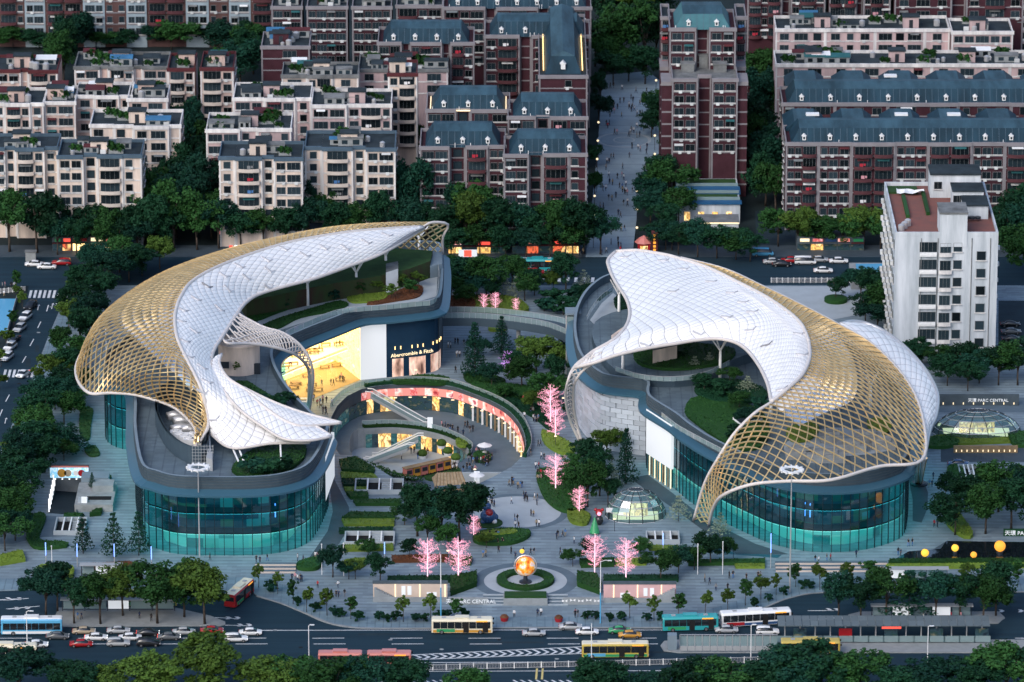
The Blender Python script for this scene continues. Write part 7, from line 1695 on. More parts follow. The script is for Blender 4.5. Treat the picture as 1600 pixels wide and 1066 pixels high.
crowd(9, [(900,402),(1000,402),(1000,385),(900,385)], 'at the shopping street mouth', .06, 12)
crowd(20, [(735,862),(762,835),(830,858),(880,830),(905,845),(890,880),(830,876),(760,876)], 'near the globe fountain', .15, 13)
crowd(20, [(752,776),(800,774),(870,785),(884,806),(860,824),(800,826),(780,810)], 'on the round paved ring', .18, 14)
crowd(20, [(830,700),(845,690),(850,740),(838,760),(820,765),(770,768),(800,750),(824,728)], 'right of the sunken court', .15, 15)
crowd(10, [(700,520),(735,520),(738,600),(700,585)], 'beside the dark store', .15, 16)
crowd(10, [(790,612),(838,636),(846,665),(826,665),(790,626)], 'on the curved walk above the court', .15, 17)
crowd(34, [(690,725),(735,706),(770,715),(790,725),(760,740),(700,745)], 'on the floor of the sunken court', FL1, 18)
crowd(12, [(672,664),(735,668),(765,690),(770,705),(745,690),(700,676)], 'on the inner court walkway', FL1, 33)
crowd(9, [(600,712),(650,700),(700,702),(690,722),(640,730)], 'in the cafe court', FL2, 34)
crowd(12, [(430,905),(540,905),(560,935),(480,940),(440,925)], 'on the left forecourt', .15, 19)
crowd(10, [(1090,905),(1200,895),(1180,925),(1100,940)], 'on the right forecourt', .15, 20)
crowd(9, [(290,873),(480,872),(520,856),(522,866),(480,884),(290,882)], 'along the foot of the crescent mall', .15, 21)
crowd(9, [(1220,872),(1390,868),(1420,850),(1428,860),(1400,876),(1220,880)], 'along the foot of the curved mall', .15, 22)
crowd(10, [(1450,740),(1474,740),(1480,800),(1458,850),(1448,820)], 'on the path right of the curved mall', .15, 23)
crowd(14, [(480,630),(560,603),(560,612),(540,616),(525,640),(500,650)], 'before the gold-lit hall', .15, 24)
crowd(8, [(470,622),(540,596),(545,586),(470,612)], 'inside the gold-lit hall', .25, 25)
crowd(5, [(470,566),(540,545),(545,538),(470,556)], 'upstairs in the gold-lit hall', 5.65, 26)
crowd(8, [(105,400),(215,400),(215,391),(105,391)], 'by the junction shops', .14, 27)
crowd(5, [(0,450),(30,440),(25,470),(0,500)], 'left of the side road', .1, 28)
crowd(5, [(1000,466),(1180,475),(1260,490),(1180,455),(1010,452)], 'beyond the white canopy', .18, 29)
crowd(6, [(770,972),(900,972),(900,960),(770,960)], 'at the fountain kerb', .18, 30)
crowd(4, [(1380,968),(1540,966),(1540,972),(1380,973)], 'waiting on the right traffic island', .22, 31)
crowd(4, [(110,966),(260,966),(260,975),(110,976)], 'waiting on the left traffic island', .22, 32)
same = {}
for o in col.objects:
    if o.name.split('.')[0] == 'person': same.setdefault(o['label'], []).append(o)
for lab, L in same.items():
    if len(L) > 1:
        L.sort(key=lambda o: o.location.y)
        for i, o in enumerate(L): o['label'] = f'{lab}, {"nearest" if i == 0 else "farthest" if i == len(L)-1 else ordw(i+1)+" nearest"}'
        for o in L:
            if len(o['label'].split()) > 16: o['label'] = o['label'].replace(' top and ', ' and ').replace(' trousers', '')
# ================================================================ street furniture, kiosks, signs
def simple(name, label, cat, loc, parts, rz=0.0, group=None):
    """parts: list of (part name, material, MB)"""
    e = empty(name, loc, rz); tag(e, label, cat, group)
    for n, m, b in parts: b.build(n, m, e)
    return e
def B(*a): return MB().box(*a)
# floodlight masts
def mast(px, py, h, label):
    e = empty('light_mast', G(px,py,.15)); tag(e, label, 'light mast', 'tall floodlight masts')
    MB().tube([(0,0,0),(0,0,h)],.17,8,r1=.1).build('pole','silver_steel',e)
    b = MB(); n = 18; vs = []
    for j in range(n):
        w = 2*math.pi*j/n
        for r_, z in ((1.5,h),(1.5,h+.25),(2.2,h+.25),(2.2,h)): vs.append((math.cos(w)*r_,math.sin(w)*r_,z))
    b.add(vs,[(4*j+k,4*j+(k+1)%4,4*((j+1)%n)+(k+1)%4,4*((j+1)%n)+k) for j in range(n) for k in range(4)]).build('ring','white_paint',e)
    for j in range(12):
        w = 2*math.pi*j/12; MB().box(-.22,.22,-.16,.16,-.2,.3).build('floodlight','lamp_clear',e,(math.cos(w)*2.25,math.sin(w)*2.25,h+.1),w)
    for j in range(4):
        w = math.pi/2*j; MB().tube([(0,0,h-.4),(math.cos(w)*1.5,math.sin(w)*1.5,h+.1)],.06,4).build('bracket','white_paint',e)
mast(312,870,19.2,'white mast with floodlight ring before the crescent mall'); mast(1234,926,26.0,'white mast with floodlight ring before the curved mall')
def lamp(px, py, h, label, z=.15, colr='white_paint', low=None, arm=1.6, group=None, name='lamp_post'):
    e = empty(name, G(px,py,z)); tag(e, label, 'lamp post', group)
    MB().tube([(0,0,0 if not low else h*.5),(0,0,h)],.11,6,r1=.08).build('pole',colr,e)
    if low: MB().tube([(0,0,0),(0,0,h*.5)],.14,6).build('lower_pole',low,e)
    if arm:
        MB().tube([(0,0,h),(arm*.6,0,h+.3),(arm,0,h+.25)],.06,5).build('arm',colr,e); MB().box(arm-.2,arm+.6,-.15,.15,h+.17,h+.3).build('lamp_head','lamp_clear',e)
    return e
lamp(689,970,14,'tall lamp post, blue lower half, left of the globe fountain',low='paint_skyblue',arm=0)
lamp(938,974,13,'tall lamp post, blue lower half, right of the globe fountain',low='paint_skyblue')
row_labels([lamp(483,1046,9,'',arm=.5),lamp(43,1024,9,'',arm=.8),lamp(924,1042,9,'',arm=0),lamp(1449,1040,8,'',arm=.5),lamp(1173,1034,7.5,'',arm=.4)],'white lamp post','beside the main road','lamp posts beside the main road')
for o in []: pass
led = []
for (x,y,h) in ((72,884,5),(121,886,5),(179,886,5),(237,890,5),(1204,888,7.5),(601,880,4.5),(1036,866,4.5)):
    e = empty('light_pole',G(x,y,.15)); e['category'] = 'light pole'; led.append(e)
    MB().tube([(0,0,0),(0,0,h*.45)],.09,6).build('pole','silver_steel',e); MB().tube([(0,0,h*.45),(0,0,h)],.1,6).build('light_tube','glow_blue',e)
row_labels(led,'pole with a glowing blue tube','at the front edge of the gardens','blue-lit poles')
fl = []
for (x,y,h) in ((82,912,8),(503,898,6.5),(537,900,7),(1090,898,6.5),(1129,898,7),(166,548,5)):
    e = empty('flagpole',G(x,y,.15)); e['category'] = 'pole'; fl.append(e); MB().tube([(0,0,0),(0,0,h)],.08,6).build('pole','white_paint',e); MB().lathe([(.14,0),(.14,.12),(.02,.2)],8).build('finial','white_paint',e,(0,0,h))
row_labels(fl,'slim white pole','among the front gardens','slim white poles')
# globe lamps along the shopping street
gl = []
for i in range(9):
    for (x,y) in ((929+i*1.0-(i<3)*2,388-i*29),(1003-(i>2)*-28+(i>5)*2-8,380-i*29)):
        if y < 135: continue
        e = empty('globe_lamp',G(x,y,.1)); e['category'] = 'street lamp'; gl.append(e); MB().tube([(0,0,0),(0,0,3.6)],.07,5).build('pole','dark_metal',e)
        MB().lathe([(.05,-.3),(.24,-.18),(.32,0),(.24,.18),(.05,.3)],8).build('globe','glow_soft',e,(0,0,3.9))
row_labels(gl,'lamp with a glowing globe','lining the shopping street','globe lamps of the street')
pl_ = []
for (x,y) in ((742,752),(880,640),(905,765),(868,700),(945,690),(650,596),(1110,870),(1146,872),(700,880),(1016,868),(960,830),(770,470),(840,455)):
    e = empty('garden_lamp',G(x,y,.15)); e['category'] = 'lamp'; pl_.append(e); MB().tube([(0,0,0),(0,0,2.6)],.06,5).build('pole','dark_metal',e); MB().lathe([(.3,0),(.34,.1),(.05,.25)],8).build('shade','glow_soft',e,(0,0,2.6))
row_labels(pl_,'small garden lamp','round the plaza gardens','garden lamps')

# ---- fences on the main road
def fence(pa, pb, n, label, h=1.2, z=.05, m='silver_steel'):
    a, b = G(*pa,z), G(*pb,z); e = empty('road_fence',a.lerp(b,.5)); tag(e,label,'fence'); o = a.lerp(b,.5)
    d = (b-a)/n; ang = math.atan2(d.y,d.x); L = d.length
    pm = MB()
    for k in range(9): pm.box(-L/2+L*(k+.5)/9-.035,-L/2+L*(k+.5)/9+.035,-.03,.03,.15,h-.1)
    pm.box(-L/2,L/2,-.045,.045,h-.12,h); pm.box(-L/2,L/2,-.045,.045,.1,.2); me = pm.mesh('railing_panel',m); pst = MB().box(-.09,.09,-.09,.09,0,h+.1).mesh('post','white_paint')
    for i in range(n): link('railing_panel',me,e,a+d*(i+.5)-o,ang); link('post',pst,e,a+d*i-o)
    return e
fence((655,1048),(1205,1035),26,'grey railing fence along the middle of the main road')
fence((1205,442),(1345,442),16,'grey railing on the far road beyond the bronze shell')
fence((0,459),(40,455),6,'railing at the corner of the far junction')
# barrier wall and station
mat('station_panel',(0.11,0.14,0.155),0.4,rand=.12)
e = empty('bus_station',G(1380,1000,.25)); tag(e,'long station roof of grey panels over a fenced bus platform','bus station'); o = Vector(e.location)
xa, xb = G(1214,1000,0).x-o.x, G(1545,1000,0).x-o.x; n = 26
for i in range(n):
    x0, x1 = xa+(xb-xa)*i/n+.04, xa+(xb-xa)*(i+1)/n-.04
    for j in range(2):
        b = MB(); y0, y1 = -1.9+j*2.2, -1.9+(j+1)*2.2-.06; z0, z1 = 3.7+j*.25, 3.7+(j+1)*.25
        b.add([(x0,y0,z0),(x1,y0,z0),(x1,y1,z1),(x0,y1,z1),(x0,y0,z0-.15),(x1,y0,z0-.15),(x1,y1,z1-.15),(x0,y1,z1-.15)],[(0,1,2,3),(0,4,5,1),(1,5,6,2),(3,7,4,0),(7,6,5,4)]); b.build('roof_panel','station_panel' if 'station_panel' in M else 'ac_unit',e)
for i in range(14):
    x = xa+(xb-xa)*(i+.5)/14; B(x-.12,x+.12,-.1,.1,0,3.7).build('column','silver_steel',e)
    B(x-1.6,x+1.6,-1.7,-1.66,.2,1.5).build('glass_screen','pane_hazed',e)
    if i % 3 == 1: B(x-1.3,x+1.3,-.3,-.1,.6,2.5).build('advert_panel','paint_red' if i == 4 else 'shop_dark',e)
    if i == 7: B(x-1.9,x+1.9,-1.75,-1.6,3.0,3.4).build('line_sign','glow_red',e)
# glazed extension and the barrier to its left
e = empty('platform_barrier',G(1130,1014,.25)); tag(e,'glass and steel barrier on the station platform nose','barrier'); o = Vector(e.location)
xa, xb = G(1062,1014,0).x-o.x, G(1215,1014,0).x-o.x
for i in range(13):
    x0, x1 = xa+(xb-xa)*i/13, xa+(xb-xa)*(i+1)/13; B(x0+.05,x1-.05,1.0,1.05,.2,2.3).build('panel','pane_hazed',e); B(x0-.07,x0+.07,.95,1.1,0,2.5).build('post','silver_steel',e); B(x0+.05,x1-.05,-1.6,-1.5,.2,1.2).build('lower_panel','grey_paint',e)
B(xa,xb,.93,1.12,2.5,2.62).build('top_rail','silver_steel',e); B(xa-2.4,xa-.6,-.6,1.2,0,3).build('pylon','parapet_top',e)
def shelter(px0, px1, py, z, label, ads):
    a, b = G(px0,py,z), G(px1,py,z); e = empty('bus_shelter',a.lerp(b,.5)); tag(e,label,'bus shelter'); L = (b-a).length
    B(-L/2,L/2,-.9,.9,2.7,2.85).build('roof','grey_paint',e)
    k = max(3,int(L/4))
    for i in range(k+1): x = -L/2+.3+(L-.6)*i/k; B(x-.08,x+.08,.5,.66,0,2.7).build('post','dark_metal',e)
    for i in range(k):
        x0 = -L/2+.5+(L-.6)*i/k; x1 = x0+(L-.6)/k-.4
        B(x0,x1,.55,.6,.4,2.4).build('advert' if i in ads else 'glass_panel','screen_white' if i in ads else 'pane_hazed',e)
        B(x0,x1,-.1,.3,.45,.52).build('bench','dark_metal',e)
shelter(95,275,956,.22,'long bus shelter under the left island trees',(2,7)); shelter(125,192,902,.15,'bus shelter with a lit advert behind the left island trees',(1,2)); shelter(1380,1482,908,.15,'bus shelter behind the right island trees',(0,4)); shelter(1360,1520,966,.22,'long bus shelter under the right island trees',(1,3,6))


# ---- forecourt walls with lit panels
def lit_wall(px0, px1, pyb, h, label, m, lights, posters, slope):
    a, b = G(px0,pyb,.15), G(px1,pyb,.15); L = b.x-a.x; e = empty('forecourt_wall',a.lerp(b,.5)); tag(e,label,'wall')
    B(-L/2,L/2,0,.4,0,h).build('wall',m,e); B(-L/2-.1,L/2+.1,-.1,.6,h,h+.5).build('coping','concrete_dark',e); B(-L/2,L/2,-1.4,-1.2,0,1.0).build('front_parapet','stone_wall',e)
    for f in lights: x = -L/2+L*f; B(x-.12,x+.12,-.06,-.002,.3,h-.1).build('light_strip','glow_soft',e)
    for f, z0, z1 in posters: x = -L/2+L*f; B(x-.4,x+.4,-.07,-.003,z0,z1).build('poster','screen_white',e)
    q = MB(); s = -1 if slope < 0 else 1
    for i in range(10): B(s*(L/2)-s*(i+1)*.5-.25,s*(L/2)-s*(i+1)*.5+.25,-1.1,-.1,0,.25+.3*(9-i)*.9).build('step','stone_wall',e)
    return e
mat('wall_warm',(0.62,0.50,0.42),0.7,var=.1); mat('wall_rose',(0.66,0.42,0.42),0.7,var=.1)
lit_wall(583,699,937,3.4,'pale lit wall with posters left of the globe steps','wall_warm',(.3,.63,.97),((.41,1.0,2.9),(.49,1.0,2.9),(.75,.3,1.6),(.83,.3,1.6)),-1)
lit_wall(943,1056,938,3.4,'rose lit wall with posters right of the globe steps','wall_rose',(.14,.47,.8),((.26,.3,1.6),(.34,.3,1.6),(.58,.9,2.6),(.67,.9,2.6)),1)
LOGO = '\u5929\u74b0'
def sign_wall(px0, px1, py, h, label, text, size, ox=0.0, m='stone_wall', lamps=0, z=.15):
    a, b = G(px0,py,z), G(px1,py,z); L = b.x-a.x; e = empty('sign_wall',a.lerp(b,.5)); tag(e,label,'sign'); B(-L/2,L/2,0,.5,0,h).build('wall',m,e)
    if text: lettering('lettering',text,size,'screen_white',e,(ox,-.12,h*.5-size*.36),0)
    for i in range(lamps): x = -L/2+L*(i+.5)/lamps; B(x-.1,x+.1,-.14,0,.3,.75).build('wall_light','glow_soft',e)
    return e
sign_wall(700,762,945,1.5,'stone sign wall reading PARC CENTRAL left of the steps',LOGO+'PARC CENTRAL',1.1,.6)
e = sign_wall(880,938,945,1.5,'stone wall with pale butterfly shapes right of the steps','',1)
for i in range(5):
    q = MB()
    for s in (-1,1): q.add([(0,-.05,0),(s*.55,-.05,.35),(s*.5,-.05,-.25)],[(0,1,2)])
    q.build('butterfly','white_paint',e,(-3.4+i*1.6,0,.8+.15*(i%2)))
sign_wall(1450,1592,634,2.6,'long wall reading PARC CENTRAL beyond the glass bubble',LOGO+' PARC CENTRAL',.95,3.2,'concrete_dark',9)
sign_wall(1568,1650,838,1.5,'low sign wall reading PARC CENTRAL cut by the right edge',LOGO+' PARC CENTRAL',1.15,.2,'leaf_dark')
sign_wall(1490,1590,708,1.6,'lamp-lit retaining wall below the glass bubble','',1,0,'timber',12)
# steps in front of the globe
e = empty('forecourt_steps',G(821,940,.15)); tag(e,'wide stone steps below the globe fountain','stairs')
for i in range(7): B(-8.5,8.5,-2.2+i*.5,-1.7+i*.5,0,.16*(i+1)).build('step',('pale_paving','mid_paving')[i%2],e)
B(-4.4,4.4,-2.3,1.0,0,1.5).build('planter_block','stone_wall',e); B(-4.2,4.2,-2.1,.8,1.5,1.9).build('planter_hedge','leaf_mid',e)
for (x0,x1,y,lab) in ((398,462,892,'beige steps at the foot of the crescent mall'),(1212,1388,890,'beige steps at the foot of the curved mall')):
    a, b = G(x0,y,.15), G(x1,y,.15); e = empty('plaza_steps',a.lerp(b,.5)); tag(e,lab,'stairs'); L = b.x-a.x
    for i in range(6): B(-L/2,L/2,-1.5+i*.8,-.7+i*.8,0,.1*(i+1)).build('step',('wall_warm','mid_paving')[i%2],e)
# globe
e = empty('globe_sculpture',G(821,910,.15)); tag(e,'glowing orange and silver globe sculpture in the fountain','sculpture')
MB().lathe([(1.3,0),(1.3,.25),(.5,.5),(.35,1.4),(.7,1.7)],14).build('pedestal','dark_metal',e)
sign_mat('globe_skin',[(0.3,0.02,0.0),(0.85,0.16,0.01),(0.9,0.42,0.06),(0.6,0.6,0.62),(0.9,0.25,0.02)],.7,.4)
MB().lathe([(2.0*math.cos(t*math.pi/12-math.pi/2)+.001,2.0*math.sin(t*math.pi/12-math.pi/2)) for t in range(13)],20,(0,0,3.5)).build('globe','globe_skin',e,smooth=True)
q = MB(); q.tube([(2.25*math.cos(w*math.pi/12),.2,3.5+2.25*math.sin(w*math.pi/12)) for w in range(25)],.12,6); q.build('ring','silver_steel',e)
MB().lathe([(.1,0),(.45,.25),(.45,.7),(.1,.95)],10,(-.7,0,6.2)).build('finial','glow_yellow',e)
# ---- glass bubbles
def bubble(px, py, rx, ry, h, label, glow, tilt=0.0, nseg=14, nr=6):
    e = empty('glass_bubble',G(px,py,.15),tilt); tag(e,label,'glass dome')
    P = [[(rx*math.cos(2*math.pi*j/nseg)*math.cos(i*math.pi/2/nr), ry*math.sin(2*math.pi*j/nseg)*math.cos(i*math.pi/2/nr), h*math.sin(i*math.pi/2/nr)) for j in range(nseg)] for i in range(nr+1)]
    for i in range(nr):
        for j in range(nseg):
            a,b,c,d = P[i][j],P[i][(j+1)%nseg],P[i+1][(j+1)%nseg],P[i+1][j]; q = MB(); q.quad(a,b,c,d) if i < nr-1 else q.add([a,b,c],[(0,1,2)]); q.build('glass_pane','pane_teal2',e)
    for j in range(nseg): MB().tube([P[i][j] for i in range(nr+1)],.1,4).build('rib','dark_metal',e)
    for i in range(nr): MB().tube(P[i]+[P[i][0]],.08,4).build('ring_rib','silver_steel',e)
    B(-rx*.75,rx*.75,-ry*.5,ry*.5,.02,.12).build('glowing_floor',glow,e); B(-rx*.4,rx*.4,-.3,.3,.1,h*.45).build('inner_wall','glow_shop',e)  # floor and inner wall glow themselves, standing in for interior lamps
    return e
glassmat('pane_teal2',(0.5,0.78,0.8),.12,.05,(0.3,0.5,0.52),.12)
bubble(993,806,6.3,5.0,6.0,'round glass bubble entrance lit from within, before the silver wall','glow_soft')
bubble(1526,676,9.6,5.5,5.2,'wide glass bubble entrance at the right of the curved mall','glow_soft')
e = empty('entrance_sign',G(965,812,.15)); tag(e,'white lettered sign board at the left of the round glass bubble','sign'); B(-2.4,2.4,0,.3,1.6,2.5).build('board','white_paint',e); [B(x,x+.2,0,.2,0,1.6).build('leg','dark_metal',e) for x in (-2,1.8)]
# ---- pool and lanterns
onplaza('pool',[(1395,876),(1420,862),(1470,858),(1478,846),(1660,848),(1660,878),(1395,879)],'pool_water',.06) if 'pool_water' in M else None
def lantern(px, py, r, m, label, base=True):
    e = empty('glowing_lantern',G(px,py,.15)); tag(e,label,'lantern'); n = 12
    MB().lathe([(r*math.cos(t*math.pi/10-math.pi/2)+.001,r*math.sin(t*math.pi/10-math.pi/2)) for t in range(11)],16,(0,0,r+.6)).build('globe',m,e,smooth=True); MB().lathe([(r*.6,0),(r*.6,.5),(r*.3,.65)],12).build('base','dark_metal',e)
    for j in range(4): MB().tube([((r+.02)*math.cos(t*math.pi/8-math.pi/2)*math.cos(j*math.pi/4),(r+.02)*math.cos(t*math.pi/8-math.pi/2)*math.sin(j*math.pi/4),r+.6+(r+.02)*math.sin(t*math.pi/8-math.pi/2)) for t in range(9)],.04,4).build('hoop','paint_orange',e)
lantern(1562,866,1.15,'glow_orange','large orange glowing ball lantern in the dark pool'); lantern(1492,866,.75,'glow_yellow','mid-size amber ball lantern in the pool, left of the large one'); lantern(1521,876,.65,'glow_orange','smallest orange-red ball lantern in the pool'); lantern(1445,874,.8,'glow_yellow','yellow ball lantern at the left tip of the pool')
# ---- things in and by the court
e = empty('thatched_hut',G(702,768,.15),R(8)); tag(e,'thatched hut with brown pitched roof at the court edge','hut')
q = MB(); q.add([(-3.4,-2.6,2.3),(3.4,-2.6,2.3),(3.4,2.6,2.3),(-3.4,2.6,2.3),(-2.6,0,4.3),(2.6,0,4.3)],[(0,1,5,4),(2,3,4,5),(1,2,5),(3,0,4)]); q.build('roof','thatch',e)
for i in range(9):
    x = -3.1+i*.78; MB().tube([(x,-2.62,2.33),(x*.8,-.05,4.36)],.09,4).build('roof_batten','timber',e)
for x in (-2.8,2.8):
    for y in (-2,2): MB().tube([(x,y,0),(x,y,2.4)],.12,6).build('post','timber',e)
B(-2.6,2.6,-1.6,-1.2,0,1.0).build('counter','timber',e)
e = empty('train_stall',G(668,742,FL1),R(35)); tag(e,'row of orange train-like stalls on the court floor','stall')
for i in range(6):
    B(-6+i*2,-4.3+i*2,-.7,.7,.5,2.6).build('carriage','paint_orange' if i % 2 else 'paint_salmon',e); B(-5.8+i*2,-4.5+i*2,-.75,-.7,1.3,2.2).build('window','dark_metal',e); B(-6.1+i*2,-4.2+i*2,-.85,.85,2.6,2.75).build('roof','timber',e)
    for x in (-5.7,-4.7): MB().lathe([(.3,-.1),(.3,.1)],10).build('wheel','tyre',e,(x+i*2,-.75,.32)).rotation_euler = (R(90),0,0)
for i,(x,y,z) in enumerate(((745,758,.15),(757,711,FL1))):
    e = empty('parasol',G(x,y,z)); e['category'] = 'parasol'; MB().tube([(0,0,0),(0,0,2.4)],.05,5).build('pole','silver_steel',e); MB().lathe([(1.7,2.2),(.05,2.9)],8).build('canopy','cloth_white',e); MB().lathe([(.6,.7),(.6,.75)],10).build('table','white_paint',e)
    e['label'] = ('white parasol and table on the plaza edge beside the thatched hut','white parasol and table on the floor of the sunken court')[i]
for (x,y,z,lab) in ((672,672,FL1,'lit white advert pillar at the foot of the escalator'),(745,757,.15,'lit white advert pillar on the plaza beside the hut'),(132,797,.15,'lit white sign pillar at the garage roof')):
    simple('advert_pillar',lab,'sign',G(x,y,z),[('lit_face','screen_white',B(-.6,.6,-.2,.2,.3,2.9)),('base','dark_metal',B(-.7,.7,-.3,.3,0,.3))])
# blue sculpture group
e = empty('blue_sculpture',G(763,818,.15)); tag(e,'glossy blue and red cartoon-like sculpture on a small lawn','sculpture')
def ball(r, c, m, nm, sx=1, sz=1): MB().lathe([(r*sx*math.cos(t*math.pi/10-math.pi/2)+.001,r*sz*math.sin(t*math.pi/10-math.pi/2)) for t in range(11)],14,c).build(nm,m,e,smooth=True)
ball(1.6,(0,0,1.7),'paint_blue','body',1.05,1.0); ball(.9,(-.3,0,3.7),'paint_blue','head'); ball(.85,(.2,-.8,2.6),'paint_red','bundle'); ball(.55,(1.3,-.6,.6),'paint_white','foot'); ball(.55,(-1.1,-.6,.6),'paint_blue','foot'); ball(.5,(-.9,0,4.6),'paint_skyblue','cap'); ball(.7,(1.4,.4,1.3),'paint_blue','arm')
MB().lathe([(3.0,0),(3.0,.25),(2.7,.35)],20).build('lawn_base','lawn',e)
e = empty('festive_figure',G(936,820,.15)); tag(e,'black and red festive figure with a pink face by the lime bed','sculpture')
ball(.9,(0,0,1.0),'paint_black','body',1,1.2); ball(.75,(0,0,2.7),'paint_red','head'); ball(.45,(0,-.5,2.6),'glow_pink','face'); ball(.35,(-.7,0,3.3),'paint_red','ear'); ball(.35,(.7,0,3.3),'paint_red','ear')
simple('green_cone','green cone tree ornament between the light trees','ornament',G(929,834,.15),[('cone','paint_green',MB().lathe([(1.1,.3),(.75,1.5),(.4,2.7),(.03,3.8)],12)),('stem','timber',MB().lathe([(.2,0),(.2,.35)],8))])
# stair openings in the plaza gardens
def opening(px0, px1, py, d, label):
    a, b = G(px0,py,.15), G(px1,py,.15); L = b.x-a.x; e = empty('stair_opening',a.lerp(b,.5)); tag(e,label,'stairwell')
    B(-L/2,L/2,0,d,.02,.06).build('well_shade_sheet','tyre',e)  # black sheet stands in for the shade down the stair shaft
    for (x0,x1,y0,y1) in ((-L/2,L/2,-.3,0),(-L/2,L/2,d,d+.3),(-L/2-.3,-L/2,-.3,d+.3),(L/2,L/2+.3,-.3,d+.3)): B(x0,x1,y0,y1,0,1.0).build('upstand','pale_paving',e)
    for i in range(3):
        x = -L/2+L*(i+1)/4; B(x-.15,x+.15,0,d,.9,1.1).build('beam','white_paint',e)
    for i in range(5): B(L*.05,L*.3,d*.15+i*d*.15,d*.15+i*d*.15+.4,.1,.3+.1*i).build('step','pale_paving',e)
opening(556,628,772,7,'square stairwell with white beams among the hedge stripes'); opening(540,614,853,6,'long stairwell with white beams near the forecourt'); opening(86,130,836,8,'stairwell behind the hooked hedge near the ramp'); opening(1505,1532,762,12,'service stairwell at the right of the curved mall'); opening(1012,1060,850,5,'stone stairwell beside the round glass bubble')
# garage roof block
e = empty('garage_roof',G(148,800,.15)); tag(e,'low concrete garage roof block with dark openings beside the ramp','building')
B(-4.2,3.8,0,14,0,1.6).build('base','concrete',e); B(-2.5,3.2,3,5,1.6,1.7).build('opening','tyre',e); B(-1.0,3.4,8,12,1.6,3.0).build('upper_block','stone_wall',e); B(-3.8,2,14,18,0,2.6).build('rear_block','parapet_top',e)  # the opening is a black slab imitating the shade inside
for i in range(5): B(-3.6,-1.6,1+i*.5,1.4+i*.5,1.6,1.75+i*.08).build('louvre','pale_paving',e)
tree(144,762,3.2,.9,'C',1.8)['label'] = 'small dark cone tree on the garage roof block'
# ---- buildings between street and long brick block
e = empty('blue_roof_pavilion',G(1110,372,0)); tag(e,'low pavilion with deep blue roofs and roof lawn right of the street','building')
x0, x1 = -7.6, 7.6
B(x0,x1,12,34,0,5).build('wall','white_facade',e); B(x0-.4,x1+.4,20,26,5.0,5.4).build('roof_band','blue_roof',e); B(x0-.4,x1+.4,11.5,14,5.0,5.4).build('roof_band','blue_roof',e); B(x0+.4,x1-.4,14.2,19.8,5.0,5.2).build('roof_lawn','lawn',e); B(x0+.4,x1-.4,26.2,33,5.0,5.2).build('roof_lawn','lawn',e)
for y in (14.1,19.9,26.1): B(x0,x1,y-.05,y+.05,5.4,6.2).build('roof_railing','pane_hazed',e)
for i in range(4): B(-6+i*3.4,-4.6+i*3.4,11.9,12,.8,3).build('window','glow_shop',e)
e = empty('lit_gatehouse',G(1122,376,0)); tag(e,'small white gatehouse with a glowing cornice right of the street','building')
B(-4.9,4.9,0,6,0,4.6).build('wall','white_facade',e); B(-5.1,5.1,-.2,6.2,4.6,4.8).build('roof','roof_pale',e); B(-5.0,5.0,-.3,-.2,4.3,4.6).build('light_strip','glow_soft',e)
for x in (-2.6,2.2): link('window',WM['w'],e,(x,-.01,2.2))
e = empty('red_kiosk',G(1008,397,0)); tag(e,'small red-roofed kiosk with a glowing vertical sign at the street mouth','kiosk')
B(-1.8,1.2,0,3,0,2.6).build('wall','paint_red',e); MB().lathe([(2.3,2.6),(1.2,3.6),(.1,4.2)],8,(-.3,1.5,0)).build('roof','paint_salmon',e); B(1.5,3.0,.2,1.0,0,5.6).build('sign_board','maroon_roof',e); B(-1.2,.6,-.05,0,.6,2.0).build('window','glow_shop',e)
for i in range(5): B(1.95,2.55,.1,.19,.7+i*.9,1.25+i*.9).build('sign_character','glow_orange',e)
# lit shops under the far trees
def shop(px0, px1, py, h, label, mats, z=.1):
    a, b = G(px0,py,z), G(px1,py,z); L = b.x-a.x; e = empty('shop_row',a.lerp(b,.5)); tag(e,label,'shop'); B(-L/2,L/2,0,6,0,h).build('wall','concrete_dark',e); n = max(2,int(L/3.2))
    for i in range(n):
        x0 = -L/2+L*i/n+.15; x1 = -L/2+L*(i+1)/n-.15; k_ = (i*5+int(px0))%7; B(x0,x1,-.08,-.002,.2,h*.6).build('shop_window',mats[k_%len(mats)] if k_ not in (2,5) else 'shop_dark',e); B(x0+.1*k_,x1-.1,-.3,-.002,h*.7,h*.9).build('sign_board',('glow_sign_b','paint_red','paint_blue','glow_red','glow_sign_c','paint_green','glow_soft')[k_],e); B(x0-.05,x1+.05,-1.3,-.3,h*.62,h*.66).build('awning','maroon_roof' if k_%2 else 'concrete_dark',e)
shop(82,112,393,3.6,'red-lit shop at the far junction, left of the yellow ones',('glow_shop_red',)); shop(113,212,393,3.8,'row of yellow-lit shops under the junction trees',('glow_shop','glow_warm','glow_shop')); shop(700,790,397,3.4,'lit shop row beyond the gardens left of the street',('glow_shop','shop_dark','glow_shop_red')); shop(800,905,397,3.8,'red and yellow lit shops by the street corner',('glow_shop_red','glow_shop','glow_shop_red')); shop(1245,1350,392,3.4,'warm-lit shops under trees before the long brick block',('shop_dark','glow_shop','glow_shop')); shop(340,640,380,3.4,'dim shop row hidden behind the canopy trees',('shop_dark','shop_teal','shop_dark','glow_shop'))
simple('lit_letter_sign','small white and red lit letters on a roof behind the gold canopy','sign',G(382,391,7.5),[('bar','dark_metal',B(-4,4,0,.15,0,.2))]+[('letter','glow_red' if i == 0 else 'glow_white',B(-3.6+i*1.3,-2.8+i*1.3,-.1,0,.2,1.2)) for i in range(6)])
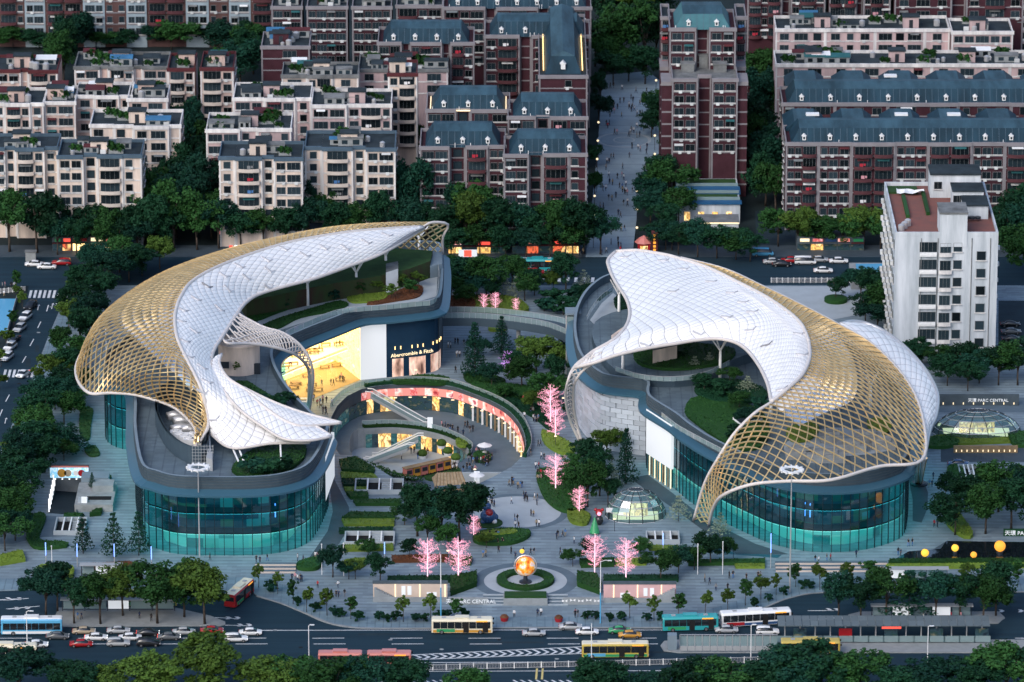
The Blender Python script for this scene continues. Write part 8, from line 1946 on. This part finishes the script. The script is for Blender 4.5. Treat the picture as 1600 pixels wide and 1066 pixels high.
simple('lit_billboard','white and red lit billboard before the round trees left of the street','billboard',G(731,409,.1),[('face','screen_white',B(-2.2,2.2,-.1,0,1.2,3.0)),('red_panel','glow_red',B(-.9,.9,-.14,-.1,1.3,2.9)),('leg','dark_metal',B(-2,-1.8,0,.2,0,1.2)),('leg','dark_metal',B(1.8,2,0,.2,0,1.2))])
simple('blue_sign','glowing blue signboard among trees below the brick tower','sign',G(1098,262,3),[('face','glow_blue',B(-1.4,.4,-.1,0,0,.8)),('white_face','glow_white',B(.8,2.6,-.1,0,1.2,2.2)),('pole','dark_metal',B(.5,.7,0,.2,-3,3.4))])
simple('pool_cover','blue rooftop basin beside the white office tower','basin',G(1363,452,.2),[('wall','concrete',B(-5,5,0,10,0,3.4)),('water','paint_skyblue',B(-3.5,4.6,3,9,3.4,3.5))])
simple('court_sign','blue sports court edge at the left border','court',G(4,500,.1),[('surface','paint_skyblue',B(-14,2,-10,16,0,.08)),('rail','grey_paint',B(2,2.1,-10,16,.0,1.2))])
simple('phone_box','grey kiosk at the far junction corner','kiosk',G(48,411,.1),[('body','concrete',B(-1.2,1.2,0,1.5,0,2.6)),('roof','roof_pale',B(-1.4,1.4,-.2,1.7,2.6,2.8))])
for i,(x,y) in enumerate(((788,970),(873,971))): simple('red_planter','round red planter on the kerb, '+('left' if i == 0 else 'right')+' of the fountain axis','planter',G(x,y,.18),[('pot','paint_red',MB().lathe([(.7,0),(.9,.8),(.8,.8)],12)),('flowers','leaf_red',MB().lathe([(.85,.8),(.6,1.2),(.1,1.4)],10))])
simple('white_kiosk','white square kiosk on the hall forecourt','kiosk',G(470,645,.15),[('body','white_paint',B(-1.8,1.8,-1.5,1.5,0,3)),('vent','dark_metal',B(-1.3,1.3,-.6,.4,3,3.1))])

# warm downlights added under the court signs to brighten the floor, terrace planters and seating in the court
for i in range(18, 60, 2):
    p = inw(arc[i], .9); MB().box(-.35,.35,-.18,.18,0,.12).build('added_downlight','glow_soft',cw,rel(cw,(p.x,p.y,-2.75)))
for k in range(3):
    pts = spline(GL([(560+k*16,722+k*7),(600+k*12,738+k*4),(640+k*8,750)], FL1-.5+k*.5), 16); e = empty('seat_terrace', pts[8]); tag(e, ('lowest','middle','topmost')[k]+' curved stone seat terrace at the front left of the court','terrace'); o = pts[8]
    A = [p-o for p in pts]; Bk = [p-o+Vector((.7,-1.4,0)) for p in pts]; q = MB(); q.grid([[v+Vector((0,0,0)) for v in A],[v+Vector((0,0,.55)) for v in A],[v+Vector((0,0,.55)) for v in Bk]]); q.build('seat','pale_paving',e)
    q = MB(); r = random.Random(k)
    for v in Bk:
        for j in range(26): leafcard(q, v+Vector((r.uniform(-1,1),r.uniform(-.9,.3),r.uniform(.5,1.3))), .4, r)
    q.build('planting','leaf_mid',e)['kind'] = 'stuff'
for i,(x,y) in enumerate(((700,712),(690,700),(712,722),(660,716))):
    simple('round_planter',('round planter with a small bush on the court floor, nearest the lawn','round planter with a small bush beside the cafe pit edge','round planter with a small bush near the court parasols','round planter with a small bush in the cafe court')[i],'planter',G(x,y,FL1 if i != 3 else FL2),[('pot','white_paint',MB().lathe([(.8,0),(1.0,.7),(.9,.7)],12)),('bush','leaf_bright',MB().lathe([(1.0,.7),(1.15,1.2),(.8,1.8),(.1,2.1)],9))])

# manhole covers and drains of the roads
for i, (x, y) in enumerate(((120,1012),(300,1000),(430,985),(470,1012),(610,1000),(690,1015),(780,1000),(870,1030),(1010,1005),(1090,1030),(1150,1000),(60,520),(30,600),(80,480))):
    c = G(x,y,0); q = MB(); q.add([(c.x+.45*math.cos(w*math.pi/6),c.y+.45*math.sin(w*math.pi/6),.047) for w in range(12)],[tuple(range(12))]); q.build('manhole_cover','kerb' if i % 3 else 'tyre',side_road if x < 100 and y < 700 else road)
for i, (x, y, w, d) in enumerate(((560,990,60,3),(760,1003,90,2.5),(250,983,70,3),(1000,1018,50,3),(40,560,8,14),(55,540,6,10),(880,1000,40,2.5))):
    q = G(x,y,0); b = G(x+w,y+d,0); mark(road if y > 900 else side_road,[(x,y),(x+w,y),(x+w,y+d),(x,y+d)],'asphalt_dark','tar_patch').location.z = -.006

# small emitters light the scene by bounce only, which keeps the render quick
for m in bpy.data.materials:
    if m.name.startswith(('glow_','screen_','globe_','shop_')) : m.cycles.emission_sampling = 'NONE'
